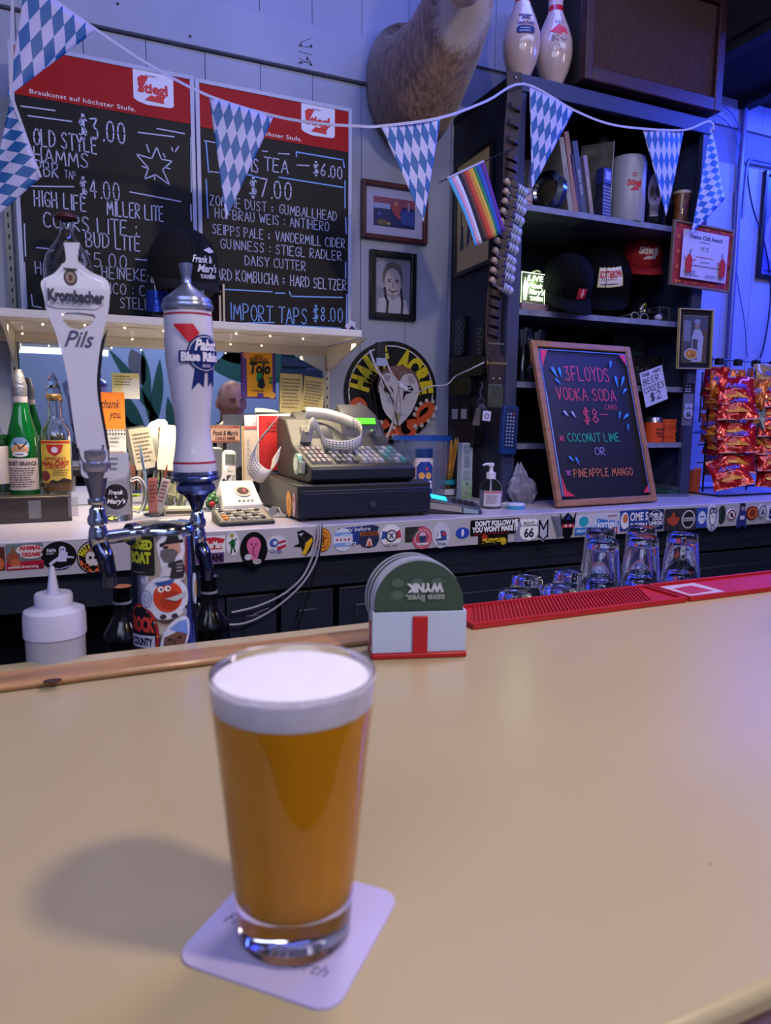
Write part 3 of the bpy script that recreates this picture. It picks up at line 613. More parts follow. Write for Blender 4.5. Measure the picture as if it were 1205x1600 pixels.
em_ = part('emblem', MB().prism(ell(0, LH+.043, .024, .026), -.0008, 0), mat('7FA6C8', .5), t, cut=.012, remap=lambda x, y, z: wrap_at(R*(1 if z < Hn*.5 else .97)+.0008, -.15)(x, y, z), recalc=True)
art(em_, .048, .052, [('e', 'D8A070', .5, .35, .44, .3), ('e', 'E8E4E8', .5, .12, .4, .14), ('l', '1A1A22', [(.2,.7),(.45,.55),(.5,.4),(.7,.55),(.85,.75)], .06), ('g', '4A4A60', .25, .05, .8, .18, 1)], y=-.0009, z0=LH+.017, cut=.01, remap=lambda x, y, z: wrap_at(R*(1 if z < Hn*.5 else .97)+.001, -.15)(x, y, z))
# clear bottle, yellow label
R2 = (bx(112)-bx(63))/2*.98; x2 = bx(88); H2 = hz(88, 625)-GT
t = thing('liquor_bottle', 'clear liquor bottle with yellow and red label and a faceted stopper', 'bottle', (x2, Yb-.01, GT))
part('body', MB().lathe([(0, 0), (R2*.95, 0), (R2, .008), (R2, H2*.56), (R2*.93, H2*.68), (R2*.5, H2*.78), (.017, H2*.84), (.0155, H2), (.017, H2), (0, H2)], 36), GLASS, t).modifiers.new('s', 'SOLIDIFY').thickness = .002
part('liquor', MB().lathe([(0, .006), (R2*.9, .006), (R2*.93, .02), (R2*.93, H2*.16), (0, H2*.16)], 28), mat('A87840', .1, trans=.6, ior=1.33), t)
part('stopper_ring', MB().lathe([(.018, H2), (.02, H2+.01), (.018, H2+.016), (0, H2+.016)], 20), mat('B8945A', .25, .8), t)
part('stopper', MB().lathe([(.016, H2+.016), (.019, H2+.03), (.009, H2+.04), (.014, H2+.05), (.004, H2+.07), (0, H2+.072)], 8), THIN, t, sharp=5)
lz0 = .03; LH2 = hz(88, 687)-GT-lz0
lb = part('label', MB().prism(rrect(-R2*1.15, lz0, R2*1.15, lz0+LH2, .002), -.0008, 0), mat('D8B84A', .6), t, cut=.012, remap=wrap_at(R2+.0004, -.1), recalc=True)
art(lb, R2*2.3, LH2, [('r', 'B82A22', .02, .93, .98, .98), ('p', 'B82A22', [(.25,.9),(.75,.9),(.68,.72),(.5,.62),(.32,.72)]), ('e', 'D8D4E0', .5, .78, .09, .07), ('t', 'A8281E', "JEPPSON'S", .5, .57, .07, {'b': .02, 'w': .6}), ('t', 'A8281E', 'MAL\u00d6RT', .5, .46, .1, {'b': .05, 'w': .82}), ('t', 'A8281E', 'LIQUEUR', .5, .37, .06, {'b': .03, 'w': .55}), ('e', '7A2A30', .2, .17, .15, .12), ('g', '6A4A20', .42, .16, .92, .32, 3), ('p', '2A201C', [(.3,0),(.4,.08),(.55,.05),(.7,.12),(.95,.06),(.95,0)])], y=-.0009, z0=lz0, cut=.01, remap=wrap_at(R2+.0006, -.1))
# partial bottle at the left edge and one just outside
t = thing('liquor_bottle', 'clear liquor bottle cut off at the left edge, beside the green bottle', 'bottle', (bx(-10), Yb, GT))
part('body', MB().lathe(prof_bottle(R2, H2*.95), 32), GLASS, t).modifiers.new('s', 'SOLIDIFY').thickness = .002
part('label', MB().prism(rrect(-.06, .03, .05, .13, .002), -.0008, 0), mat('C8BCB0', .6), t, cut=.012, remap=wrap_at(R2+.0006, .3), recalc=True)
part('liquor', MB().lathe([(0, .006), (R2*.93, .006), (R2*.93, .16), (0, .16)], 28), mat('2A5A3A', .1, trans=.5, ior=1.33), t)
# big round bottle with red cap on the shelf, in front of the left board
Yq = SYF+.10; qz = SZ+.0225
qx = atY(108, 450, Yq).x; qr = (atY(148, 400, Yq).x-atY(69, 400, Yq).x)/2
q = lambda py: atY(108, py, Yq).z-qz
qt = q(345)
t = thing('liquor_bottle', 'round clear whiskey bottle with dark red cap on the shelf before the menu board', 'bottle', (qx, Yq, qz))
part('body', MB().lathe([(0, 0), (qr*.9, 0), (qr, .01), (qr, qt*.5), (qr*.9, qt*.62), (qr*.55, qt*.76), (.019, qt*.85), (.015, qt*.99), (.017, qt), (0, qt)], 36), GLASS, t).modifiers.new('s', 'SOLIDIFY').thickness = .0022
part('liquor', MB().lathe([(0, .005), (qr*.86, .005), (qr*.93, .015), (qr*.93, qt*.33), (0, qt*.33)], 32), mat('5A1E14', .1, trans=.5, ior=1.33), t)
part('cap', MB().lathe([(.018, qt), (.03, qt+.004), (.028, qt+.012), (.016, qt+.02), (0, qt+.022)], 24), mat('5A2A28', .4), t)
# shelf things right of it: tall bottle with paper label, cap, books
def cap_mesh(t, r, m, bm=None, patch=None, tallf=.85, brimd=1.0, open_back=False):
    """baseball cap, front = -y, origin at the brim level centre"""
    P = [(r*1.0, 0), (r*1.02, r*.25), (r*.97, r*.5*tallf), (r*.82, r*.8*tallf), (r*.55, r*1.02*tallf), (r*.2, r*1.12*tallf), (0.001, r*1.14*tallf)]
    part('crown', MB().lathe(P, 36, sy=1.12), m, t, subsurf=0)
    part('button', MB().sphere((0, 0, r*1.14*tallf), r*.07, 10, 6, (1, 1, .5)), m, t)
    sm = MB()
    for k in range(6):
        a = PI/6+k*PI/3
        sm.tube([(rr*cos(a)*1.004, rr*sin(a)*1.12*1.004, z*1.002) for rr, z in P], r*.012, 5)
    part('seam', sm, m, t)
    v = []; f = []; n = 18
    for j in range(7):
        s_ = j/6
        for i in range(n+1):
            u = -1+2*i/n; a = u*1.15
            x_ = r*1.0*sin(a)*(1-.02*s_); y_ = -r*1.12*cos(a)*1.0-s_*r*.95*brimd*(cos(a*1.3)**.5 if cos(a*1.3) > 0 else 0)
            v.append((x_, y_, -r*.12*s_*1-.22*r*u*u*s_*1.0+.01*r))
    for j in range(6):
        for i in range(n): f.append((j*(n+1)+i, j*(n+1)+i+1, (j+1)*(n+1)+i+1, (j+1)*(n+1)+i))
    b = part('brim', MB().add(v, f), bm or m, t)
    so = b.modifiers.new('s', 'SOLIDIFY'); so.thickness = .003
    return P
def cap_remap(r, tf):  # project flat art onto the crown front
    P = [(r*1.0, 0), (r*1.02, r*.25), (r*.97, r*.5*tf), (r*.82, r*.8*tf), (r*.55, r*1.02*tf), (r*.2, r*1.12*tf)]
    def g(x, y, z):
        rr = P[-1][0]
        for (a0, b0), (a1, b1) in zip(P, P[1:]):
            if b0 <= z <= b1: rr = a0+(a1-a0)*(z-b0)/(b1-b0)
        a = x/(r*1.02); rr += .0012
        return ((rr-y)*sin(a), -(rr*1.12-y)*cos(a), z)
    return g
FELT = mat('0C0C10', .9, noise=.2, ns=60, bump=.3, bs=300)
cy = SYF+.10
cx0, cx1 = atY(232, 430, cy).x, atY(342, 430, cy).x
cr_ = (cx1-cx0)/2
t = thing('baseball_cap', 'black baseball cap with white script lettering standing upright on the wall shelf', 'cap', ((cx0+cx1)/2, cy+.03, SZ+.0225+.13), (.25, 0, .1))
cap_mesh(t, cr_, FELT, tallf=1.25)
art(t, .11, .09, [('t', 'D8D8E8', "Frank &", .45, .62, .2, {'b': .03, 's': .3, 'w': .6}), ('t', 'D8D8E8', "Mary's", .6, .36, .22, {'b': .03, 's': .3, 'w': .65}), ('t', 'D8D8E8', 'TAVERN', .6, .12, .11, {'b': .06, 'w': .5}), ('p', 'D8D8E8', [(.5,.88),(.75,.98),(.95,.85),(.7,.8)])], y=-.002, x0=-.02, z0=.008, cut=.01, remap=cap_remap(cr_, 1.25))
t = thing('bottle_stand', 'dark bottle with a white paper neck tag supporting the cap on the shelf', 'bottle', (atY(246, 480, cy+.05).x, cy+.05, SZ+.0225))
part('body', MB().lathe(prof_bottle(.03, .2), 24), mat('14141C', .1, coat=.6), t)
part('neck_tag', MB().prism([(-.02, .11), (.012, .10), (.012, .16), (-.012, .19)], -.034, -.032), mat('C8C4D0', .6), t, recalc=True)
part('lettering', MB().add(*(lambda v, f: ([(-.004-p[1]*.012, -.0345, .115+p[0]*.012+.02) for p in v], f))(*font_mesh('KNOB'))), mat('2A2A34'), t)
part('blue_band', MB().lathe([(.0306, .03), (.0306, .09)], 24), mat('2A4AB8', .25, .5, bump=.5, bs=60), t)
bk = [(345, 'book', 'thin dark red notebook leaning beside the cap on the wall shelf', '4A2A2C'), (351, 'book', 'dark brown booklet nearest the right menu board', '2E201E')]
for i, (px, nm, lb, c) in enumerate(bk):
    t = thing(nm, lb, 'book', (atY(px-1, 480, cy).x, cy, SZ+.0225))
    part('cover', MB().box(-.004, 0, 0, .004, .1, .10+.02*i), mat(c, .6), t, bevel=.001)
    part('pages', MB().box(-.003, -.0008, .002, .003, .098, .098+.02*i), mat('C8B8A0', .7), t)
# loose papers at the right end of the shelf
px_ = atY(556, 500, cy).x
for i, (dx, tl, lb) in enumerate(((-.01, .35, 'small white card propped at the shelf end beside the right board'), (.012, -.8, 'folded white paper slip lying tilted at the shelf end'))):
    t = thing('paper_slip', lb, 'paper', (px_+dx, SYF+.12, SZ+.0235), (-.2, tl, .2))
    part('sheet', MB().box(-.012, 0, 0, .012, .0008, .045), mat('B4B4D0', .6), t)
    part('print', MB().box(-.008, -.0006, .01, .008, 0, .03), mat('22222A', .6), t)
# ---- items on or before the mirror
card('sticky_note', 'yellow and white sticky note on the mirror behind the left tap handle', 'note', 175, 583, 218, 623, MIR-.004, 'E8DE9A', [('p', 'F4F0E4', [(.3,0),(1,0),(1,.8),(.45,.8)]), ('g', '9A9040', .08, .5, .8, .92, 4)])
card('thank_you_card', 'orange thank you card standing before the mirror behind the left tap handle', 'card', 158, 613, 196, 712, MIR-.05, 'C8CAD4',
     [('r', 'E87A1E', 0, .42, 1, 1), ('t', '1A1A22', 'thank', .42, .82, .14, {'s': .4, 'w': .8}), ('t', '1A1A22', 'you.', .58, .66, .13, {'s': .4, 'w': .5})]+[('e', '2A2A34', .1+.12*i, .40-.02*(j % 2)-.03*j, .035, .012) for i in range(8) for j in range(3)]+[('g', '3A3A48', .3, .2, .8, .3, 2), ('r', '8A7A74', .1, .03, .9, .07)])
card('handwritten_note', 'cream handwritten letter propped before the mirror', 'note', 212, 668, 246, 732, MIR-.10, 'B4AC9C', [('g', '5A5048', .1, .15, .9, .9, 8)], tilt=-.16, seed=5)
card('lit_card', 'white card glowing beside a tiny lamp between the taps', 'card', 242, 664, 282, 736, MIR-.11, 'E0D8C4', [('r', '7A5A38', 0, 0, .03, 1), ('r', '7A5A38', 0, 0, 1, .02)], tilt=.12)
t = thing('small_lamp', 'tiny warm lamp shining behind the cards before the mirror', 'lamp', (atY(255, 665, MIR-.06).x, MIR-.06, CZ))
hL = atY(252, 662, MIR-.06).z-CZ
part('stem', MB().cyl((0, 0, .004), (0, 0, hL-.012), .003, n=8).cyl((0, 0, 0), (0, 0, .005), .025, n=20), BLACKP, t)
part('bulb', MB().sphere((0, 0, hL), .013, 14, 9), mat('FFF4DC', em=9), t)
# poster on the mirror
t = card('now_serving_poster', 'yellow and purple poster taped on the mirror with the words NOW SERVING', 'poster', 377, 548, 431, 623, MIR-.004, '5A3A92',
     [('r', 'EFA81C', .16, .04, .9, .96), ('e', 'E8A060', .16, .9, .11, .08), ('e', 'EFB040', .88, .08, .1, .07), ('t', '2A1A14', 'NOW', .5, .88, .07, {'b': .02, 'w': .25}), ('t', '2A1A14', 'SERVING', .5, .81, .07, {'b': .02, 'w': .5}),
      ('t', '10201A', 'Tojo', .54, .64, .22, {'b': .05, 'w': .6, 's': .15}), ('l', '10201A', [(.26,.75),(.8,.76)], .03), ('p', '18905A', [(.45,.55),(.6,.52),(.55,.3),(.42,.38)]), ('p', '14141C', [(.5,.42),(.62,.45),(.68,.28),(.6,.2),(.45,.25)]),
      ('e', '1F7A3A', .84, .43, .05, .035), ('e', '1F7A3A', .84, .35, .05, .035), ('r', '5A3A92', .45, .04, .62, .12), ('g', '4A2A14', .3, .14, .75, .19, 1)]+[('e', '8A6AC8', .05+.03*(i % 3), .1+.07*i, .02, .012) for i in range(12)])
part('tape', MB().box(-.012, -.002, atY(404, 545, MIR).z-t.location.z-.006, .012, -.0012, atY(404, 540, MIR).z-t.location.z), mat('B8B49A', .4), t)
t = card('notepad_sheets', 'yellow ruled notepad sheets taped side by side over the mirror corner', 'paper', 437, 584, 472, 645, MIR-.006, 'E0CC8C', [('g', '8A7A50', .08, .1, .95, .9, 9)], tilt=.02)
t = card('notepad_sheets', 'second yellow notepad sheet, tilted, at the right edge of the mirror', 'paper', 470, 589, 504, 643, MIR-.009, 'DCC884', [('g', '8A7A50', .08, .1, .95, .9, 9)], tilt=.12, seed=3)
t = card('small_sign', 'small red and cream plate with script lettering standing before the mirror', 'sign', 329, 665, 375, 692, MIR-.012, 'B89488', [('r', '8A3A34', .02, .85, .98, .98), ('g', 'D8A070', .05, .88, .95, .96, 1), ('t', '201418', "Frank & Mary's", .5, .58, .3, {'s': .25, 'b': .02, 'w': .85}), ('t', '5A2A2A', 'COLD BEER', .5, .27, .15, {'b': .04, 'w': .7}), ('r', '7A4A3A', .02, .02, .98, .14)], th=.004)
hh_ = t.location.z-CZ
part('stand', MB().box(-.004, .004, -hh_, .004, .009, .01).box(-.03, -.03, -hh_, .03, .009, -hh_+.004), BLACKP, t)
# jar with pens and folded notes
jp = atZ(243, 806, CZ)
t = thing('glass_tumbler', 'clear tumbler full of pens and folded cards between the two tap handles', 'glass', jp)
part('glass', MB().lathe([(.028, 0), (.033, .004), (.037, .10), (.035, .10), (.031, .008), (0, .008)], 28), THIN, t)
for i, (dx, an, c, L, nm, lb) in enumerate(((-.012, -.12, '8AA6B8', .20, 'butter_knife', 'grey blue letter opener standing in the tumbler'), (.0, .05, '2A2A34', .15, 'pen', 'dark pen standing in the tumbler'), (.01, .2, '8A4A3A', .14, 'pen', 'brown red pen leaning right in the tumbler'))):
    p = thing(nm, lb, 'pen', jp+Vector((dx, .004*i, .009)), (0, an, 0))
    part('barrel', MB().lathe([(0, 0), (.004, .004), (.004, L*.8), (.002, L*.95), (0, L)], 10), mat(c, .35), p)
    part('clip', MB().box(-.001, -.006, L*.6, .001, -.004, L*.8), CHROME, p)
for i, (dx, an, c, lb) in enumerate(((.004, .28, 'D8C8B8', 'folded printed card leaning in the tumbler'), (-.008, .02, 'C87868', 'pink printed card in the tumbler'))):
    p = thing('folded_card', lb, 'card', jp+Vector((dx, -.016-.004*i, .01)), (0, an, 0))
    part('sheet', MB().box(-.012, 0, 0, .012, .001, .10), mat(c, .6), p); art(p, .024, .10, [('g', 'A03A3A', .1, .3, .9, .95, 6)], y=-.0003, seed=i)
# snifter with papers further right
sp = atZ(282, 802, CZ)
t = thing('round_glass_jar', 'round clear glass jar holding folded bills behind the right tap handle', 'jar', sp+Vector((0, .06, 0)))
part('glass', MB().lathe([(.03, 0), (.045, .01), (.052, .05), (.046, .09), (.036, .105), (.034, .105), (.043, .09), (.049, .05), (.042, .013), (0, .006)], 32), THIN, t)
b = MB()
for i in range(5): a = i*1.2; b.sweep([(.02*cos(a), .02*sin(a), .015), (.028*cos(a+.3), .028*sin(a+.3), .05), (.012*cos(a+1), .012*sin(a+1), .08)], .02, .0012)
part('folded_bill', b, mat('A8A488', .7, noise=.3, ns=60), t)
t = thing('flat_box', 'cream and black flat box on the counter behind the taps', 'box', atZ(282, 806, CZ), (0, 0, -.1))
part('body', MB().box(-.045, 0, .0, .04, .05, .022), mat('D0C49C', .5), t, bevel=.002); part('stripe', MB().box(-.04, -.0008, .006, .035, 0, .014), mat('4A4238'), t)
t = thing('small_snow_globe', 'little round plant bowl with red and green decoration left of the phone', 'bowl', atZ(330, 798, CZ))
part('bowl', MB().lathe([(.018, 0), (.03, .008), (.034, .028), (.03, .045), (.028, .045), (.031, .028), (.027, .01), (0, .006)], 28), THIN, t)
b = MB()
for i in range(16): a = i*2.4; b.sphere((.017*cos(a)*(i % 3)/2, .017*sin(a)*(i % 3)/2, .014+.0028*i), .008, 8, 5)
part('filling', b, mat('4A7A4A', .5, noise=.5, ns=90), t, kind='stuff')
part('ornament', MB().sphere((.0, -.02, .022), .009, 10, 7), mat('A82A2A', .3), t)
card('picture_card', 'white card with black leaf print leaning behind the plant bowl', 'card', 336, 735, 352, 775, 2.2, 'D0CCD0', [('l', '2A2A34', [(.2,.1),(.5,.6),(.8,.9)], .05), ('e', '2A2A34', .3, .6, .15, .1), ('e', '2A2A34', .7, .5, .15, .1), ('e', '2A2A34', .6, .8, .15, .08)], tilt=.35)
# glass beer mug with round logo
mp = atZ(184, 812, CZ)
mh_ = atY(184, 738, mp.y).z-CZ
t = thing('beer_mug', 'clear glass beer mug with a round black logo beside the left tap handle', 'mug', mp)
MR = .040
part('glass', MB().lathe([(.0, 0), (MR*.95, 0), (MR, .006), (MR, mh_), (MR-.004, mh_), (MR-.005, .016), (0, .014)], 36), GLASS, t)
part('handle', MB().tube(catmull([(MR-.004, 0, mh_*.82), (MR+.018, 0, mh_*.86), (MR+.033, 0, mh_*.66), (MR+.032, 0, mh_*.36), (MR+.018, 0, mh_*.16), (MR-.004, 0, mh_*.2)]), .006, 10), GLASS, t)
lg = part('logo', MB().prism(ell(0, mh_*.52, .032, .034), -.0008, 0), mat('141014', .5), t, cut=.012, remap=wrap_at(MR+.0006, -.1), recalc=True)
art(lg, .064, .068, [('t', 'E8E4E8', 'Frank', .5, .68, .17, {'s': .3, 'b': .03, 'w': .6}), ('t', 'E8E4E8', '&', .5, .5, .1), ('t', 'E8E4E8', "Mary's", .5, .33, .18, {'s': .3, 'b': .03, 'w': .75})], y=-.0009, z0=mh_*.52-.034, cut=.008, remap=wrap_at(MR+.001, -.1))
r_ = thing('receipt', 'white receipt slip standing in the beer mug', 'receipt', mp+Vector((.004, .0, .017)))
part('sheet', MB().box(-.03, 0, 0, .03, .0008, mh_+.035), mat('C8C8D0', .6), r_)
art(r_, .06, mh_+.035, [('g', '70707C', .1, .7, .6, .95, 3)], y=-.0003)
t = thing('lime_marker', 'small lime green marker pen lying behind the beer mug', 'pen', atZ(205, 800, CZ)+Vector((.02, .02, .006)), (0, PI/2, .1))
part('barrel', MB().lathe([(0, -.04), (.0055, -.038), (.0055, .03), (.003, .04), (0, .042)], 12), mat('C8E03A', .4), t)
part('cap', MB().lathe([(.0058, .01), (.0058, .03)], 12), mat('A8B830', .4), t)

# ---- cordless phone, calculator, stapler
fp = atZ(345, 800, CZ); fq = atZ(415, 797, CZ)
pw = .13
t = thing('cordless_phone_base', 'white answering machine base with an oval display left of the cash drawer', 'phone base', atZ(380, 799, CZ)+Vector((.0, .01, 0)), (0, 0, .05))
part('body', MB().hexa([(-.062, -.02, 0), (.058, -.02, 0), (.058, .11, 0), (-.062, .11, 0), (-.062, -.02, .022), (.058, -.02, .022), (.058, .09, .085), (-.045, .09, .085)]), mat('C2C0C4', .4), t, bevel=.004)
def slope(x, s_, e=.001):  # point on the sloping face, s_ 0..1 up the slope
    return Vector((x, -.02+.11*s_, .022+.063*s_+e))
ov = MB(); v = [slope(.012+.026*cos(a), .5+.22*sin(a), .003) for a in [2*PI*i/24 for i in range(24)]]; ov.add(v, [tuple(range(24))])
part('display_ring', ov, mat('8E8A8C', .4), t)
ov = MB(); v = [slope(.012+.018*cos(a), .5+.14*sin(a), .004) for a in [2*PI*i/24 for i in range(24)]]; ov.add(v, [tuple(range(24))])
part('display', ov, mat('3A2A2E', .2), t)
ov = MB()
v = [slope(.016+a, .5+b, .005) for a, b in ((-.003,-.05),(.003,-.05),(.003,.05),(-.003,.05))]; ov.add(v, [(0, 1, 2, 3)])
part('red_digit', ov, mat('FF2A3A', em=2), t)
for i in range(4):
    v = [slope(-.01+i*.013+a, .12+b, .003) for a, b in ((-.004,-.03),(.004,-.03),(.004,.03),(-.004,.03))]; part('button', MB().add(v, [(0, 1, 2, 3)]), mat('4A4648', .4), t)
hs = thing('cordless_handset', 'white cordless telephone handset standing in its charging base', 'telephone', atZ(366, 790, CZ)+Vector((-.012, .02, .028)), (-.28, .09, .05))
part('body', MB().prism(rrect(-.021, 0, .021, .150, .012), -.012, .012), mat('C8C6CC', .35), hs, bevel=.004, recalc=True)
part('screen', MB().box(-.014, -.0165, .105, .014, -.0155, .132), mat('4A545A', .2), hs)
part('screen_frame', MB().box(-.016, -.0158, .102, .016, -.0150, .135), mat('6A6A70', .4), hs)
part('navigation_key', MB().cyl((0, -.0165, .088), (0, -.0125, .088), .009, n=18), mat('A8A6AE', .3), hs)
for r in range(5):
    for c in range(3): part('key', MB().box(-.0155+c*.011, -.0158, .012+r*.0125, -.0155+c*.011+.008, -.012, .019+r*.0125), mat('8E8C96', .4), hs)
ct = thing('desk_calculator', 'dark grey adding machine with an orange key in front of the phone', 'calculator', atZ(388, 821, CZ), (0, 0, .02))
cw_ = atZ(435, 820, CZ).x-atZ(346, 823, CZ).x
part('body', MB().hexa([(-cw_/2, 0, 0), (cw_/2, 0, 0), (cw_/2, .11, 0), (-cw_/2, .11, 0), (-cw_/2, 0, .010), (cw_/2, 0, .010), (cw_/2, .11, .030), (-cw_/2, .11, .030)]), mat('2A2A2C', .45), ct, bevel=.003)
part('key_plate', MB().hexa([(-cw_/2+.006, .006, .0112), (cw_/2-.006, .006, .0112), (cw_/2-.006, .104, .029), (-cw_/2+.006, .104, .029), (-cw_/2+.006, .006, .0125), (cw_/2-.006, .006, .0125), (cw_/2-.006, .104, .0305), (-cw_/2+.006, .104, .0305)]), mat('7C776E', .5), ct)
for r in range(4):
    for c in range(7):
        x_ = -cw_/2+.014+c*(cw_-.03)/7; y_ = .014+r*.022; z_ = .0125+(y_)*.182
        part('key', MB().box(x_, y_, z_-.001, x_+(cw_-.03)/7-.005, y_+.015, z_+.005), mat('E08A3A' if (c == 0 and r < 2) else ('3A3A3E' if (c+r) % 3 == 0 else 'B0AA9C'), .45), ct, bevel=.001)
tp = thing('tape_dispenser', 'small clear plastic tape dispenser lying before the cash drawer corner', 'tape dispenser', atZ(436, 808, CZ), (0, 0, -.5))
part('body', MB().prism([(-.035, 0), (.03, 0), (.03, .006), (.008, .012), (0, .028), (-.018, .03), (-.035, .018)], -.009, .009), THIN, tp, bevel=.002, recalc=True)
part('tape_roll', MB().cyl((-.017, -.007, .016), (-.017, .007, .016), .012, n=20), mat('C8C8CC', .3, trans=.4), tp)

# ---- cash drawer and register
A = atZ(465, 816, CZ); B = atZ(675, 806, CZ)
DY = (A.y+B.y)/2; dw = B.x-A.x; dh = atY(469, 759, DY).z-CZ
GREYR = mat('27272B', .45, noise=.06, ns=30); NAVR = mat('1B2032', .42)
t = thing('cash_drawer', 'dark cash drawer box with a key lock under the cash register', 'cash drawer', ((A.x+B.x)/2, DY, CZ))
part('case', MB().box(-dw/2, .004, .008, dw/2, .43, dh), GREYR, t, bevel=.004)
part('drawer_front', MB().box(-dw/2+.006, -.004, .014, dw/2-.004, .006, dh-.014), NAVR, t, bevel=.003)
part('drawer_panel', MB().box(-dw/2+.016, -.0065, .024, dw/2-.014, -.003, dh-.022), NAVR, t, bevel=.002)
part('key_lock', MB().cyl((.012, -.012, dh*.42), (.012, -.004, dh*.42), .0085, n=20), mat('8A8E9C', .3, .9), t)
part('keyhole', MB().box(.011, -.0128, dh*.42-.005, .013, -.0118, dh*.42+.005), BLACKM, t)
for sx in (-1, 1): part('foot', MB().cyl((sx*(dw/2-.02), .02, 0), (sx*(dw/2-.02), .02, .009), .009, n=12), BLACKM, t)
for i, (yy, zz, ra, rb, c, its) in enumerate(((.085, .042, .028, .036, 'E09A3A', [('o', 'A85A1E', .5, .5, .42, .42, .03), ('l', '6A3A1E', [(.4,.3),(.5,.7),(.6,.4)], .04)]), (.035, .044, .014, .034, 'C89AA8', [('e', 'B04A5A', .5, .7, .3, .12), ('e', 'E0D0D8', .5, .4, .3, .2), ('l', '7A2A3A', [(.3,.3),(.7,.5)], .04)]))):
    rm = lambda x, y, z, yy=yy: (-dw/2-.0006+y, yy-x, z)
    s_ = part('round_sticker', MB().prism(ell(0, zz, ra, rb), -.0008, 0), mat(c, .45), t, remap=rm, recalc=True)
    art(s_, ra*2, rb*2, its, y=-.0009, z0=zz-rb, remap=rm)
rw0 = atY(486, 740, DY+.02).x; rw1 = atY(648, 735, DY+.02).x; rw = rw1-rw0
rg = thing('cash_register', 'dark grey electronic cash register with a loop of receipt paper', 'cash register', ((rw0+rw1)/2, DY+.02, CZ+dh))
prof = [(0, .008), (0, .045), (.01, .05), (.17, .098), (.185, .105), (.25, .175), (.33, .185), (.35, .17), (.35, 0), (.03, 0)]
mbp = MB(); n = len(prof)
mbp.add([(-rw/2, y, z) for y, z in prof]+[(rw/2, y, z) for y, z in prof], [tuple(range(n)), tuple(range(2*n-1, n-1, -1))]+[(i, n+i, n+(i+1) % n, (i+1) % n) for i in range(n)])
part('housing', mbp, mat('2A2A2D', .5, noise=.05, ns=40), rg, bevel=.005, recalc=True)
part('front_lip', MB().box(-rw/2+.0, -.008, .012, rw/2, .002, .043), NAVR, rg, bevel=.003)
# display pod on the right and printer hump on the left
part('display_pod', MB().hexa([(.01, .20, .12), (rw/2-.005, .20, .12), (rw/2-.005, .33, .17), (.01, .33, .17), (.02, .24, .19), (rw/2-.02, .24, .19), (rw/2-.03, .31, .225), (.03, .31, .225)]), mat('35353C', .45), rg, bevel=.004)
part('display', MB().hexa([(.03, .219, .163), (rw/2-.03, .219, .163), (rw/2-.03, .24, .163), (.03, .24, .163), (.03, .230, .181), (rw/2-.03, .230, .181), (rw/2-.03, .244, .181), (.03, .244, .181)]), mat('48E010', em=1.3), rg)
part('printer_cover', MB().hexa([(-rw/2+.03, .19, .105), (-.015, .19, .105), (-.015, .33, .17), (-rw/2+.03, .33, .17), (-rw/2+.04, .215, .15), (-.03, .215, .15), (-.03, .32, .2), (-rw/2+.04, .32, .2)]), mat('2E2E33', .45), rg, bevel=.004)
def key_block(x0, x1, nx, ny, cols, ks=.0):
    for i in range(nx):
        for j in range(ny):
            x_ = x0+(x1-x0)*i/nx; y_ = .025+j*.031; z_ = .050+(y_-.01)*.30
            part('key', MB().hexa([(x_, y_, z_-.002), (x_+(x1-x0)/nx-.004, y_, z_-.002), (x_+(x1-x0)/nx-.004, y_+.025, z_+.005), (x_, y_+.025, z_+.005), (x_+.001, y_+.001, z_+.008), (x_+(x1-x0)/nx-.005, y_+.001, z_+.008), (x_+(x1-x0)/nx-.005, y_+.024, z_+.015), (x_+.001, y_+.024, z_+.015)]), mat(cols[(i+j*2) % len(cols)], .45), rg)
key_block(-rw/2+.012, -rw/2+.075, 4, 4, ['80706E', '887A78', '74747C'])
key_block(-rw/2+.085, -rw/2+.155, 4, 4, ['3A3C44', '484A54', '6A6C78'])
key_block(-rw/2+.165, -rw/2+.235, 4, 4, ['8C8C9C', '80808E', '94908C'])
key_block(-rw/2+.245, rw/2-.008, 3, 4, ['4A5A68', '7A7E90', '3A7078'])
part('key_switch', MB().cyl((rw/2-.05, .205, .14), (rw/2-.052, .185, .135), .008, n=14), mat('8A8E98', .3, .9), rg)
# receipt paper loop (a part: it feeds out of the machine)
lp = catmull([(-rw/2+.045, .19, .105), (-rw/2+.045, .165, .145), (-rw/2+.055, .15, .165), (-rw/2+.072, .14, .14), (-rw/2+.085, .125, .105), (-rw/2+.14, .11, .098), (-rw/2+.195, .125, .115), (-rw/2+.21, .18, .155), (-rw/2+.15, .23, .185), (-rw/2+.09, .245, .195), (-rw/2+.06, .235, .195)], 6)
pm = MB(); v = []; f = []
for i, p in enumerate(lp):
    k = min(1, i/14); hh2 = .0175
    up_ = Vector((0, -.3*(1-k), 1)).normalized() if i > 6 else Vector((1, 0, .0))
    v += [p-up_*hh2, p+up_*hh2]
for i in range(len(lp)-1): f.append((2*i, 2*i+1, 2*i+3, 2*i+2))
rc = part('receipt_paper', pm.add(v, f), mat('C8C4BC', .7), rg)
so = rc.modifiers.new('s', 'SOLIDIFY'); so.thickness = .0006
tm = MB()
for i in range(14, 44):
    p, q_ = lp[i], lp[i+1]; d_ = (q_-p); nrm = Vector((d_.y, -d_.x, 0)).normalized()*.0009
    for k in range(5):
        zz = -.017+k*.007
        a_ = p+d_*.2+Vector((0, 0, zz)); b_ = p+d_*.75+Vector((0, 0, zz))
        for s_ in (1, -1): tm.add([a_+nrm*s_, b_+nrm*s_, b_+nrm*s_+Vector((0, 0, .003)), a_+nrm*s_+Vector((0, 0, .003))], [(0, 1, 2, 3)])
part('receipt_print', tm, mat('5A5A66', .8), rg, kind='stuff')
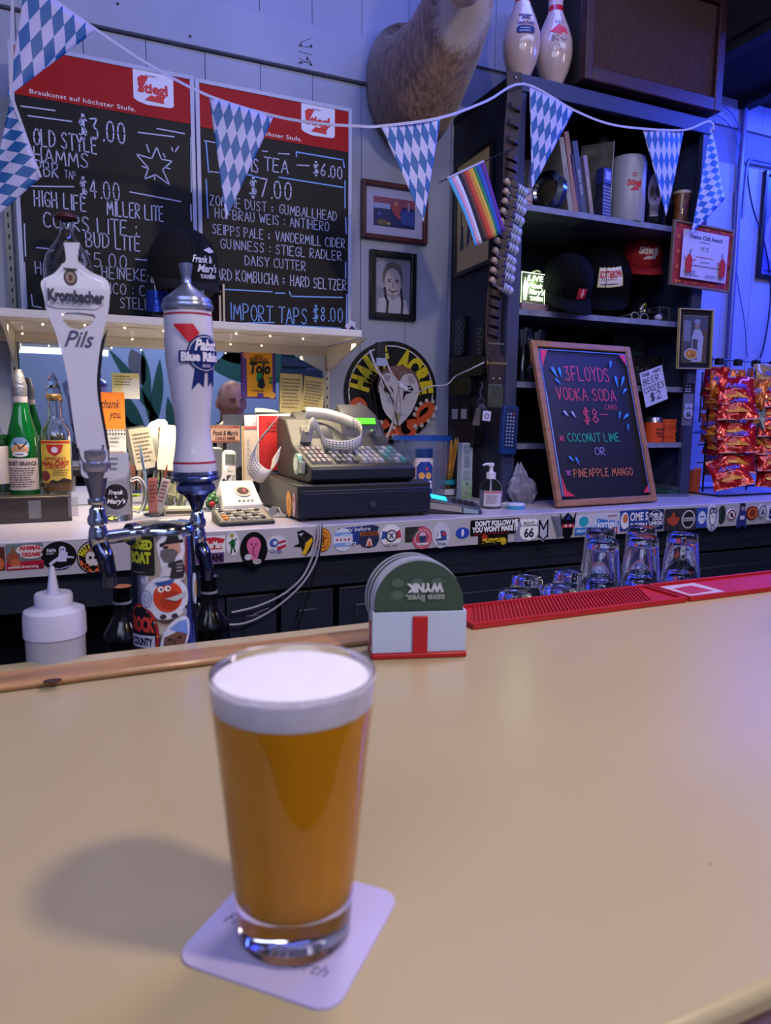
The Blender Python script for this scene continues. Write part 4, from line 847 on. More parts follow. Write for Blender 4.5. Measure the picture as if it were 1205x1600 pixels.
# tape roll and clip on the register's left side
xs_ = -rw/2
part('round_clip', MB().cyl((xs_-.012, .10, .05), (xs_-.001, .10, .05), .03, n=28), mat('8ABCA0', .35), rg, label='pale green round clip on the side of the register')
part('clip_ring', MB().cyl((xs_-.0135, .10, .05), (xs_-.0125, .10, .05), .02, n=28), mat('D8E0D8', .35), rg)
part('clip_box', MB().box(xs_-.012, .045, .025, xs_-.001, .078, .06), mat('9AA09A', .3), rg, bevel=.003)
# papers left of / behind the register
card('red_folder', 'red folder with papers standing behind the cash register', 'folder', 402, 650, 470, 735, DY+.37+.02, 'B01E22', [('r', 'C8C4C8', 0, 0, .04, 1), ('g', '70201E', .2, .7, .8, .9, 3)], th=.006)
card('paper_sheet', 'white sheets standing tilted behind the red folder', 'paper', 387, 646, 505, 740, DY+.37+.035, 'B8B8C4', [], tilt=-.05, th=.003)
card('cardboard_folder', 'tan and white document box beside the register', 'folder', 379, 666, 402, 752, DY+.37, 'BDB0A4', [('r', 'A88A5A', 0, 0, .12, 1), ('r', 'B04A4A', .12, .95, 1, 1), ('g', '9A9AA4', .3, .1, .5, .8, 10)], th=.01)
rp_ = thing('receipt_strip', 'long curled strip of receipt paper hanging left of the register', 'receipt', atY(415, 745, DY+.20)*1.0)
cpts = catmull([(.035, .02, .16), (.0, -.0, .125), (-.035, -.02, .09), (-.05, -.03, .045), (-.035, -.045, .015), (-.01, -.045, .005), (.015, -.03, .03), (.03, -.01, .07)], 5)
v = []; f = []
for p in cpts: v += [p+Vector((-.012, 0, -.018)), p+Vector((.016, .006, .02))]
for i in range(len(cpts)-1): f.append((2*i, 2*i+1, 2*i+3, 2*i+2))
rr_ = part('strip', MB().add(v, f), mat('BEB8B0', .7), rp_); rr_.modifiers.new('s', 'SOLIDIFY').thickness = .0006
tm = MB()
for i in range(2, 20):
    p, q_ = cpts[i], cpts[i+1]; e_ = Vector((-.0005, -.0014, .0002))
    for k in range(5):
        o_ = Vector((-.010+k*.0052, k*.0012, -.015+k*.0072)); a_ = p+(q_-p)*.2+o_+e_; b_ = p+(q_-p)*.7+o_+e_; w2 = Vector((.002, .0004, .0028))
        tm.add([a_, b_, b_+w2, a_+w2], [(0, 1, 2, 3)])
part('strip_print', tm, mat('6A6670', .8), rr_, kind='stuff')

# ---- right of the register
bp_ = Vector(((atY(625, 700, 2.2).x+atY(702, 700, 2.2).x)/2, 2.22, CZ))
br_ = (atY(702, 700, 2.22).x-atY(618, 700, 2.22).x)/2
bh = atY(660, 681, 2.22).z-CZ
t = thing('blue_plastic_tub', 'large clear blue rimmed plastic tub behind the antacid bottle', 'tub', bp_)
part('wall', MB().lathe([(br_*.8, 0), (br_*.98, bh-.01), (br_*.96, bh-.01), (br_*.78, .004), (0, .004)], 40, sy=.85), mat('6A7AA8', .15, alpha=.22), t)
part('rim', MB().lathe([(br_*.96, bh-.014), (br_*1.02, bh-.014), (br_*1.02, bh), (br_*.96, bh)], 40, sy=.85, closed=True), mat('1E4AA8', .35), t)
sx_ = atZ(663, 778, CZ)
t = thing('antacid_bottle', 'white antacid tablet bottle with a blue label and cap', 'bottle', atZ(661, 783, CZ))
TH = atY(661, 715, t.location.y).z-CZ; TR = .034
part('body', MB().lathe([(TR*.95, 0), (TR, .004), (TR, TH-.01), (TR*.9, TH), (TR*.85, TH), (0, TH)], 28), mat('B8A8B8', .4), t)
part('cap', MB().lathe([(TR*.9, TH), (TR*.92, TH+.028), (TR*.85, TH+.031), (0, TH+.031)], 28), mat('173A7A', .4), t)
lb = part('label', MB().prism(rrect(-.030, .025, .030, TH-.006, .003), -.0008, 0), mat('D0CCE0', .5), t, cut=.01, remap=wrap_at(TR+.0005, -.3), recalc=True)
art(lb, .06, TH-.031, [('p', '1E3A98', [(0,0),(1,0),(1,.8),(.75,.95),(.25,.95),(0,.8)]), ('e', 'D8A060', .3, .55, .18, .1), ('e', 'D8A060', .7, .55, .18, .1), ('e', 'C83A5A', .6, .75, .06, .05), ('t', 'F4F4FF', 'TUMS', .5, .3, .2, {'b': .06, 'w': .8})], y=-.0009, z0=.025, cut=.008, remap=wrap_at(TR+.0008, -.3))
jr = atZ(697, 775, CZ)
t = thing('pencil_jar', 'clear glass jar with teal band holding pencils', 'jar', jr)
part('glass', MB().lathe([(.028, 0), (.034, .004), (.034, .105), (.032, .105), (.031, .008), (0, .007)], 28), THIN, t)
part('teal_band', MB().lathe([(.0345, .045), (.0345, .062)], 28), mat('1A8AA0', .4), t)
part('paper_label', MB().lathe([(.0346, .008), (.0346, .028)], 28), mat('B8BCD0', .6), t)
for i in range(9):
    a = i*2.399; rr = .018 if i else 0
    bx_ = jr+Vector((rr*.6*cos(a), rr*.6*sin(a), .009)); L = .17+.012*(i % 3)
    c = ['D8902A', 'C87A24', 'E0A040'][i % 3]
    lbs = ['tallest', 'second', 'third', 'fourth', 'fifth', 'sixth', 'seventh', 'eighth', 'ninth']
    p = thing('pencil', 'orange yellow pencil standing in the glass jar beside the card box', 'pencil', bx_, (.13*sin(a)*-.6, .16*cos(a), 0), 'pencils in the glass jar')
    part('shaft', MB().cyl((0, 0, 0), (0, 0, L), .0037, n=6), mat(c, .4), p); part('tip', MB().cyl((0, 0, L), (0, 0, L+.014), .0036, .0004, n=6), mat('C8A070', .6), p)
t = thing('tall_carton', 'tall narrow pale green and white carton with small print', 'box', atZ(731, 779, CZ)+Vector((0, .01, 0)), (0, 0, .05))
kw = .045; kh = atY(732, 692, t.location.y).z-CZ
part('carton', MB().box(-kw/2, 0, 0, kw/2, .03, kh), mat('A8B6CC', .5), t, bevel=.001)
art(t, kw, kh, [('r', '7AA67A', 0, 0, 1, .1), ('r', '8FAF94', 0, .1, 1, .22), ('r', '9EB6AE', 0, .22, 1, .32), ('g', '5A6A88', .12, .8, .9, .97, 5), ('g', '6A7A98', .15, .55, .8, .78, 8), ('r', '8AA0B0', .15, .34, .75, .5), ('e', '2A5A8A', .5, .26, .09, .025), ('r', 'C8D0C8', .08, .05, .55, .16)]+[('r', '3A4A4A', .12+.05*i, .06, .14+.05*i, .15) for i in range(8)], y=-.0003)
# card terminal
e1 = atZ(690, 800, CZ)
t = thing('card_terminal', 'grey handheld card payment terminal with a glowing blue screen', 'card terminal', atZ(716, 803, CZ)+Vector((0, .03, .004)), (.16, 0, -.38))
part('body', MB().hexa([(-.085, -.035, .0), (.085, -.035, 0), (.085, .035, 0), (-.085, .035, 0), (-.085, -.033, .05), (.080, -.035, .018), (.080, .035, .018), (-.085, .033, .05)]), mat('3C3E4C', .4), t, bevel=.007)
def trm(x): return .05-(x+.085)*.194+.0012
part('screen', MB().add([(-.07, -.024, trm(-.07)), (-.022, -.024, trm(-.022)), (-.022, .024, trm(-.022)), (-.07, .024, trm(-.07))], [(0, 1, 2, 3)]), mat('28B8F0', em=1.6), t)
for i in range(4):
    for j in range(3): x_ = -.005+i*.018; part('key', MB().box(x_, -.02+j*.015, trm(x_)-.003, x_+.012, -.01+j*.015, trm(x_)+.0015), mat('23242E', .4), t)
part('side_band', MB().hexa([(-.084, -.0375, .02), (.02, -.0375, .008), (.02, -.036, .008), (-.084, -.036, .02), (-.084, -.0375, .04), (.02, -.0375, .024), (.02, -.036, .024), (-.084, -.036, .04)]), mat('A09A98', .5), t)
part('side_label', MB().hexa([(.025, -.0375, .006), (.07, -.0375, .004), (.07, -.036, .004), (.025, -.036, .006), (.025, -.0375, .022), (.07, -.0375, .014), (.07, -.036, .014), (.025, -.036, .022)]), mat('8EA4B8', .4), t)
# hand sanitizer
t = thing('hand_sanitizer', 'clear pump bottle of hand sanitizer with white label and red line', 'bottle', atZ(766, 793, CZ))
SR = .035; SH = atY(766, 748, t.location.y).z-CZ
part('body', MB().lathe([(SR*.95, 0), (SR, .004), (SR, SH*.66), (SR*.9, SH*.85), (SR*.55, SH*.97), (.013, SH), (.013, SH+.004), (0, SH+.004)], 32), THIN, t)
part('gel', MB().lathe([(SR*.9, .002), (SR*.95, .006), (SR*.95, SH*.58), (0, SH*.58)], 28), mat('C8CCD8', .1, trans=.7, ior=1.33), t)
part('pump_collar', MB().lathe([(.015, SH), (.0155, SH+.02), (.007, SH+.022), (.0055, SH+.038), (.009, SH+.04), (.009, SH+.05), (0, SH+.052)], 20), mat('D8D6E8', .35), t)
part('nozzle', MB().tube([(.004, 0, SH+.046), (-.02, 0, SH+.047), (-.032, 0, SH+.043)], [.005, .004, .0025], 10), mat('D8D6E8', .35), t)
part('dip_tube', MB().cyl((0, 0, .01), (0, 0, SH), .003, n=8), mat('D8D8E4', .3), t)
lb = part('label', MB().prism(rrect(-.042, .008, .042, SH*.6, .003), -.0008, 0), mat('C4BFD0', .5), t, cut=.01, remap=wrap_at(SR+.0005), recalc=True)
art(lb, .084, SH*.6-.008, [('r', 'C84A5A', 0, .88, 1, .97), ('g', '7A708A', .1, .15, .6, .78, 7), ('r', '5A5468', .76, .1, .82, .6)], y=-.0009, z0=.008, cut=.008, remap=wrap_at(SR+.0008))
t = thing('tape_puck', 'flat white and blue round tin beside the pump bottle', 'tin', atZ(806, 795, CZ))
part('base', MB().lathe([(.027, 0), (.028, .002), (.028, .012), (0, .012)], 32), mat('3A9AD0', .4), t)
part('lid', MB().lathe([(.0285, .012), (.0285, .017), (.027, .018), (0, .018)], 32), mat('C8CCE4', .4), t)
t = thing('paper_napkin', 'small folded white napkin between the pump bottle and the round tin', 'napkin', atZ(792, 787, CZ), (0, 0, .6))
part('sheet', MB().box(-.03, -.015, 0, .03, .015, .003), mat('C8C6DC', .7), t, bevel=.001)
# plastic bag with snacks inside the cabinet foot
bgp = atZ(826, 788, CZ)
t = thing('plastic_bag', 'crumpled clear plastic bag of brown nuts at the foot of the cabinet', 'bag', bgp+Vector((0, .03, 0)))
v = []; f = []; n = 26; m_ = 16
for j in range(m_+1):
    u = j/m_; z_ = u*.135; r0_ = .048*(sin(PI*min(1, u*1.15+.12))**.5 if u < .75 else .4*(1-u)/.25+.12)
    for i in range(n):
        a = 2*PI*i/n; rr = r0_*(1+.16*sin(5*a+7*u)+.09*sin(9*a-11*u)+random.uniform(-.05, .05))
        v.append((rr*cos(a)-.02*u, rr*sin(a)*.7, z_+.006*sin(3*a)*u))
for j in range(m_):
    for i in range(n): f.append((j*n+i, j*n+(i+1) % n, (j+1)*n+(i+1) % n, (j+1)*n+i))
part('film', MB().add(v, f), mat('A8A8CC', .2, alpha=.45, bump=.4, bs=50), t, sharp=20)
nb = MB()
for i in range(70):
    a = random.uniform(0, 2*PI); rr = .032*random.random()**.5; nb.sphere((rr*cos(a), rr*sin(a)*.7, .009+random.random()*.045), .006, 6, 4, (1, 1.2, .8))
part('nuts', nb, mat('6A4030', .5, noise=.4, ns=60), t, kind='stuff')
# ================================================================ pictures on the back wall
def picture(name, label, cat, x0, y0, x1, y1, Y, fw, fc, matw, matc, items, corners=None, depth=.018, bevel=.003, seed=2, inner=None):
    if corners: M, w_, h = frame3(*corners); t = thing(name, label, cat, M=M)
    else:
        o, w_, h = wall_rect(x0, y0, x1, y1, Y); t = thing(name, label, cat, o)
    fm = mat(fc, .35, noise=.2, ns=12, coat=.2)
    for b in ((-w_/2, 0, -w_/2+fw, h), (w_/2-fw, 0, w_/2, h), (-w_/2+fw, 0, w_/2-fw, fw), (-w_/2+fw, h-fw, w_/2-fw, h)):
        part('frame_side', MB().box(b[0], -depth, b[1], b[2], 0, b[3]), fm, t, bevel=bevel)
    part('mount', MB().box(-w_/2+fw, -.004, fw, w_/2-fw, 0, h-fw), mat(matc, .6), t)
    if inner: 
        g = fw+matw-.003; part('gilt_fillet', MB().box(-w_/2+g, -.0045, g, w_/2-g, -.0035, h-g), mat(inner, .3, .6), t)
    pw_, ph_ = w_-2*(fw+matw), h-2*(fw+matw)
    ph = part('photograph', MB().box(-pw_/2, -.0055, fw+matw, pw_/2, -.003, h-fw-matw), mat('30303A', .4), t)
    art(ph, pw_, ph_, items, y=-.0058, z0=fw+matw, seed=seed, rough=.35)
    return t
picture('framed_photo', 'photograph in a dark red wooden frame with wide white mount', 'picture', 563, 288, 666, 378, YW-.004, .017, '43161E', .032, '9A9AC0',
        [('r', '18205A', 0, 0, 1, 1), ('r', '7A3A58', 0, .72, 1, 1), ('r', '8A90C0', 0, .6, .4, .78), ('p', '8A3A4A', [(.4,.75),(.55,.85),(.68,.7),(.62,.45),(.7,.3),(.6,.28),(.45,.5)]), ('e', 'B06A60', .53, .82, .05, .08), ('r', '8A80A0', .82, .5, .86, .9), ('e', '5A4A40', .2, .12, .14, .1), ('e', '8A7A5A', .35, .1, .05, .05), ('r', '2A3A8A', .65, .1, 1, .6), ('e', '3A4A9A', .12, .4, .05, .07)])
picture('framed_photo', 'black framed monochrome photograph of a smiling girl with two braids', 'picture', 576, 394, 648, 500, YW-.004, .022, '0A0A10', .0, '8A8A9A',
        [('r', '7A7A8A', 0, 0, 1, 1), ('e', '8E8E9E', .2, .7, .25, .25), ('e', '5A5450', .5, .66, .29, .27), ('e', 'A89A98', .5, .56, .235, .26), ('p', '60564E', [(.25,.75),(.3,.88),(.5,.94),(.72,.88),(.77,.72),(.6,.82),(.4,.82)]),
         ('p', 'A8A4AE', [(.05,0),(.1,.25),(.35,.32),(.5,.26),(.65,.32),(.9,.25),(.97,0)]), ('p', '8A828A', [(.42,.35),(.58,.35),(.55,.25),(.45,.25)]), ('l', '2E2A2E', [(.27,.45),(.3,.3),(.36,.2),(.34,.02)], .045), ('l', '2E2A2E', [(.74,.45),(.76,.3),(.78,.15),(.76,.02)], .045),
         ('l', '3A3034', [(.36,.6),(.44,.61)], .014), ('l', '3A3034', [(.57,.61),(.65,.6)], .014), ('e', '2A2228', .4, .575, .025, .012), ('e', '2A2228', .61, .575, .025, .012), ('l', '7A6A6C', [(.5,.57),(.48,.48),(.53,.48)], .01), ('l', '4A3438', [(.39,.43),(.5,.39),(.62,.43)], .018), ('l', 'D8D0D4', [(.43,.425),(.5,.41),(.58,.425)], .01)])
# round owl sign
o, w_, h = wall_rect(535, 533, 683, 693, YW-.006)
R = h/2
t = thing('round_owl_sign', 'round black sign with yellow arched lettering, an owl face and orange tentacles', 'sign', (o.x, YW-.006, o.z))
part('disc', MB().prism(ell(0, R, R, R, 56), -.006, 0), mat('0A0A0E', .4), t, recalc=True, bevel=.001)
def arcs(cx, cz, pts): return [(cx+a, cz+b) for a, b in pts]
tent = lambda pts, w: ('l', 'C8532A', pts, w)
def cat2(P, k=5): return [(p.x, p.y) for p in catmull([Vector((a, b, 0)) for a, b in P], k)]
it = [('o', 'C8C4CC', .5, .5, .455, .455, .012)]
def tentacle(P, w):
    Q = cat2(P)
    n = len(Q); res = []
    for i in range(n-1): res.append(('l', 'C24E28', [Q[i], Q[i+1]], w*(1-.55*i/n)))
    for i in range(2, n-1, 3):
        dx, dz = Q[i+1][0]-Q[i-1][0], Q[i+1][1]-Q[i-1][1]; L = math.hypot(dx, dz); nx, nz = dz/L, -dx/L
        res.append(('e', 'D8CCC8', Q[i][0]+nx*w*.5, Q[i][1]+nz*w*.5, .02, .02)); res.append(('o', '2A2026', Q[i][0]+nx*w*.5, Q[i][1]+nz*w*.5, .012, .012, .004))
    return res
it += tentacle([(.33,.2),(.22,.22),(.12,.29),(.09,.38),(.14,.42),(.2,.38),(.2,.31),(.26,.29)], .08)
it += tentacle([(.67,.2),(.78,.22),(.88,.29),(.91,.37),(.85,.39),(.77,.34),(.74,.27)], .08)
it += tentacle([(.4,.2),(.3,.13),(.36,.07),(.46,.12)], .08)+tentacle([(.5,.2),(.52,.1),(.6,.06),(.68,.12),(.62,.18)], .08)
it += [('p', '6A4A48', cat2([(.28,.5),(.3,.66),(.42,.745),(.58,.745),(.7,.66),(.72,.5),(.5,.4),(.28,.5)])), ('p', 'B8B4BC', cat2([(.29,.55),(.34,.67),(.44,.67),(.5,.6),(.56,.67),(.66,.67),(.72,.52),(.66,.34),(.56,.22),(.5,.18),(.44,.22),(.34,.34),(.29,.55)]))]
it += [('p', '0A0A0E', cat2([(.34,.53),(.38,.57),(.44,.53),(.45,.42),(.42,.48),(.36,.5),(.34,.53)], 4)), ('p', '0A0A0E', cat2([(.66,.53),(.62,.57),(.56,.53),(.55,.42),(.58,.48),(.64,.5),(.66,.53)], 4)), ('e', 'E8E4EC', .39, .545, .008, .008), ('e', 'E8E4EC', .62, .545, .008, .008)]
it += [('p', '9A8A6A', [(.47,.3),(.53,.3),(.5,.2)]), ('l', '7A747C', [(.5,.6),(.48,.4),(.47,.3)], .006), ('l', '7A747C', [(.5,.6),(.52,.4),(.53,.3)], .006)]
it += [('e', 'B8A8A8', .36+.04*i, .70-.01*abs(i-3)+(.015 if i % 2 else 0), .006, .006) for i in range(8)]
it += [('l', '7A747C', [(.33+.012*i,.6),(.35+.012*i,.66)], .004) for i in range(6)]+[('l', '7A747C', [(.67-.012*i,.6),(.65-.012*i,.66)], .004) for i in range(6)]
art(t, 2*R, 2*R, it, y=-.0062)
# arched letters
let = MB()
for i, ch in enumerate('HALF ACRE'):
    if ch == ' ': continue
    a = math.radians(166-i*19.6); v, f = font_mesh(ch, .36*R, .07)
    xs = [q[0] for q in v]; mid = (max(xs)+min(xs))/2; sc_ = .255*R/(max(xs)-min(xs)); rot = a-PI/2
    vv = []
    for x_, z_ in v:
        px, pz = (x_-mid)*sc_, z_+.525*R; vv.append((px*cos(rot)-pz*sin(rot), -.0068-.0044, R+px*sin(rot)+pz*cos(rot)))
    let.add(vv, f)
    part('lettering', let, mat('C8B81E', .45), t); let = MB()

# cables and plug block by the shelf end
def cable(name, label, pts, r, c, cat='cable', k=8, **kw):
    P = catmull([atY(a, b, Y) for a, b, Y in pts], k); o0 = P[0].copy()
    o = part(name, MB().tube([p-o0 for p in P], r, 8), mat(c, .45), None); o.location = o0
    return tag(o, label, cat)
ps = atY(594, 556, 2.28)
t = thing('power_strip', 'small dark plug block with a white label hanging under the shelf end', 'plug', (ps.x, 2.28, ps.z-.03))
part('body', MB().box(-.016, -.012, .02, .016, .012, .075), mat('1E1E26', .4), t, bevel=.004)
part('label', MB().box(-.019, -.0135, -.005, .019, -.0125, .022), mat('9AA4C8', .5), t); part('adapter', MB().box(-.015, -.0125, -.006, .015, .010, .022), mat('2A2A34', .4), t, bevel=.003)
cable('power_cable', 'thick white cable looping from the plug block down behind the register', [(578,548,2.3),(588,575,2.26),(604,600,2.25),(617,628,2.26),(614,660,2.3),(602,690,2.32),(600,705,2.33)], .0045, 'B0ACB8')
cable('power_cable', 'white cable dropping from the shelf end across the owl sign to the white connector', [(598,540,2.3),(606,570,2.27),(616,590,2.26),(626,600,2.25)], .003, 'B8B4C0')
cable('power_cable', 'thin white cable running from the connector up to the leather belt', [(636,610,2.25),(652,613,2.2),(672,604,2.15),(698,601,2.1),(712,588,2.07),(735,577,2.0),(757,566,1.97)], .0022, 'C0BCCC')
cable('black_cable', 'thin black cable hanging across the owl sign down to the counter', [(592,575,2.26),(600,600,2.27),(615,630,2.27),(622,665,2.28),(632,690,2.25),(646,722,2.2)], .0022, '15151C')
cable('black_cable', 'second thin black cable left over the owl sign', [(584,572,2.27),(582,600,2.28),(588,635,2.3),(592,670,2.32),(596,695,2.33)], .0018, '1A1A22')
cn = atY(630, 605, 2.25)
t = thing('cable_connector', 'white rectangular cable connector in front of the owl sign', 'plug', (cn.x, 2.25, cn.z), (0, .5, 0))
part('body', MB().box(-.018, -.007, -.008, .018, .007, .008), mat('C8C4D8', .4), t, bevel=.003); part('strain_relief', MB().cyl((.018, 0, 0), (.026, 0, 0), .003, n=10), mat('C8C4D8', .4), t)
for i, (pts, lb) in enumerate((([(497,818,1.755),(496,845,1.75),(486,876,1.75),(470,905,1.75),(440,930,1.76),(400,948,1.77),(362,957,1.78)], 'upper white cord draped over the sticker edge toward the cupboard'),
                               ([(501,818,1.755),(500,850,1.745),(492,880,1.745),(470,915,1.745),(430,950,1.76),(385,973,1.77),(345,975,1.78),(322,965,1.79),(310,942,1.8)], 'lower longer white cord draped over the sticker edge toward the cupboard'),
                               ([(503,818,1.755),(502,850,1.74),(496,880,1.74),(484,920,1.75),(472,960,1.76),(462,1000,1.77),(455,1060,1.78)], 'black cord falling straight down in front of the cupboards'))):
    cable('long_cable', lb, pts, .0028 if i < 2 else .002, 'A8A8B8' if i < 2 else '101016')
cable('long_cable', 'thin white cord inside the dark opening left of the cupboards', [(312,945,1.85),(330,955,1.86),(352,966,1.84),(380,965,1.81),(420,950,1.79)], .0016, '8A8A98')

# ================================================================ cabinet
XL = atY(786, 650, YC).x; XR = atY(1095, 455, YC).x; CT = atY(817, 118, YC).z
WM = 1.0
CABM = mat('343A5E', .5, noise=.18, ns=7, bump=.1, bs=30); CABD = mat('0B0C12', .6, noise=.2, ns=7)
cb = thing('open_cabinet', 'tall dark navy open-shelved cabinet standing on the back counter', 'cabinet', ((XL+XR)/2, YC, CZ))
cw2 = (XR-XL)/2; chh = CT-CZ; dp = YW-.006-YC
pwid = atY(804, 650, YC).x-XL
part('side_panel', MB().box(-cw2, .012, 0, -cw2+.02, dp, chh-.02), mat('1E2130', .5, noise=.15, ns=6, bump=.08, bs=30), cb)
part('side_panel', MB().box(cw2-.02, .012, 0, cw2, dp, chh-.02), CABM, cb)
part('post', MB().box(-cw2, -.008, 0, -cw2+pwid, .012, chh-.05), CABM, cb, bevel=.002)
part('post', MB().box(cw2-pwid, -.008, 0, cw2, .012, chh-.05), CABM, cb, bevel=.002)
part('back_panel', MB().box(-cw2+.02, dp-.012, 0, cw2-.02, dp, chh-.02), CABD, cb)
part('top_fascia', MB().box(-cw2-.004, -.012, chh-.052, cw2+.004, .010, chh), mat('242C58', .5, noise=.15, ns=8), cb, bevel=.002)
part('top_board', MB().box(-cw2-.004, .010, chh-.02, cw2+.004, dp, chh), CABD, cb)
zsh = [atY(831, 320, YC).z, atY(865, 487, YC).z, atY(830, 597, YC).z, atY(815, 693, YC).z]
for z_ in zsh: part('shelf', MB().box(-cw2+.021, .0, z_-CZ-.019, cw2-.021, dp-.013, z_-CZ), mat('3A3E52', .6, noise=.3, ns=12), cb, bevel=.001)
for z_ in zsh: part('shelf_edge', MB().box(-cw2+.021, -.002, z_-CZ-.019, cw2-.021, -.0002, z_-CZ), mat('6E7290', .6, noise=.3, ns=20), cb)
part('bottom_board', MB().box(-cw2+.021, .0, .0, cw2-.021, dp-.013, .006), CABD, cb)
def cpos(px, py, z_, dy): p = atY(px, py, YC+dy); return Vector((p.x, YC+dy, z_))
def hgt(px, py, dy, z_): return atY(px, py, YC+dy).z-z_
z1, z2, z3, z4 = zsh
# --- top shelf
p = cpos(819, 300, z1, .06); H = hgt(819, 255, .06, z1)
t = thing('decorated_can', 'tall printed tin can at the left end of the top cabinet shelf', 'can', p)
part('body', MB().lathe([(.026, 0), (.028, .003), (.028, H), (.026, H+.003), (0, H+.003)], 26), mat('4A4440', .4, noise=.7, ns=50), t)
lb = part('label', MB().prism(rrect(-.03, .005, .03, H*.42, .002), -.0006, 0), mat('A89AA8', .5), t, cut=.01, remap=wrap_at(.0285, .2), recalc=True)
art(lb, .06, H*.42, [('g', '7A3A3A', .2, .1, .9, .4, 2), ('l', '3A4A8A', [(.3,.6),(.6,.9),(.8,.6)], .06)], y=-.0008, cut=.01, remap=wrap_at(.0285, .2))
p = cpos(857, 300, z1, .05); H = hgt(857, 268, .05, z1)
t = thing('metal_ring', 'polished steel bell-shaped ring standing on the top cabinet shelf beside the books', 'metal ring', p+Vector((0, 0, H/2)), (0, PI/2, .35))
part('ring', MB().lathe([(H*.36, -.02), (H*.5, -.012), (H*.5, .012), (H*.4, .022), (H*.3, .012), (H*.3, -.012)], 36, closed=True), mat('8A8E98', .2, 1), t)
bks = [(893, 877, 216, .010, '8A8478', 'pale spined book leaning left, first of the row on the top shelf'), (901, 885, 207, .009, '8A6450', 'tan brown book leaning left, second of the row on the top shelf'), (907, 893, 242, .006, '3A2E5A', 'thin purple book leaning left between taller books'),
       (914, 898, 222, .011, '3A4668', 'blue book with pale spine lettering leaning in the row'), (926, 914, 244, .008, '857A92', 'lilac grey slim book leaning in the row')]
for i, (pb, pt, yt, th, c, lb) in enumerate(bks):
    b0 = cpos(pb, 328, z1, .03); tp_ = atY(pt, yt, YC+.03); v_ = tp_-b0; an = math.atan2(v_.x, v_.z); L = v_.length
    b0.z += abs(sin(an))*th+.0008
    t = thing('book', lb, 'book', b0, (0, an, 0))
    part('cover', MB().box(-th, 0, 0, -th+.0015, .13, L).box(th-.0015, 0, 0, th, .13, L).box(-th, -.001, 0, th, .001, L), mat(c, .5), t)
    part('pages', MB().box(-th+.0015, .002, .002, th-.0015, .126, L-.003), mat('B0A890', .7), t)
    if i in (0, 3, 4): part('lettering', MB().add(*(lambda v, f: ([(p[1]*.008-.004, -.0016, L*.45+p[0]*.008) for p in v], f))(*font_mesh('SHORT STORIES' if i == 3 else 'TAVERN GUIDE'))), mat('C8C8DC' if i else '4A4458', .6), t)
b0 = cpos(930, 330, z1, .05)
t = thing('picture_board', 'dark printed board standing at an angle right of the books', 'board', b0, (0, .07, .7)); H = hgt(936, 222, .05, z1)
part('board', MB().box(-.004, -.05, 0, .0, .06, H), mat('3A3630', .5, noise=.5, ns=25), t); part('white_edge', MB().box(-.0045, -.052, 0, .0005, -.05, H), mat('9A98A4'), t)
b0 = cpos(937, 330, z1, .17)
t = thing('figurine', 'dark carved bust figurine at the back of the top cabinet shelf', 'figurine', b0); H = hgt(932, 207, .17, z1)
part('base', MB().lathe([(.035, 0), (.035, .012), (.028, .016), (0, .016)], 20), mat('2A2420', .5), t)
part('bust', MB().lathe([(.028, .016), (.036, H*.35), (.03, H*.5), (.014, H*.6), (.016, H*.66), (.026, H*.76), (.027, H*.86), (.018, H*.97), (.001, H)], 20, sy=.8), mat('2E2824', .6, noise=.4, ns=20, bump=.6, bs=30), t)
p = cpos(941, 333, z1, .02); H = hgt(941, 258, .02, z1)
t = thing('box_grater', 'small metal box grater with dark blue top beside the white stein', 'grater', p, (0, 0, .2))
gb = MB().hexa([(-.024, -.02, 0), (.024, -.02, 0), (.024, .02, 0), (-.024, .02, 0), (-.019, -.015, H*.62), (.019, -.015, H*.62), (.019, .015, H*.62), (-.019, .015, H*.62)])
part('body', gb, mat('1C1E34', .5), t)
th_ = MB()
for r in range(9):
    for c in range(6): th_.sphere((-.018+c*.0072+(r % 2)*.0025, -.0195+r*.00055, .008+r*H*.064), .0030, 6, 4, (1, .8, .55))
part('teeth', th_, mat('C8C8DC', .3), t, kind='stuff')
part('top', MB().box(-.021, -.017, H*.62, .021, .017, H*.93), mat('1E2260', .4), t, bevel=.003); part('label', MB().box(-.012, -.0178, H*.7, .014, -.017, H*.86), mat('8A90C8', .5), t)
p = cpos(978, 338, z1, .055); H = hgt(978, 248, .055, z1); SR_ = (atY(1002, 300, YC+.055).x-atY(955, 300, YC+.055).x)/2*.93
t = thing('stein', 'tall off-white ceramic stein with red lettering on the top cabinet shelf', 'stein', p)
part('body', MB().lathe([(SR_*.97, 0), (SR_, .004), (SR_, H-.02), (SR_*.93, H-.008), (SR_*.9, H), (SR_*.82, H), (SR_*.82, .02), (0, .02)], 40), mat('8F8EA0', .35), t)
part('handle', MB().tube(catmull([(SR_-.003, .01, H*.82), (SR_+.03, .02, H*.8), (SR_+.036, .02, H*.5), (SR_+.02, .01, H*.22), (SR_-.003, 0, H*.2)]), .008, 8), mat('8F8EA0', .35), t)
art(t, .05, .06, [('t', 'B01A38', 'Stiegl', .5, .55, .3, {'b': .05, 'w': 1.0}), ('p', 'B01A38', [(.2,.1),(.8,.12),(.8,.35),(.65,.28),(.5,.33),(.35,.22)]), ('g', 'B04A5A', .3, .85, .75, 1.1, 2)], y=-.0008, x0=-.02, z0=H*.42, cut=.01, remap=wrap_at(SR_+.0004, -.42))
p = cpos(1018, 342, z1, .055); H = hgt(1018, 232, .055, z1); BR_ = SR_*.74
t = thing('skull_bottle', 'black growler bottle with a pale skull print on the top cabinet shelf', 'bottle', p)
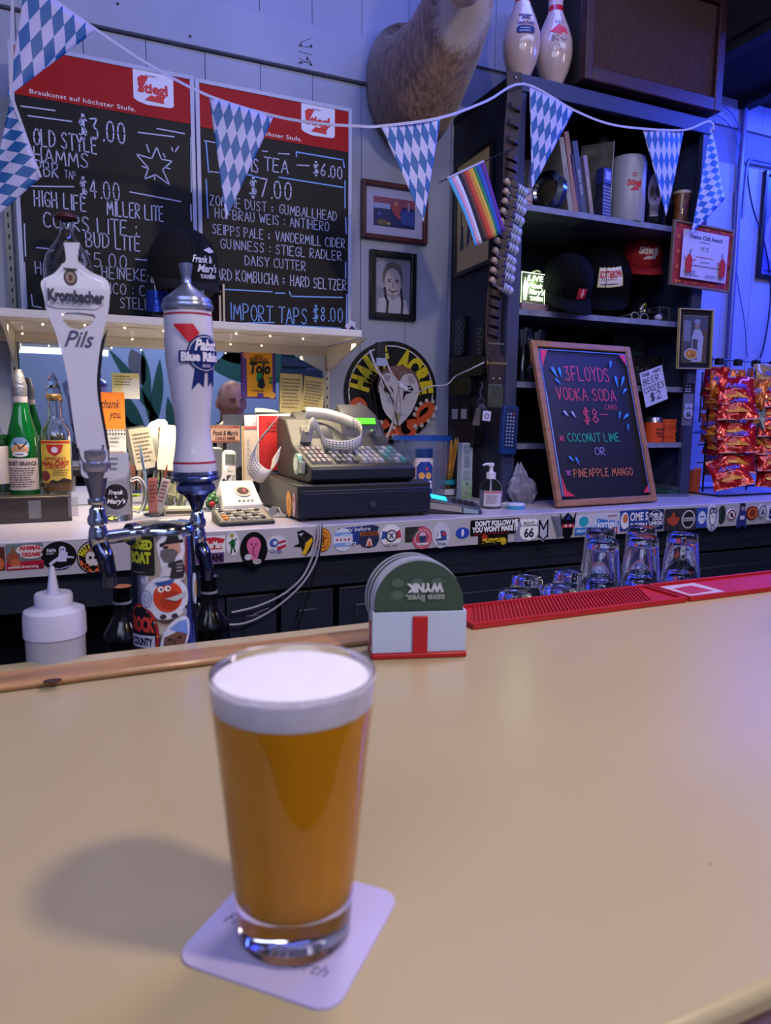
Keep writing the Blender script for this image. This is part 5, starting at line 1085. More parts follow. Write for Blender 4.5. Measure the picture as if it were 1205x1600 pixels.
part('body', MB().lathe([(BR_*.95, 0), (BR_, .004), (BR_, H*.6), (BR_*.85, H*.75), (BR_*.4, H*.88), (BR_*.36, H), (0, H)], 32), mat('0C0A10', .15, coat=.5), t)
art(t, .058, H*.62, [('e', '9A90A8', .5, .62, .42, .36), ('r', '9A90A8', .25, .1, .75, .4), ('e', '1A1620', .34, .6, .11, .1), ('e', '1A1620', .66, .6, .11, .1), ('p', '1A1620', [(.45,.42),(.55,.42),(.5,.52)]), ('o', '6A4A7A', .34, .6, .14, .13, .015), ('o', '6A4A7A', .66, .6, .14, .13, .015)]+[('l', '2A2230', [(.3+.08*i,.14),(.3+.08*i,.32)], .012) for i in range(6)]+[('l', '2A2230', [(.28,.23),(.72,.23)], .01), ('e', 'B05A70', .5, .85, .05, .04)], y=-.0008, x0=-.029, z0=H*.05, cut=.01, remap=wrap_at(BR_+.0004, -.6))
p = cpos(1063, 347, z1, .05); H = hgt(1063, 300, .05, z1)
t = thing('wicker_mug', 'brown textured barrel mug with a pale rim at the right of the top shelf', 'mug', p)
mr_ = .033
part('body', MB().lathe([(mr_*.8, 0), (mr_*.95, .006), (mr_*.8, H*.5), (mr_, H*.93), (mr_*.9, H*.93), (mr_*.7, .01), (0, .01)], 24), mat('6A3E22', .35, noise=.5, ns=60, bump=1, bs=90, coat=.5), t)
part('rim', MB().lathe([(mr_*1.02, H*.93), (mr_*1.02, H), (mr_*.9, H), (mr_*.9, H*.93)], 24, closed=True), mat('A89A8E', .4), t)
# --- second shelf: lit sign, caps, glasses
p = cpos(831, 480, z2, .04)
t = thing('lit_acrylic_sign', 'small edge-lit acrylic sign with white lettering on a pink-grey base', 'lit sign', p, (0, 0, .1))
bw = (atY(855, 470, YC+.04).x-atY(810, 470, YC+.04).x)
part('base', MB().box(-bw/2, -.02, 0, bw/2, .02, .026), mat('8A7480', .5), t, bevel=.002)
sh_ = hgt(830, 426, .04, z2)
part('acrylic', MB().box(-bw/2+.006, -.002, .026, bw/2-.006, .002, sh_), mat('6A7A5A', .2, alpha=.4), t)
art(t, bw-.012, sh_-.026, [('t', 'E8FFD8', 'LIVE', .62, .83, .17, {'b': .03, 'w': .6}), ('t', 'E8FFD8', 'Frank', .62, .6, .15, {'s': .3, 'b': .03, 'w': .6}), ('t', 'E8FFD8', "Mary's", .65, .4, .17, {'s': .3, 'b': .03, 'w': .65}), ('t', 'E8FFD8', 'TAVERN', .65, .18, .13, {'b': .03, 'w': .55}), ('p', 'E8FFD8', [(.08,.5),(.16,.85),(.2,.6),(.28,.9),(.3,.5),(.22,.1),(.12,.1)]),
     ('l', 'E8FFD8', [(.01,.02),(.01,.98),(.99,.98),(.99,.02)], .02)], y=-.0022, z0=.026, em=3.0)
point('lit_sign_light', (p.x+.0, p.y-.0, p.z+.09), .5, (.75, 1, .5), .015)
t = thing('gooseneck_wire', 'thin pale bent wire above the lit acrylic sign', 'wire', p+Vector((.0, .03, .0)))
part('wire', MB().tube(catmull([(0, 0, 0), (0, 0, .10), (.01, 0, .13), (.03, -.01, .142), (.045, -.01, .138)]), .0025, 8), mat('A8B098', .4), t)
t = thing('straw_ball', 'round tan ball at the back of the second shelf behind the acrylic sign', 'ball', cpos(822, 420, z2, .25)+Vector((0, 0, .05)))
part('ball', MB().sphere((0, 0, 0), .049, 20, 12), mat('8A7048', .7, noise=.3, ns=50, bump=.8, bs=120), t)
part('button', MB().sphere((0, -.048, 0), .005, 8, 5), mat('6A5438'), t)
def mk_cap(label, cx, cy, dy, r, m, rot, bm=None):
    p = atY(cx, cy, YC+dy); t = thing('baseball_cap', label, 'cap', p, rot); cap_mesh(t, r, m, bm, tallf=1.2, brimd=1.15); return t
capm = mat('080A0D', .9, spec=.1, noise=.3, ns=40, bump=.3, bs=300)
t = mk_cap('black cap with a small red patch, brim hanging over the second shelf edge', 882, 452, .045, .088, capm, (.55, .1, -.25))
art(t, .034, .036, [('r', 'A8203C', 0, 0, 1, 1), ('l', 'E8C0CC', [(.6,.85),(.4,.5),(.5,.2),(.65,.45),(.5,.9)], .08)], y=-.001, x0=.008, z0=.008, cut=.01, remap=cap_remap(.088, 1.2))
t = mk_cap('black cap with a large white and red patch in the middle of the second shelf', 938, 450, .19, .108, mat('070910', .85, spec=.1, bump=.3, bs=300), (.45, 0, -.55))
art(t, .098, .066, [('r', 'C8B070', 0, 0, 1, 1), ('r', 'D8D4DC', .03, .04, .97, .96), ('t', 'A8182E', 'SCOTT&BROWN', .5, .66, .34, {'b': .06, 'w': .9}), ('g', '5A3A7A', .12, .36, .92, .46, 1), ('g', '2A2A3A', .1, .1, .9, .24, 1)], y=-.001, x0=-.030, z0=.036, cut=.01, remap=cap_remap(.106, 1.2))
t = mk_cap('dark red cap with white lettering at the right of the second shelf', 1000, 411, .20, .078, mat('9A1020', .8, bump=.2, bs=300), (.4, 0, -.45))
art(t, .084, .06, [('t', 'E0D0D8', 'Stiegl', .5, .6, .38, {'b': .06, 'w': 1.0}), ('p', 'E0D0D8', [(.2,.08),(.85,.1),(.78,.36),(.6,.28),(.4,.3)])], y=-.001, x0=-.036, z0=.026, cut=.01, remap=cap_remap(.076, 1.2))
t = thing('display_helmet', 'dark helmet-like novelty under the red cap on the second shelf', 'helmet', cpos(1003, 480, z2, .17)+Vector((0, 0, 0)))
part('shell', MB().lathe([(.05, 0), (.06, .03), (.058, .07), (.04, .10), (.015, .118), (0, .12)], 24), mat('0E0E1A', .2, coat=.6), t)
part('visor', MB().tube([(-.05, -.03, .04), (-.03, -.062, .045), (0, -.072, .045), (.03, -.062, .045), (.05, -.03, .04)], .006, 8), mat('2A2A3A', .3), t)
part('badge', MB().sphere((-.03, -.05, .075), .008, 8, 6, (1, .4, 1)), mat('A8A030', .3, .8), t)
t = thing('sunglasses', 'white and black sunglasses lying at the right of the second shelf', 'sunglasses', cpos(1000, 488, z2, .055)+Vector((0, 0, .002)), (0, 0, .15))
for s_ in (-1, 1):
    part('lens', MB().prism(ell(s_*.026, .014, .020, .013, 20), -.001, .001), mat('0C0C14', .1, coat=.8), t, recalc=True)
    part('rim', MB().tube([(s_*.026+.021*cos(a), 0, .0155+.0135*sin(a)) for a in [2*PI*i/20 for i in range(20)]], .0022, 6, True), mat('8E90A8', .3), t)
    part('temple', MB().tube([(s_*.047, 0, .02), (s_*.052, .05, .016), (s_*.045, .10, .006)], .002, 6), mat('8E90A8', .3), t)
t = thing('eyeglasses_case', 'clear edged rectangular display box at the right end of the second shelf', 'display box', cpos(1038, 492, z2, .05))
bxm = mat('5A5E70', .3)
e_ = .024; fr_ = MB()
for (a, b) in (((-e_, 0, .002), (e_, 0, .002)), ((-e_, 0, .058), (e_, 0, .058)), ((-e_, 0, .002), (-e_, 0, .058)), ((e_, 0, .002), (e_, 0, .058)), ((-e_, .08, .058), (e_, .08, .058)), ((-e_, 0, .058), (-e_, .08, .058)), ((e_, 0, .058), (e_, .08, .058)), ((-e_, .08, .002), (-e_, .08, .058)), ((e_, .08, .002), (e_, .08, .058))): fr_.cyl(a, b, .0015, n=6)
part('edge', fr_, bxm, t); part('contents', MB().box(-e_+.004, .01, .0, e_-.004, .07, .03), BLACKM, t, bevel=.004)
t = thing('white_toy', 'small white and blue rounded toy beside the display box', 'toy', cpos(1029, 489, z2, .02))
part('body', MB().sphere((0, 0, .013), .013, 14, 9, (1.2, 1, 1)), mat('9A9CB8', .4), t); part('ear', MB().sphere((.012, 0, .026), .005, 8, 6), mat('2A3A8A'), t)
# --- third shelf
for i, (px, lb) in enumerate(((816, 'left of two clear handled glass mugs on the third shelf'), (838, 'right of two clear handled glass mugs on the third shelf'))):
    p = cpos(px, 590, z3, .05+.06*i); H = hgt(px, 513, .05, z3)
    t = thing('glass_mug', lb, 'mug', p); r = .03
    part('glass', MB().lathe([(0, 0), (r, 0), (r*1.02, H), (r*.92, H), (r*.9, .012), (0, .01)], 28), GLASS, t)
    part('handle', MB().tube(catmull([(0, -r, H*.8), (-.004, -r-.022, H*.75), (-.004, -r-.024, H*.35), (0, -r, H*.2)]), .005, 8), GLASS, t)
t = thing('trinket_box', 'small gold lidded box behind the chalkboard on the third shelf', 'box', cpos(866, 590, z3, .12))
part('box', MB().box(-.022, -.015, 0, .022, .015, .10), mat('6A5A3A', .4), t, bevel=.002); part('lid', MB().box(-.024, -.017, .10, .024, .017, .118), mat('8A7A58', .4), t, bevel=.002)
for i, (px, w_, hh2, c) in enumerate(((905, .05, .105, '2E2A2A'), (963, .06, .10, '1E2028'))):
    t = thing('jar', 'dark %s jar behind the chalkboard on the third shelf' % ('squat' if i else 'narrow'), 'jar', cpos(px, 600, z3, .18))
    part('body', MB().lathe([(w_*.5, 0), (w_*.55, hh2*.7), (w_*.4, hh2*.85), (w_*.4, hh2), (0, hh2)], 20), mat(c, .3), t); part('lid', MB().lathe([(w_*.42, hh2), (w_*.42, hh2+.012), (0, hh2+.012)], 20), mat('5A4A40', .4), t)
t = picture('framed_print', 'grey framed landscape print standing at the back of the third shelf', 'picture', 958, 519, 1032, 566, YC+.26, .006, '4A4E5A', 0, '5A6270', [('r', '4A5660', 0, 0, 1, 1), ('p', '6A7A80', [(0,0),(1,0),(1,.5),(.6,.75),(.3,.4),(0,.3)]), ('r', '7A8A94', .75, .3, .95, .8)], depth=.008)
dz_ = t.location.z-z3; part('easel_foot', MB().box(-.06, 0, -dz_, .06, .01, 0), BLACKM, t)
t = picture('framed_print', 'dark group photograph in front of the landscape print on the third shelf', 'picture', 966, 556, 1034, 606, YC+.12, .005, '15151C', 0, '1A1A22', [('r', '1E1E26', 0, 0, 1, 1)]+[('e', '4A4850', .1+.1*i, .55+.05*(i % 2), .035, .08) for i in range(9)]+[('r', '33323C', .05+.1*i, .1, .14+.1*i, .48) for i in range(9)], depth=.008)
dz_ = t.location.z-z3; part('easel_foot', MB().box(-.05, 0, -dz_, .05, .01, 0), BLACKM, t) if dz_ > 0 else None
# --- fourth shelf: koozies
p = cpos(1020, 692, z4, .03)
t = thing('can_in_sleeve', 'silver can in an orange foam sleeve beside the pile of folded sleeves', 'can', p)
part('can', MB().lathe([(.028, .002), (.030, .01), (.030, .088), (.026, .094), (.025, .092), (0, .092)], 28), mat('9A9CB8', .25, .9), t)
part('foam_sleeve', MB().lathe([(.031, 0), (.034, 0), (.035, .075), (.031, .075)], 28, closed=True), mat('D0481A', .8), t)
art(t, .05, .04, [('t', '3A1A14', "Frank &", .5, .75, .25, {'b': .02, 'w': .8}), ('t', '3A1A14', "Mary's", .5, .4, .25, {'b': .02, 'w': .8}), ('g', '3A1A14', .2, 0, .8, .2, 1)], y=-.0006, z0=.02, cut=.01, remap=wrap_at(.0354, .1))
ords = ['bottom', 'second', 'third', 'fourth', 'fifth', 'sixth', 'top']
for i in range(7):
    t = thing('foam_can_sleeve', '%s folded orange foam can sleeve of the pile on the fourth shelf' % ords[i], 'can sleeve', cpos(1046, 692, z4, .02)+Vector((.002*(i % 2), 0, i*.0125)), (0, .05*(-1)**i*0, .05*(i % 3-1)), 'pile of folded orange can sleeves')
    part('foam', MB().prism(rrect(-.03, 0.0, .03, .0118, .005), 0, .09), mat(['D8501E', 'C8441A', 'DC5A28'][i % 3], .8), t, recalc=True)
    part('fold_line', MB().box(-.027, -.0006, .0052, .027, 0, .0062), mat('7A2410', .8), t)
# --- bottom of cabinet
t = thing('teal_folder', 'teal and grey stack of folders lying at the bottom right of the cabinet', 'folder', cpos(1035, 760, CZ+.0065, .08), (0, 0, .1))
part('folder', MB().box(-.06, -.08, 0, .05, .1, .012), mat('2A5A5E', .5), t); part('papers', MB().box(-.055, -.085, .012, .04, .09, .022), mat('3A3E4A', .6), t)
t = thing('steel_tongs', 'pair of grey metal tongs lying before the folders on the counter', 'tongs', atZ(1050, 776, CZ)+Vector((0, 0, .004)), (0, 0, -.35))
part('arm', MB().sweep([(-.07, .008, 0), (0, .012, .003), (.06, .004, 0)], .012, .0015), STEEL, t); part('arm', MB().sweep([(-.07, -.008, 0), (0, -.012, .003), (.06, -.004, 0)], .012, .0015), STEEL, t); part('hinge', MB().cyl((.06, 0, -.004), (.06, 0, .006), .006, n=12), STEEL, t)
t = thing('orange_carton', 'orange paper carton at the right foot of the cabinet', 'carton', Vector((atZ(1082, 771, CZ).x+.01, YC+.02, CZ)))
part('carton', MB().hexa([(-.018, -.02, 0), (.018, -.02, 0), (.018, .02, 0), (-.018, .02, 0), (-.014, -.02, .09), (.024, -.02, .09), (.024, .02, .09), (-.014, .02, .09)]), mat('A8482A', .7), t); part('flap', MB().box(-.012, -.021, .09, .022, -.018, .1), mat('B8583A', .7), t)
# --- things hung on the cabinet front
c4 = lambda BL, BR, TL, Y, Yt=None: (atY(*BL, Y), atY(*BR, Y), atY(*TL, Yt or Y))
Yh = YC-.016
M, w_, h = frame3(*c4((1009.6, 637), (1044, 623), (1016.5, 577), Yh))
t = thing('price_sign', 'hand-written white paper sign for beer coozies at $2 hanging in the cabinet', 'sign', M=M)
part('sheet', MB().box(-w_/2, 0, 0, w_/2, .001, h), mat('B4B6DC', .6), t)
art(t, w_, h, [('k', '22242E', 'FRANK & MARYS', .08, .86, .09, .84, .12), ('k', '22242E', 'BEER', .08, .63, .17, .7, .1), ('k', '22242E', 'COOZIES', .06, .40, .16, .88, .1), ('k', '22242E', '$2', .25, .12, .22, .5, .1)])
picture('framed_photo', 'gold edged black frame with a photo of a chef in white holding a pizza', 'picture', 0, 0, 0, 0, 0, .004, 'A8986A', .022, '0C0C10',
        [('r', '4A4A56', 0, 0, 1, 1), ('r', '6A7080', 0, .45, .3, .9), ('r', '5A4A3A', .7, 0, 1, .7), ('p', '9A9CB0', [(.35,.0),(.8,0),(.85,.55),(.7,.72),(.45,.72),(.35,.55)]), ('r', '4A4650', .38, .05, .6, .5), ('e', '8A7068', .55, .8, .11, .09), ('e', '7A7E98', .55, .88, .14, .06), ('e', 'A8A4A8', .33, .17, .3, .13), ('e', 'B07A3A', .33, .17, .24, .10), ('e', 'D0A060', .25, .19, .05, .03), ('e', '9A5030', .4, .15, .05, .03)],
        corners=c4((1055.6, 576.5), (1108, 577), (1065.5, 482), YC-.03), depth=.012, bevel=.001, inner='A8986A')
chil = lambda x, s: [('p', 'B03030', [(x-.05*s,.2),(x+.05*s,.2),(x+.055*s,.42),(x+.02*s,.5),(x-.03*s,.48),(x-.06*s,.36)]), ('l', '2A5A3A', [(x,.5),(x+.02*s,.58)], .02), ('l', 'B03030', [(x-.04*s,.38),(x-.1*s,.45)], .014), ('l', 'B03030', [(x+.04*s,.38),(x+.1*s,.42)], .014), ('l', 'B03030', [(x-.02,.2),(x-.03,.12)], .014), ('l', 'B03030', [(x+.02,.2),(x+.04,.12)], .014)]
picture('framed_certificate', 'framed chili award certificate with red patterned border', 'certificate', 0, 0, 0, 0, 0, .008, '6A5A52', .0, '9A4A58',
        [('r', 'A0384E', 0, 0, 1, 1)]+[('e', ['C87838', '7A2038', 'C85A4A'][i % 3], (i*.618) % 1, [.04, .96][i % 2] if i < 22 else (i*.377) % 1, .02, .014) for i in range(22)]+[('e', ['C87838', '7A2038'][i % 2], [.045, .955][i % 2], (i*.377) % 1, .015, .022) for i in range(18)]+
        [('r', 'B4B0D4', .10, .10, .90, .90), ('t', '2E3A6A', 'Fresno Chili Award', .5, .8, .07, {'b': .03, 'w': .56}), ('g', '6A6A8A', .36, .70, .64, .74, 1), ('k', '2A2A40', 'Pete', .42, .58, .06, .14, .1), ('g', 'A04A60', .33, .46, .66, .49, 1), ('g', '4A4A6A', .42, .38, .58, .41, 1), ('g', '4A4A6A', .22, .31, .8, .34, 1), ('g', '6A6A8A', .14, .14, .42, .24, 3), ('g', '6A6A8A', .52, .14, .7, .2, 2), ('g', '4A4A6A', .74, .14, .86, .2, 2)]+chil(.22, 1)+chil(.8, -1),
        corners=c4((1043, 445.4), (1136, 458.6), (1054.4, 344), YC-.04), depth=.012, bevel=.001)
p = atY(1077, 600, YC-.03)
t = thing('road_sign_keyring', 'clear packet holding a small white 66 shield under a black header card', 'packet', (p.x, YC-.03, atY(1073, 665, YC-.03).z))
ph_ = atY(1077, 600, YC-.03).z-t.location.z
part('header_card', MB().box(-.028, 0, ph_-.035, .028, .002, ph_+.003), mat('0C0C12', .5), t)
part('pouch', MB().box(-.024, -.002, 0, .024, .001, ph_-.035), mat('8A8CA8', .2, alpha=.3), t)
sl_ = part('shield', MB().prism([(a*.042, .024+b*.058) for a, b in ((-.5,.3),(-.35,.08),(0,0),(.35,.08),(.5,.3),(.5,.55),(.42,.75),(.5,.92),(.3,1),(.12,.95),(0,1),(-.12,.95),(-.3,1),(-.5,.92),(-.42,.75),(-.5,.55))], -.006, -.003), mat('9A9CC4', .4), t, recalc=True)
art(sl_, .042, .058, [('t', '20203A', '66', .5, .32, .34, {'b': .03, 'w': .5}), ('l', '20203A', [(.08,.68),(.92,.68)], .025), ('t', '20203A', 'U S', .5, .78, .12, {'b': .02, 'w': .3})], y=-.0064, z0=.024)
art(t, .056, .035, [('g', '9A9CB8', .15, .1, .9, .6, 2), ('e', '9A9CB8', .3, .8, .05, .07), ('e', '9A9CB8', .55, .8, .05, .07)], y=-.0003, z0=ph_-.035)
t = thing('blue_dish', 'small blue dish lid on a hook beside the shield packet', 'lid', atY(1094, 677, YC-.01))
part('lid', MB().lathe([(.022, 0), (.026, .004), (.012, .012), (0, .013)], 24), mat('1E3AA8', .3), t); part('rim', MB().lathe([(.0225, -.002), (.0265, .001)], 24), mat('8A9AD8', .4), t)
t = thing('hook_rail', 'black wire hook rail hanging beside the shield packet', 'hook', atY(1098, 590, YC+.0))
part('rail', MB().cyl((0, 0, -.17), (0, 0, .02), .003, n=8), BLACKP, t)
for k in range(3): part('hook', MB().tube([(0, 0, -.03-.05*k), (-.012, -.01, -.04-.05*k), (-.016, -.014, -.03-.05*k)], .002, 6), BLACKP, t)

# --- left side of the cabinet: framed poster, remotes, keys
def side(px, py, off=0): return at(px, py, 0, XL-off)
def sideM(BL, BR, TL, off): return frame3(side(*BL, off), side(*BR, off), side(*TL, off))
picture('framed_poster', 'tan poster in a thin black frame on the left side of the cabinet', 'picture', 0, 0, 0, 0, 0, .014, '0A0A10', .0, 'C8AE78',
        [('r', 'C8AE78', 0, 0, 1, 1), ('p', '1E2A4A', [(.1,.2),(.22,.2),(.2,.42),(.14,.42)]), ('p', '2A3A58', [(.3,.2),(.4,.25),(.45,.4),(.35,.45)]), ('p', '8A4A28', [(.45,.25),(.75,.22),(.8,.4),(.55,.5)]), ('e', '2A2A3A', .85, .38, .08, .07), ('l', '1E2A4A', [(.15,.42),(.15,.55)], .02), ('g', '4A3A28', .2, .8, .8, .9, 2)],
        corners=(side(713, 435, .004), side(771, 411, .004), side(713, 260, .004)), depth=.012, bevel=.001)
def side_box(name, label, cat, x0, y0, x1, y1, off, th, c, extras=None):
    a, b = side(x0, (y0+y1)/2, off), side(x1, (y0+y1)/2, off); zb = side((x0+x1)/2, y1, off).z; zt = side((x0+x1)/2, y0, off).z
    ym = (a.y+b.y)/2; wd = abs(a.y-b.y)
    t = thing(name, label, cat, (XL-.001, ym, zb), (0, 0, -PI/2)); h = zt-zb   # local front (-y) looks to -x world
    part('body', MB().prism(rrect(-wd/2, 0, wd/2, h, min(wd, h)*.2), -th, 0), mat(c, .4), t, bevel=.002, recalc=True)
    return t, wd, h
def remote_keys(t, wd, h, th, cols, nx, ny, z0=.1, z1=.9, ks=.55):
    for j in range(ny):
        for i in range(nx):
            cx = -wd/2+wd*(i+1)/(nx+1); cz_ = h*(z0+(z1-z0)*j/(ny-1 or 1)); s_ = wd/(nx+1)*ks/2
            part('key', MB().box(cx-s_, -th-.0015, cz_-s_, cx+s_, -th, cz_+s_), mat(cols[(i+j) % len(cols)] if not (j == ny-1 and i == nx-1 and 'r' in cols) else 'C02030', .4), t)
t, wd, h = side_box('remote_holder', 'black upper remote holder box on the cabinet side', 'remote holder', 701, 558, 755, 589, .03, .03, '0E0E14')
for k, px in enumerate((715, 738)): part('divider', MB().box(-wd/2+wd*(k+1)/3-.001, -.0312, .004, -wd/2+wd*(k+1)/3+.001, -.0302, h-.004), mat('2A2C3A'), t)
t, wd, h = side_box('remote_control', 'tall black remote control with many keys in the upper holder', 'remote control', 709, 495, 724, 556, .02, .018, '0C0C12'); remote_keys(t, wd, h, .018, ['3A3C48', '5A5C6A'], 3, 9)
t, wd, h = side_box('remote_control', 'slim black remote control beside the belt in the upper holder', 'remote control', 744, 510, 753, 556, .02, .018, '0C0C12'); remote_keys(t, wd, h, .018, ['3A3C48', '6A6C7A'], 2, 7)
t, wd, h = side_box('remote_holder', 'dark flat lower holder box on the cabinet side', 'remote holder', 703, 590, 735, 618, .03, .03, '12121A'); part('lip', MB().box(-wd/2, -.032, h-.006, wd/2, -.030, h), mat('2A2C3A'), t)
for i, px in enumerate((711, 725)):
    t, wd, h = side_box('remote_control', 'small black remote with white keys, %s of the lower pair' % ('left' if i == 0 else 'right'), 'remote control', px-6, 634, px+6, 682, .02, .02, '0A0A10'); remote_keys(t, wd, h, .02, ['B8BAD0'], 3, 4, .62, .85, .7)
t, wd, h = side_box('remote_holder', 'bottom black holder under the two small remotes', 'remote holder', 701, 660, 739, 697, .04, .035, '0E0E14'); part('lip', MB().box(-wd/2, -.037, h-.006, wd/2, -.035, h), mat('1E202C'), t)
# keys
kp = atY(752, 622, YC-.05)
t = thing('bunch_of_keys', 'bunch of keys with a worn grey fob hanging below the belt buckle', 'keys', kp)
part('ring', MB().tube([(.012*cos(a), 0, -.012+.012*sin(a)) for a in [2*PI*i/20 for i in range(20)]], .0012, 6, True), mat('7A7C88', .3, .9), t)
part('chain', MB().tube(catmull([(0, 0, .0), (-.004, .002, .02), (.002, 0, .035), (.006, .01, .05)]), .0022, 6), mat('5A5C68', .3, .9, bump=1, bs=300), t)
for i, an in enumerate((-.9, -.5, .3, .7)):
    ca, sa = cos(an), sin(an); f_ = lambda x, y, z, ca=ca, sa=sa: (x*ca+z*sa, y, -.02+(-x*sa+z*ca))
    part('key', MB().box(-.002, -.002-.002*i, -.045, .002, -.001-.002*i, -.01).box(.002, -.002-.002*i, -.044, .005, -.001-.002*i, -.038).cyl((0, -.0025-.002*i, -.006), (0, -.0005-.002*i, -.006), .008, n=14), mat('8A8A92', .25, .9), t, remap=f_)
part('leather_fob', MB().prism([(-.038, -.085), (-.012, -.088), (-.008, -.035), (-.018, -.028), (-.026, -.036)], -.014, -.010), mat('4A4440', .7, noise=.4, ns=40), t, recalc=True)
kt = thing('key_tag', 'white square plastic key tag with a blue round print', 'tag', atY(761, 645, YC-.06), (0, .08, 0))
part('tag', MB().prism(rrect(-.015, -.026, .015, 0.006, .003), -.001, .001), mat('B8BAD8', .4), kt, recalc=True); art(kt, .03, .026, [('o', '5A4A9A', .5, .5, .25, .28, .08)], y=-.0012, z0=-.024)
part('loop', MB().tube([(0, 0, .004), (-.006, 0, .016), (-.014, .004, .022)], .001, 6), mat('8A8C98', .3, .9), kt)
# blue universal remote on the post
o, w_, h = wall_rect(784, 634, 808, 710, YC-.03)
t = thing('remote_control', 'large blue remote control with rows of white keys hung on the cabinet post', 'remote control', (o.x, YC-.0095, o.z), (0, .04, 0))
part('body', MB().prism(rrect(-w_/2, 0, w_/2, h, .010), -.022, 0), mat('12357E', .4), t, bevel=.003, recalc=True)
part('key_panel', MB().prism(rrect(-w_/2+.007, .022, w_/2-.005, h-.006, .004), -.0235, -.022), mat('1E2E5E', .4), t, recalc=True)
for j in range(10):
    for i in range(3):
        c = 'C83048' if (j == 9 and i == 2) else '9AA4D0'
        part('key', MB().box(-w_/2+.013+i*.0115, -.0255, .028+j*.0115, -w_/2+.018+i*.0115, -.0234, .033+j*.0115), mat(c, .4), t)

# ================================================================ leather belt with miniature bottles
YB = YC-.035
bp = [(803, 112), (804, 150), (800, 200), (798, 245), (797, 285), (793, 325), (785, 365), (778, 405), (774, 445), (771, 490), (770, 540), (773, 580), (773, 600)]
P = catmull([atY(a, b, YB) for a, b in bp], 5)
o0 = P[0].copy()
t = thing('leather_bandolier', 'brown leather cartridge belt hanging from the cabinet corner', 'belt', o0)
LEATH = mat('2A1C1C', .55, noise=.35, ns=18, bump=.4, bs=60)
part('strap', MB().sweep([p-o0 for p in P], .056, .004, up=(1, 0, .1)), LEATH, t, bevel=.001)
part('rivet', MB().sphere((.006, -.004, -.018), .004, 10, 6), mat('B8BAC8', .25, .9), t)
def along(py):
    for i in range(len(P)-1):
        a, b = pr_(P[i]), pr_(P[i+1])
        if a <= py <= b: k = (py-a)/(b-a); return P[i].lerp(P[i+1], k)
    return P[-1]
def pr_(p):
    v = p-CAM; return 800-FPX*UP.dot(v)/FW.dot(v)
py = 168.0
i = 0
while py < 530:
    p = along(py)-o0
    full = 285 < py < 452
    dd = 2.45 if full else 1
    lp_ = MB().sweep([(p.x-.020, p.y-.004, p.z+.004), (p.x-.014, p.y-.012*dd, p.z+.002), (p.x+.002, p.y-.0145*dd, p.z-.002), (p.x+.014, p.y-.012*dd, p.z-.006), (p.x+.022, p.y-.003, p.z-.007)], .020 if py > 230 else .012, .0025)
    part('loop', lp_, LEATH, t, bevel=.0006)
    py += 15.2 if py > 220 else 26
buc = along(600)-o0
part('belt_end', MB().prism([(buc.x-.028, buc.z-.0), (buc.x+.026, buc.z-.0), (buc.x+.034, buc.z+.085), (buc.x+.0, buc.z+.10), (buc.x-.026, buc.z+.08)], buc.y-.008, buc.y-.003), LEATH, t, recalc=True, bevel=.001)
part('buckle', MB().prism(rrect(buc.x-.031, buc.z-.078, buc.x+.026, buc.z-.0, .008), buc.y-.014, buc.y-.006), mat('4E5248', .4, .5, noise=.3, ns=30), t, bevel=.003, recalc=True)
for s_ in (-.012, .012): part('buckle_stud', MB().sphere((buc.x+s_, buc.y-.009, buc.z+.016), .0045, 10, 6), mat('A8A898', .3, .9), t)
be = part('stitched_words', MB().add(*(lambda v, f: ([(buc.x+p[0]*.010, buc.y-.0086, buc.z+.062+p[1]*.010) for p in v], f))(*font_mesh('Brotherhood'))), mat('A88A5A', .6), t)
part('stitched_words', MB().add(*(lambda v, f: ([(buc.x-.004+p[0]*.006, buc.y-.0086, buc.z+.125+p[1]*.006) for p in v], f))(*font_mesh('A Typical World'))), mat('9A8A84', .6), t)
nb = 0
ordn = ['first', 'second', 'third', 'fourth', 'fifth', 'sixth', 'seventh', 'eighth', 'ninth', 'tenth', 'eleventh']
py = 290.0
while nb < 11:
    p = along(py)
    yy = p.y-.018
    m = thing('miniature_bottle', '%s small white and blue wrapped bottle from the top in the belt loops' % ordn[nb], 'bottle', Vector((p.x-.028, yy, p.z+.006)), (0, PI/2+.38+.05*sin(nb*2), 0), 'miniature bottles in the belt loops')
    part('cap', MB().lathe([(0, -.004), (.008, -.003), (.0105, .004), (.009, .012), (.006, .016)], 14), mat('A08A84', .5, noise=.4, ns=60), m)
    part('body', MB().lathe([(.0105, .013), (.0125, .018), (.0125, .032), (.0150, .042), (.0160, .056), (.0155, .078), (.011, .084), (0, .085)], 16), mat('A0A4C4', .4), m)
    bs = MB()
    for k in range(3):
        bs.tube([(.0160*cos(a), .0160*sin(a), .052+.010*k+.008*sin(a)) for a in [2*PI*j/16 for j in range(16)]], .0011, 5, True)
    part('stripe', bs, mat('26407A', .5), m); part('shoulder', MB().lathe([(.0127, .032), (.0152, .042)], 16), mat('A8928C', .5), m)
    nb += 1; py += 15.2

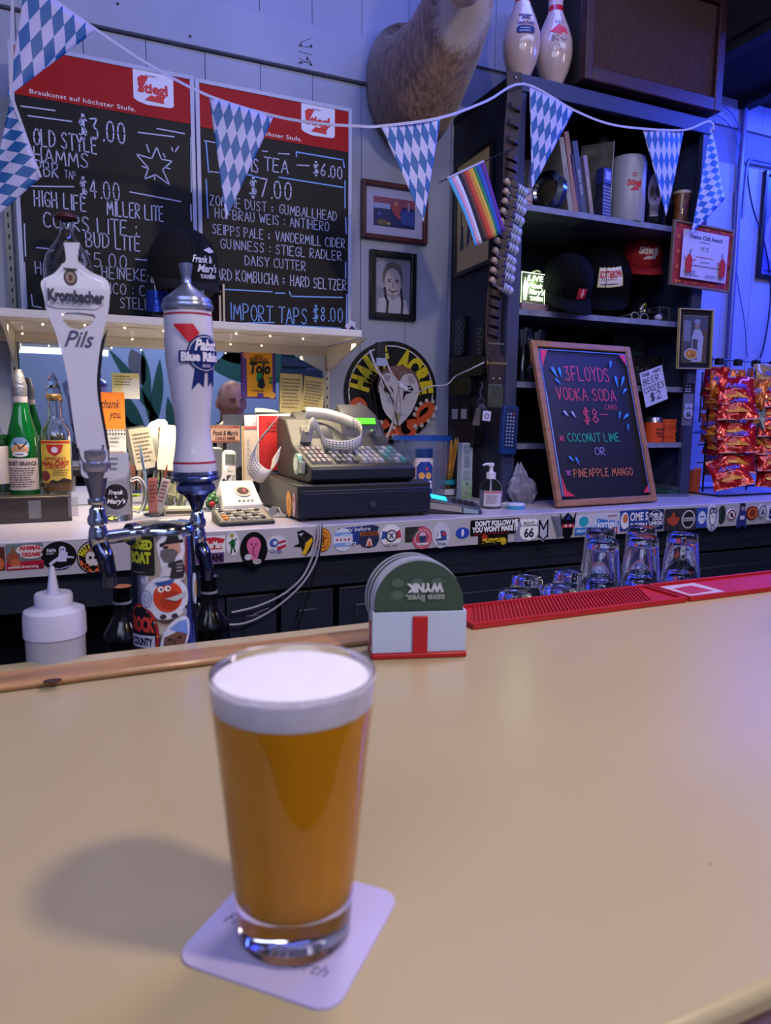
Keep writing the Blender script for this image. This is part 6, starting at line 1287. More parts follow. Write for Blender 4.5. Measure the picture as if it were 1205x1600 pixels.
# ================================================================ small rainbow flag
FY = 1.93
A_, B_, C_, D_ = atY(699, 279, FY), atY(756, 252, FY), atY(791, 361, FY), atY(742, 385, FY)
sp0, sp1 = atY(687, 285, FY), atY(803, 231, FY+.06)
t = thing('rainbow_flag', 'small rainbow flag with black, brown and pastel stripes on a black stick', 'flag', sp0)
part('stick', MB().cyl((0, 0, 0), sp1-sp0, .0018, n=8), BLACKP, t); part('sleeve', MB().cyl((A_-sp0)*.98, B_-sp0, .0035, n=10), mat('A8A8D0', .6), t)
cols = ['4AA0D8', 'C890B8', 'C8C8E8', '1A1626', '5A3A34', 'B83A2A', 'C87A30', 'C8A83A', '1E7A4A', '2050A8', '5A2A88']
wd_ = [1.1, 1, 1.2, 1, 1, 1.2, .9, 1.0, .9, 1.6, 1.4]; tot = sum(wd_); u = 0
for c, k in zip(cols, wd_):
    v = []; f = []; n = 14
    for j in range(n+1):
        s_ = j/n
        for uu in (u/tot, (u+k)/tot):
            L_ = A_.lerp(D_, s_); R_ = B_.lerp(C_, s_); q_ = L_.lerp(R_, uu)
            q_ = q_+Vector((.006*sin(PI*s_)*(1-uu), -.006*sin(uu*9+s_*3)*s_, 0)); v.append(q_-sp0)
    for j in range(n): f.append((2*j, 2*j+1, 2*j+3, 2*j+2))
    pp = part('stripe', MB().add(v, f), mat(c, .7), t); pp.modifiers.new('s', 'SOLIDIFY').thickness = .0008
    u += k

# ================================================================ bowling pins and wooden speaker on top
def pin(px, pyb, label, dy, items, rot=0):
    p = atY(px, pyb, YC+dy); k = .38/15
    t = thing('bowling_pin', label, 'bowling pin', (p.x, YC+dy, CT+.0005))
    pr = [(1.0, 0), (1.06, .2), (1.4, 1.0), (1.95, 2.25), (2.3, 3.6), (2.38, 4.5), (2.28, 5.9), (1.85, 7.25), (1.28, 8.6), (.95, 9.4), (.9, 10.0), (.97, 10.9), (1.14, 11.8), (1.27, 13.0), (1.27, 13.5), (1.1, 14.3), (.7, 14.85), (.0, 15)]
    pr = [(a*k, b*k) for a, b in pr]
    part('body', MB().lathe(pr, 36), mat('B8A09C', .2, noise=.12, ns=14, coat=.6), t)
    def rad(z):
        for (r0, z0), (r1, z1) in zip(pr, pr[1:]):
            if z0 <= z <= z1: return r0+(r1-r0)*(z-z0)/(z1-z0)
        return .01
    for a, b in ((9.35, 10.0), (10.7, 11.4)): part('red_stripe', MB().lathe([(rad(a*k)+.0006, a*k), (rad((a+b)/2*k)+.0006, (a+b)/2*k), (rad(b*k)+.0006, b*k)], 36), mat('B01828', .3, coat=.5), t)
    art(t, .07, .1, items, y=-.0006, z0=3.4*k, cut=.01, remap=lambda x, y, z: ((rad(z)-y)*sin(x/rad(z)+rot), -(rad(z)-y)*cos(x/rad(z)+rot), z))
pin(813, 119, 'left bowling pin with a blue badge and the number 300', .05, [('t', '2E2638', '\u201c300\u201d', .5, .9, .16, {'b': .05, 'w': .6}), ('t', '4A3A58', 'Game Award', .5, .7, .12, {'b': .03, 'w': .8}), ('R', '1E2E66', .08, .36, .92, .6, .1), ('g', '9AA4D0', .2, .40, .8, .56, 2)], -.35)
pin(864, 131, 'right bowling pin with a red bird mark and pencilled signatures', .05, [('p', 'C83848', [(.1,.72),(.5,.95),(.85,.85),(.95,.65),(.7,.7),(.6,.6)]), ('k', '5A5260', '823', .35, 1.0, .1, .4, .12), ('k', '5A5260', 'BC', .2, .42, .16, .3, .1), ('l', '5A5260', [(.6,.5),(.75,.42),(.9,.5)], .02), ('l', '5A5260', [(.4,.2),(.5,.3),(.6,.15)], .015)], -.4)
SY = YC-.03
sp_b = atY(1020, 156, SY).z; sx0_, sx1_ = atY(912, 80, SY).x, atY(1127, 120, SY).x
zb_ = CT+.015; sh2 = 2.83-zb_
WOOD = mat('33181C', .5, noise=.35, ns=10, stretch=(1, 1, 5), bump=.15, bs=40)
t = thing('wooden_speaker', 'large dark red-brown wooden speaker cabinet with woven cloth front on top of the cabinet', 'speaker', ((sx0_+sx1_)/2, SY, zb_))
sw = (sx1_-sx0_)/2
part('case', MB().box(-sw, .02, 0, sw, .33, sh2), mat('18110F', .6, noise=.3, ns=10), t, bevel=.003)
for b in ((-sw, 0, -sw+.03, sh2), (sw-.035, 0, sw, sh2), (-sw+.03, 0, sw-.035, .045), (-sw+.03, sh2-.04, sw-.035, sh2)):
    part('frame_rail', MB().box(b[0], -.012, b[1], b[2], .02, b[3]), WOOD, t, bevel=.004)
cl = mat('3A2424', .9, noise=.5, ns=260)
part('cloth_front', MB().box(-sw+.03, .006, .045, sw-.035, .02, sh2-.04), cl, t)
wv = MB()
nx_ = 74
for i in range(nx_):
    x_ = -sw+.034+(2*sw-.073)*i/nx_; wv.box(x_, .0045, .046, x_+.0028, .0062, sh2-.041)
part('cloth_weave', wv, mat('472C2A', .85), t, kind='stuff')
for sx in (-1, 1): part('foot', MB().cyl((sx*(sw-.05), .07, -.0145), (sx*(sw-.05), .07, 0), .015, n=12).cyl((sx*(sw-.05), .28, -.0145), (sx*(sw-.05), .28, 0), .015, n=12), BLACKM, t)

# ================================================================ right-hand wall
def pipe(name, label, pts, r, c, cat='pipe'):
    P = catmull(pts, 6); o0 = P[0].copy(); o = part(name, MB().tube([p-o0 for p in P], r, 10), mat(c, .35, .4), None); o.location = o0; return tag(o, label, cat)
Yp = YW-.02
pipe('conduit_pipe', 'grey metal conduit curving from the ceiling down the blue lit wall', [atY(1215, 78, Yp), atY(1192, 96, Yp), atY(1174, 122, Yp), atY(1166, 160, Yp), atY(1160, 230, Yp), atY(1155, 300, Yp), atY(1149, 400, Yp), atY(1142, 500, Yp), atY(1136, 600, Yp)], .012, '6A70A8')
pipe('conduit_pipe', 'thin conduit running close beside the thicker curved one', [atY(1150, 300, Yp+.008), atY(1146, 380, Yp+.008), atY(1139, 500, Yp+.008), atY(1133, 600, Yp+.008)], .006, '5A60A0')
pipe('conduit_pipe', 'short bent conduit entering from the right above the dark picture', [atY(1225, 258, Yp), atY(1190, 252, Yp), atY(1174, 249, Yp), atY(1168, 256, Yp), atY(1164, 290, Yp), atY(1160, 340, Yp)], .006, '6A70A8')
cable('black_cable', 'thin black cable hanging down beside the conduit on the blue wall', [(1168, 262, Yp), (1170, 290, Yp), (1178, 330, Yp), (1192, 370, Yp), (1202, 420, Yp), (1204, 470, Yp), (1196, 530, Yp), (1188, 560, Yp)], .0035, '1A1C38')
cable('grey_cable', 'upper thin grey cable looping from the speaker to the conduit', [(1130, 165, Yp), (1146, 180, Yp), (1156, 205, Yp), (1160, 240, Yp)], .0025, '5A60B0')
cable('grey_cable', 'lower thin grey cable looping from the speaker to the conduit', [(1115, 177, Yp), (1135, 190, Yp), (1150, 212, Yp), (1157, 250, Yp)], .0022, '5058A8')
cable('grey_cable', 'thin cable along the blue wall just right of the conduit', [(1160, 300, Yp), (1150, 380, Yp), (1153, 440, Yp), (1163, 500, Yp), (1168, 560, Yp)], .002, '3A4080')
picture('framed_picture', 'dark framed purple and teal picture cut off by the right edge', 'picture', 1186, 274, 1268, 440, YW-.006, .02, '0C1020', 0, '4A4A90', [('r', '5A5AC0', 0, 0, 1, 1), ('r', '2A7A9A', 0, .85, 1, 1), ('e', '8A80E0', .35, .4, .3, .3), ('o', '3A3A90', .35, .4, .2, .2, .01), ('o', '3A3A90', .6, .7, .2, .15, .01), ('g', '20204A', .05, .02, .95, .06, 1)])
# chip rack
rk = atZ(1150, 778, CZ)
RYk = 1.97
rx0, rx1 = atY(1108, 700, RYk).x, atY(1290, 700, RYk).x
rcx = (rx0+rx1)/2; rhw = (rx1-rx0)/2; rtop = atY(1150, 556, RYk).z-CZ
t = thing('wire_snack_rack', 'black wire countertop rack holding red snack bags', 'rack', (rcx, RYk, CZ))
wm = BLACKP
part('base', MB().tube([(-rhw, -.06, .004), (rhw, -.06, .004), (rhw, .2, .004), (-rhw, .2, .004)], .0035, 8, True), wm, t)
for x_ in (-rhw+.06, -.03, rhw-.08): part('upright', MB().cyl((x_, .07, .004), (x_, .07, rtop), .0035, n=8), wm, t)
for k in range(5): part('cross_wire', MB().cyl((-rhw+.02, .07, .12+k*.07), (rhw-.02, .07, .12+k*.07), .0025, n=6), wm, t)
part('top_rail', MB().tube([(-rhw+.05, .07, rtop-.01), (rhw-.05, .07, rtop-.01)], .003, 6), wm, t)
clipm = BLACKM
for k in range(4): part('clip', MB().box(-rhw+.08+k*.1, .05, rtop-.03, -rhw+.105+k*.1, .075, rtop-.005), clipm, t, bevel=.002)
BAGR = mat('B01418', .22, .35, noise=.45, ns=9, bump=.7, bs=22, coat=.3)
BAGO = mat('B85A1C', .25, .3, noise=.4, ns=10, bump=.6, bs=24, coat=.3)
def bag_mesh(w_, h, seed):
    rs = random.Random(seed); ph = [rs.uniform(0, 6) for _ in range(6)]; nx2, nz2 = 16, 18; v = []; f = []
    for side_ in (-1, 1):
        for j in range(nz2+1):
            for i in range(nx2+1):
                u = i/nx2; s_ = j/nz2; ex = min(u, 1-u)*2; ez = min(s_, 1-s_)*2
                puff = (max(0, ex)**.6)*(max(0, ez-.10)/.9)**.5 if ez > .1 else 0
                wr_ = .0035*sin(u*11+ph[0]+3*s_)*sin(s_*9+ph[1])+.002*sin(u*23+ph[2])*(1-ez)
                xx_ = (u-.5)*w_*(1-.10*sin(PI*s_)); v.append((xx_, side_*(.019*puff)+wr_, s_*h))
    m_ = (nx2+1)*(nz2+1)
    for j in range(nz2):
        for i in range(nx2):
            a = j*(nx2+1)+i; f.append((a, a+1, a+nx2+2, a+nx2+1)); f.append((m_+a, m_+a+nx2+1, m_+a+nx2+2, m_+a+1))
    return MB().add(v, f)
ordc = ['top', 'second', 'third', 'fourth', 'fifth', 'sixth', 'bottom']
def snack_bag(px, py, w_, h, Y, rz, tilt, m, label, sd, logo='FLAMIN', rx=-.5):
    p = atY(px, py, Y)
    b = thing('snack_bag', label, 'snack bag', p, (rx, tilt, rz), 'red snack bags on the wire rack')
    part('foil', bag_mesh(w_, h, sd), m, b, sharp=60)
    part('crimp', MB().box(-w_/2*.98, -.001, 0, w_/2*.98, .001, .006).box(-w_/2*.98, -.001, h-.007, w_/2*.98, .001, h), mat('B87A70', .4, .3), b)
    rm = lambda x, y, z: (x, -.021*(max(0, 1-abs(x)/(w_/2)*1.0)**.6)*max(0, 1-(abs(z/h-.5)*2)**3)-.0012+y, z)
    art(b, w_*.7, h*.6, [('p', 'D88A2A', [(.1,.1),(.45,.3),(.9,.05),(.8,0),(.2,0)]), ('t', '5A48B8' if sd % 4 else 'C8B0D8', logo, .5, .66, .22, {'b': .05, 'w': .75, 's': .3}), ('e', 'C83A2A', .3, .25, .14, .12), ('g', 'D8B0B8', .3, .4, .8, .48, 1)], z0=h*.2, cut=.012, remap=rm, y=0, rough=.3)
    return b
YR = RYk-.0
hB = .125
for i, pyb in enumerate((633, 656, 688, 708, 736, 762)):
    snack_bag(1151+(i % 2)*3-(6 if i == 5 else 0), pyb, .145, hB, YR-.03-.012*(i % 2)-.008*i, -.6+.05*(-1)**i, [.04, -.03, .03, -.04, .12, -.25][i], BAGR, '%s red snack bag in the middle column of the rack' % (ordc[i] if i < 5 else 'bottom'), 10+i)
for i, pyb in enumerate((620, 640, 662, 690, 712, 742)):
    snack_bag(1112+(i % 3)*3, pyb, .10, .115, YR+.05, -1.3-.1*(i % 2), .1*(-1)**i, BAGO if i % 2 else BAGR, '%s snack bag seen edge-on in the left column of the rack' % (ordc[i] if i < 5 else 'bottom'), 30+i, rx=-.1)
for i, pyb in enumerate((613, 636, 660, 682, 712, 736, 762)):
    snack_bag(1212+(i % 2)*4, pyb, .15, hB, YR-.03-.014*(i % 2)-.006*i, -.6, .04*(-1)**i, mat('A88450', .25, .3, noise=.3, ns=9, bump=.7, bs=22) if i == 0 else BAGR, '%s snack bag in the column at the right edge of the photo' % (ordc[i]), 50+i)
for i, (px, lb) in enumerate(((1121, 'orange and grey header bag at the top left of the rack'), (1152, 'orange topped bag hanging in the rack top centre'), (1172, 'orange bag seen edge-on at the rack top right'))):
    snack_bag(px, 625-i*3, .075 if i < 2 else .09, .11, YR+.035+.012*i, -.1 if i < 2 else .9, .0, BAGO, lb, 70+i, rx=-.05)

for i, (px, py_) in enumerate(((1178, 640), (1180, 672), (1184, 704), (1186, 728))):
    snack_bag(px, py_, .075, .12, YR-.0, -1.2-.1*(i % 2), .06*(-1)**i, BAGO if i % 2 == 0 else mat('6A6870', .3, .3, noise=.3, ns=14, bump=.6, bs=24), '%s bag seen edge-on between the middle and right columns' % ['top', 'second', 'third', 'bottom'][i], 90+i, rx=-.15)

# ================================================================ chalkboard sign
zc0 = CZ+.0005
BL, BR = atZ(868, 795, CZ), atZ(1022, 784, CZ)
BL.z = BR.z = CZ+.001
ym = (BL.y+BR.y)/2; BL.y += (ym-BL.y)*.5; BR.y += (ym-BR.y)*.5
BL.x = atY(867, 793, BL.y).x; BR.x = atY(1022, 785, BR.y).x
TL = atY(842, 535, YC-.02)
M, w_, h = frame3(BL, BR, TL)
t = thing('chalkboard_sign', 'wood framed chalkboard with coloured chalk vodka soda offer leaning on the cabinet', 'chalkboard', M=M)
WD = mat('94684E', .5, noise=.2, ns=16, stretch=(1, 1, 4), bump=.1)
f_ = .022
for b in ((-w_/2, 0, -w_/2+f_, h), (w_/2-f_, 0, w_/2, h), (-w_/2+f_, 0, w_/2-f_, f_), (-w_/2+f_, h-f_, w_/2-f_, h)):
    part('frame_side', MB().box(b[0], -.018, b[1], b[2], 0, b[3]), WD, t, bevel=.003)
part('slate', MB().box(-w_/2+f_, -.006, f_, w_/2-f_, -.002, h-f_), mat('15141E', .45, noise=.25, ns=5), t)
PK, BLU, LIL = 'D0486C', '3A86D0', 'A8B0E0'
def drop(cx, cz, L, W, a, c):
    L *= 1.25; W *= .8; P = [(0, 0), (W*.35, L*.3), (W*.85, L*.6), (W, L*.85), (W*.5, L), (-W*.4, L), (-W*.9, L*.8), (-W*.75, L*.5), (-W*.3, L*.2)]
    return ('p', c, [(cx+(x*cos(a)-z*sin(a))*1.0, cz+(x*sin(a)+z*cos(a))*.72) for x, z in P])
iw, ih = w_-2*f_, h-2*f_
art(t, iw, ih, [('k', PK, '3FLOYDS', .27, .79, .095, .50, .075), ('k', PK, 'VODKA SODA', .14, .655, .08, .66, .08), ('k', PK, 'CANS', .65, .595, .032, .15, .1), ('k', PK, '$8', .39, .50, .095, .18, .075), ('l', PK, [(.58,.56),(.67,.56)], .004),
     ('k', '2AA88A', 'COCONUT LIME', .18, .375, .055, .58, .1), ('k', '9A8ACC', 'OR', .45, .285, .05, .12, .1), ('k', 'C8744A', 'PINEAPPLE MANGO', .18, .145, .05, .66, .11), ('k', PK, '*', .08, .375, .045, .07, .12), ('k', 'B060A8', '*', .09, .15, .045, .07, .12),
     drop(.18, .80, .09, .024, .5, BLU), drop(.22, .80, .08, .02, .2, BLU), drop(.2, .755, .06, .014, .8, BLU), drop(.78, .875, .07, .018, -.3, BLU), drop(.84, .74, .10, .02, .1, BLU), drop(.87, .75, .10, .018, -.5, BLU), drop(.87, .70, .07, .016, -.8, BLU),
     drop(.22, .54, .055, .016, .7, LIL), drop(.3, .53, .06, .014, .6, LIL), drop(.78, .52, .07, .014, -.3, BLU), drop(.82, .52, .08, .018, -.9, BLU), drop(.86, .44, .06, .012, -.2, BLU), drop(.2, .24, .06, .016, .8, BLU), drop(.25, .215, .07, .014, .4, BLU),
     ('l', '4A78D0', [(.015,.02),(.01,.985),(.985,.985),(.985,.02)], .006), ('l', LIL, [(.02,.03),(.018,.7)], .003), ('p', 'C83048', [(.02,.98),(.1,.98),(.04,.9),(.02,.86)]), ('p', 'C83048', [(.9,.98),(.975,.98),(.975,.9)]), ('p', 'C83048', [(.025,.02),(.14,.02),(.06,.06),(.03,.16)]), ('p', 'C83048', [(.9,.02),(.975,.02),(.975,.07)])], y=-.0063, z0=f_)

# ================================================================ bunting
FLW = mat('8FA0DE', .35)
def flag_mat(c1='A9A9DC', c2='00509A', dw=.025, dh=.068):
    m = bpy.data.materials.new('lozenge'); m.use_nodes = True; nt = m.node_tree; b = nt.nodes['Principled BSDF']; N = nt.nodes.new; L = nt.links.new
    uv = N('ShaderNodeUVMap'); uv.uv_map = 'UVMap'; sep = N('ShaderNodeSeparateXYZ'); L(uv.outputs[0], sep.inputs[0])
    def mth(op, a, b_=None):
        n = N('ShaderNodeMath'); n.operation = op
        for i, x_ in enumerate((a, b_)):
            if x_ is None: continue
            if isinstance(x_, (int, float)): n.inputs[i].default_value = x_
            else: L(x_, n.inputs[i])
        return n.outputs[0]
    u = mth('DIVIDE', sep.outputs[0], dw); v = mth('DIVIDE', sep.outputs[1], dh)
    a = mth('FLOOR', mth('ADD', u, v)); c = mth('FLOOR', mth('SUBTRACT', u, v))
    # lozenges alternate along rows of the sheared grid
    k = mth('MODULO', mth('ADD', mth('ADD', a, c), 400), 2.0); k = mth('GREATER_THAN', k, .5)
    mx = N('ShaderNodeMix'); mx.data_type = 'RGBA'; L(k, mx.inputs[0]); mx.inputs[6].default_value = (*rgb(c1), 1); mx.inputs[7].default_value = (*rgb(c2), 1)
    L(mx.outputs[2], b.inputs['Base Color']); b.inputs['Roughness'].default_value = .5
    return m
FM = flag_mat()
bt = thing('bunting', 'string of blue and white lozenge pennants across the menu boards and cabinet', 'bunting', atY(450, 185, 1.9)); o0 = bt.location.copy()
def pennant(A, B, T, seed=0, curl=.004, hem=True):
    A, B, T = [atY(*q) for q in (A, B, T)]; W_ = (B-A).length; n = 16; v = []; f = []; uv = []
    X_ = (B-A).normalized(); mid = (A+B)/2; Ln = (T-mid).length; nrm = (B-A).cross(T-A).normalized()
    sT = (T-A).dot(X_)
    for j in range(n+1):
        t_ = j/n
        for i in range(n+1):
            s_ = i/n; p = A.lerp(B, s_).lerp(T, t_)+nrm*(curl*sin(s_*6+seed)*sin(t_*3+seed)*(1-t_))
            v.append(p-o0); uv.append(((p-A).dot(X_), t_*Ln))
    for j in range(n):
        for i in range(n):
            f.append((j*(n+1)+i, j*(n+1)+i+1, (j+1)*(n+1)+i+1, (j+1)*(n+1)+i))
    ob = part('pennant', MB().add(v, f), FM, bt); me = ob.data
    ul = me.uv_layers.new(name='UVMap')
    for l in me.loops: ul.data[l.index].uv = uv[l.vertex_index]
    ob.modifiers.new('s', 'SOLIDIFY').thickness = .0006
pennant((40, -32, 1.72), (151, 47, 1.78), (11, 152, 1.74), 0)
pennant((17, 148, 1.72), (63, 277, 1.70), (-30, 360, 1.72), 1)
pennant((327, 151, 1.9), (428, 182, 1.9), (353, 343, 1.9), 2)
pennant((595, 198, 1.82), (688, 184, 1.82), (662, 347, 1.82), 3)
pennant((828, 134, 1.99), (897, 173, 1.99), (831, 296, 1.99), 4)
pennant((1005, 201, 1.99), (1070, 203, 1.99), (1041, 338, 1.99), 5)
pennant((1111, 197, 1.98), (1134, 310, 1.96), (1080, 366, 1.95), 6, .012)
sp = [(20, -45, 1.70), (60, -18, 1.73), (151, 47, 1.78), (235, 102, 1.83), (327, 150, 1.9), (428, 181, 1.9), (500, 193, 1.86), (560, 197, 1.83), (595, 197, 1.82), (688, 184, 1.82), (760, 158, 1.92), (819, 131, 1.985), (897, 172, 1.99), (950, 193, 1.985), (1005, 201, 1.985), (1070, 203, 1.985), (1112, 190, 1.985), (1114, 230, 1.98), (1120, 262, 1.97)]
SP = catmull([atY(*q)-o0 for q in sp], 5)
part('tape', MB().sweep(SP, .007, .0008), mat('A8A8D0', .6), bt)
sp = [(20, -45, 1.70), (19, 60, 1.71), (17, 148, 1.72), (63, 277, 1.70)]
part('tape', MB().sweep([atY(*q)-o0 for q in sp], .006, .0008, up=(1, 0, 0)), mat('A8A8D0', .6), bt)

# ================================================================ mounted deer (neck and head)
ax = [(atY(637, 140, 2.414), .155, .215), (atY(640, 138, 2.36), .158, .218), (atY(650, 128, 2.27), .152, .205), (atY(672, 98, 2.19), .135, .165), (atY(697, 58, 2.12), .118, .135), (atY(714, 15, 2.06), .108, .118), (atY(722, -30, 2.02), .102, .108), (atY(724, -70, 1.99), .10, .102)]
def loft(rings, n=36):
    """rings: (centre, lateral radius, other radius, direction)"""
    v = []; f = []; m = len(rings)
    for j, (c, ra, rb, d) in enumerate(rings):
        lat = Vector((1, 0, 0)); lat = (lat-d*lat.dot(d)).normalized(); oth = d.cross(lat)
        for i in range(n):
            a = 2*PI*i/n; v.append(c+lat*(ra*cos(a))+oth*(rb*sin(a)))
    for j in range(m-1):
        for i in range(n): f.append((j*n+i, j*n+(i+1) % n, (j+1)*n+(i+1) % n, (j+1)*n+i))
    f.append(tuple(range(n-1, -1, -1))); f.append(tuple((m-1)*n+i for i in range(n)))
    return v, f
dirs = [Vector((0, -1, 0)), Vector((.05, -1, .1)).normalized(), Vector((.2, -.9, .45)).normalized(), Vector((.25, -.65, .72)).normalized(), Vector((.2, -.5, .85)).normalized(), Vector((.15, -.38, .9)).normalized(), Vector((.08, -.3, .95)).normalized(), Vector((.02, -.25, .97)).normalized()]
def fine(ax, dirs, k=4):
    R_ = []
    for i in range(len(ax)-1):
        for j in range(k):
            t_ = j/k; R_.append((ax[i][0].lerp(ax[i+1][0], t_), ax[i][1]*(1-t_)+ax[i+1][1]*t_, ax[i][2]*(1-t_)+ax[i+1][2]*t_, dirs[i].lerp(dirs[i+1], t_).normalized()))
    R_.append((*ax[-1], dirs[-1])); return R_
hd0 = ax[-1][0]
base = atY(637, 245, YW); dl = Vector((base.x, YW-.004, atY(637, 235, YW).z))
dt = thing('mounted_deer', 'taxidermy deer neck and head mounted on the wall, chin just in view', 'deer mount', dl)
mb = MB(); v, f = loft(fine(ax, dirs)); mb.add([p-dl for p in v], f)
# head: skull and muzzle pointing down and forward
hc = hd0+Vector((.0, -.06, .06)); mz = Vector((atY(735, -14, 1.72).x, 1.72, atY(735, -14, 1.72).z+.035))
hr = [(hc+Vector((0, .07, .02)), .06, .07), (hc, .095, .105), (hc.lerp(mz, .3), .088, .09), (hc.lerp(mz, .6), .066, .066), (hc.lerp(mz, .85), .05, .05), (mz, .046, .042), (mz+(mz-hc).normalized()*.03, .022, .022)]
hdir = (mz-hc).normalized(); v, f = loft([(c, a, b, hdir) for c, a, b in hr], 28); mb.add([p-dl for p in v], f)
FURM = bpy.data.materials.new('fur'); FURM.use_nodes = True
nt = FURM.node_tree; b = nt.nodes['Principled BSDF']; b.inputs['Roughness'].default_value = .9; b.inputs['Sheen Weight'].default_value = .3
tc = nt.nodes.new('ShaderNodeTexCoord'); mp_ = nt.nodes.new('ShaderNodeMapping'); mp_.inputs['Scale'].default_value = (60, 60, 14)
nz = nt.nodes.new('ShaderNodeTexNoise'); nz.inputs['Scale'].default_value = 1.6; nz.inputs['Detail'].default_value = 6
rp = nt.nodes.new('ShaderNodeValToRGB'); rp.color_ramp.elements[0].position = .3; rp.color_ramp.elements[1].position = .7
rp.color_ramp.elements[0].color = (*rgb('4C3A34'), 1); rp.color_ramp.elements[1].color = (*rgb('8C6C58'), 1)
nt.links.new(tc.outputs['Object'], mp_.inputs[0]); nt.links.new(mp_.outputs[0], nz.inputs['Vector']); nt.links.new(nz.outputs['Fac'], rp.inputs[0])
# pale throat patch: distance from a point under the chin
geo = nt.nodes.new('ShaderNodeVectorMath'); geo.operation = 'DISTANCE'; tcen = atY(733, 22, 1.95)-dl; geo.inputs[1].default_value = tcen
nt.links.new(tc.outputs['Object'], geo.inputs[0])
n3 = nt.nodes.new('ShaderNodeTexNoise'); n3.inputs['Scale'].default_value = 40; ad = nt.nodes.new('ShaderNodeMath'); ad.operation = 'MULTIPLY_ADD'; ad.inputs[1].default_value = .06; nt.links.new(n3.outputs['Fac'], ad.inputs[0]); nt.links.new(geo.outputs['Value'], ad.inputs[2])
r2 = nt.nodes.new('ShaderNodeValToRGB'); r2.color_ramp.elements[0].position = .11; r2.color_ramp.elements[1].position = .145; r2.color_ramp.elements[0].color = (1, 1, 1, 1); r2.color_ramp.elements[1].color = (0, 0, 0, 1)
nt.links.new(ad.outputs[0], r2.inputs[0]); mx = nt.nodes.new('ShaderNodeMix'); mx.data_type = 'RGBA'; nt.links.new(r2.outputs[0], mx.inputs[0]); nt.links.new(rp.outputs[0], mx.inputs[6]); mx.inputs[7].default_value = (*rgb('A89C98'), 1)
nt.links.new(mx.outputs[2], b.inputs['Base Color'])
body = part('body', mb, FURM, dt, recalc=True, sharp=180)
rmod = body.modifiers.new('r', 'REMESH'); rmod.mode = 'VOXEL'; rmod.voxel_size = .009; rmod.use_smooth_shade = True
sm_ = body.modifiers.new('s', 'SMOOTH'); sm_.iterations = 14; sm_.factor = .5
# short hairs over the coat
RG = fine(ax, dirs, 6); hm = MB(); rs = random.Random(4)
for _ in range(15000):
    j = rs.randrange(len(RG)-1); t_ = rs.random(); c = RG[j][0].lerp(RG[j+1][0], t_); ra = RG[j][1]*(1-t_)+RG[j+1][1]*t_; rb = RG[j][2]*(1-t_)+RG[j+1][2]*t_; d = RG[j][3]
    lat = Vector((1, 0, 0)); lat = (lat-d*lat.dot(d)).normalized(); oth = d.cross(lat); a = rs.uniform(0, 2*PI)
    p = c+lat*(ra*cos(a))+oth*(rb*sin(a)); n_ = (lat*(cos(a)/ra)+oth*(sin(a)/rb)).normalized()
    q = -d*.016+n_*.0035+Vector((rs.uniform(-1, 1), rs.uniform(-1, 1), rs.uniform(-1, 1)))*.003
    w3 = d.cross(n_)*.0007; p = p-dl-n_*.004
    hm.add([p-w3, p+w3, p+q], [(0, 1, 2)])
part('coat_hair', hm, FURM, dt, kind='stuff')
for s_ in (-1, 1):
    e0 = hc+Vector((s_*.07, .03, .08))-dl; er = MB().lathe([(.012, 0), (.035, .05), (.03, .1), (.002, .15)], 16, sy=.4)
    er.v = [tuple(Matrix.Rotation(s_*.9, 3, 'Y') @ Vector(p)+e0) for p in er.v]; part('ear', er, FURM, dt)
    part('eye', MB().sphere(hc.lerp(mz, .22)+Vector((s_*.082, -.01, .015))-dl, .013, 12, 8), mat('1A100A', .05, coat=1), dt)
part('nose', MB().sphere(mz+(mz-hc).normalized()*.028+Vector((0, 0, .008))-dl, .024, 14, 8, (1.1, .8, .8)), mat('17120F', .35), dt)
part('chin', MB().sphere(mz+Vector((0, .025, -.032))-dl, .034, 16, 10, (1.1, 1.3, .6)), mat('B8A29A', .85, noise=.2, ns=60), dt)
part('mount_board', MB().prism([(a*1.0, b+.235) for a, b in ell(0, 0, .12, .18, 30)], -.003, .003), mat('3A2418', .5), dt, recalc=True)
# ================================================================ the bar
BM = mat('B0A080', .24, noise=.03, ns=3)
BY0, BYR = .215, .787
bar = thing('bar_counter', 'long glossy tan bar top in the foreground with a wooden back rail', 'bar', (1.0, .5, 0))
tp_ = part('bar_top', MB().box(X0+.02-1, BY0-.5, BAR-.04, X1-.02-1, .885-.5, BAR), BM, bar, bevel=.006)
part('front_trim', MB().box(X0+.02-1, BY0-.5-.012, BAR-.06, X1-.02-1, BY0-.5+.002, BAR-.012), mat('4A3040', .4), bar, bevel=.003)
part('bar_front', MB().box(X0+.02-1, BY0-.5+.10, .0, X1-.02-1, BY0-.5+.13, BAR-.05), mat('3E2A30', .5, noise=.2, ns=8), bar)
part('bar_back', MB().box(X0+.02-1, .84-.5, .0, X1-.02-1, .86-.5, BAR-.05), mat('121218', .6), bar)
xr0 = .40
rail = part('wooden_rail', MB().box(X0+.02-1, BYR-.5, BAR, xr0-1, .832-.5, BAR+.009), mat('9E7450', .38, noise=.3, ns=9, stretch=(.5, 6, 6), coat=.2), bar, bevel=.004)
kn = atZ(82, 1062, BAR+.009); part('knot', MB().zprism([(kn.x-1+.009*cos(a), kn.y-.5-.003+.006*sin(a)) for a in [2*PI*i/14 for i in range(14)]], BAR+.0088, BAR+.0094), mat('3A1E14', .5), rail)
ks = part('scuff', MB().zprism([(atZ(905+560, 1600, BAR).x-1+.001*cos(a), .3-.5+.001*sin(a)) for a in [0, 2, 4]], BAR-.0001, BAR+.0003), mat('6A5848'), bar)
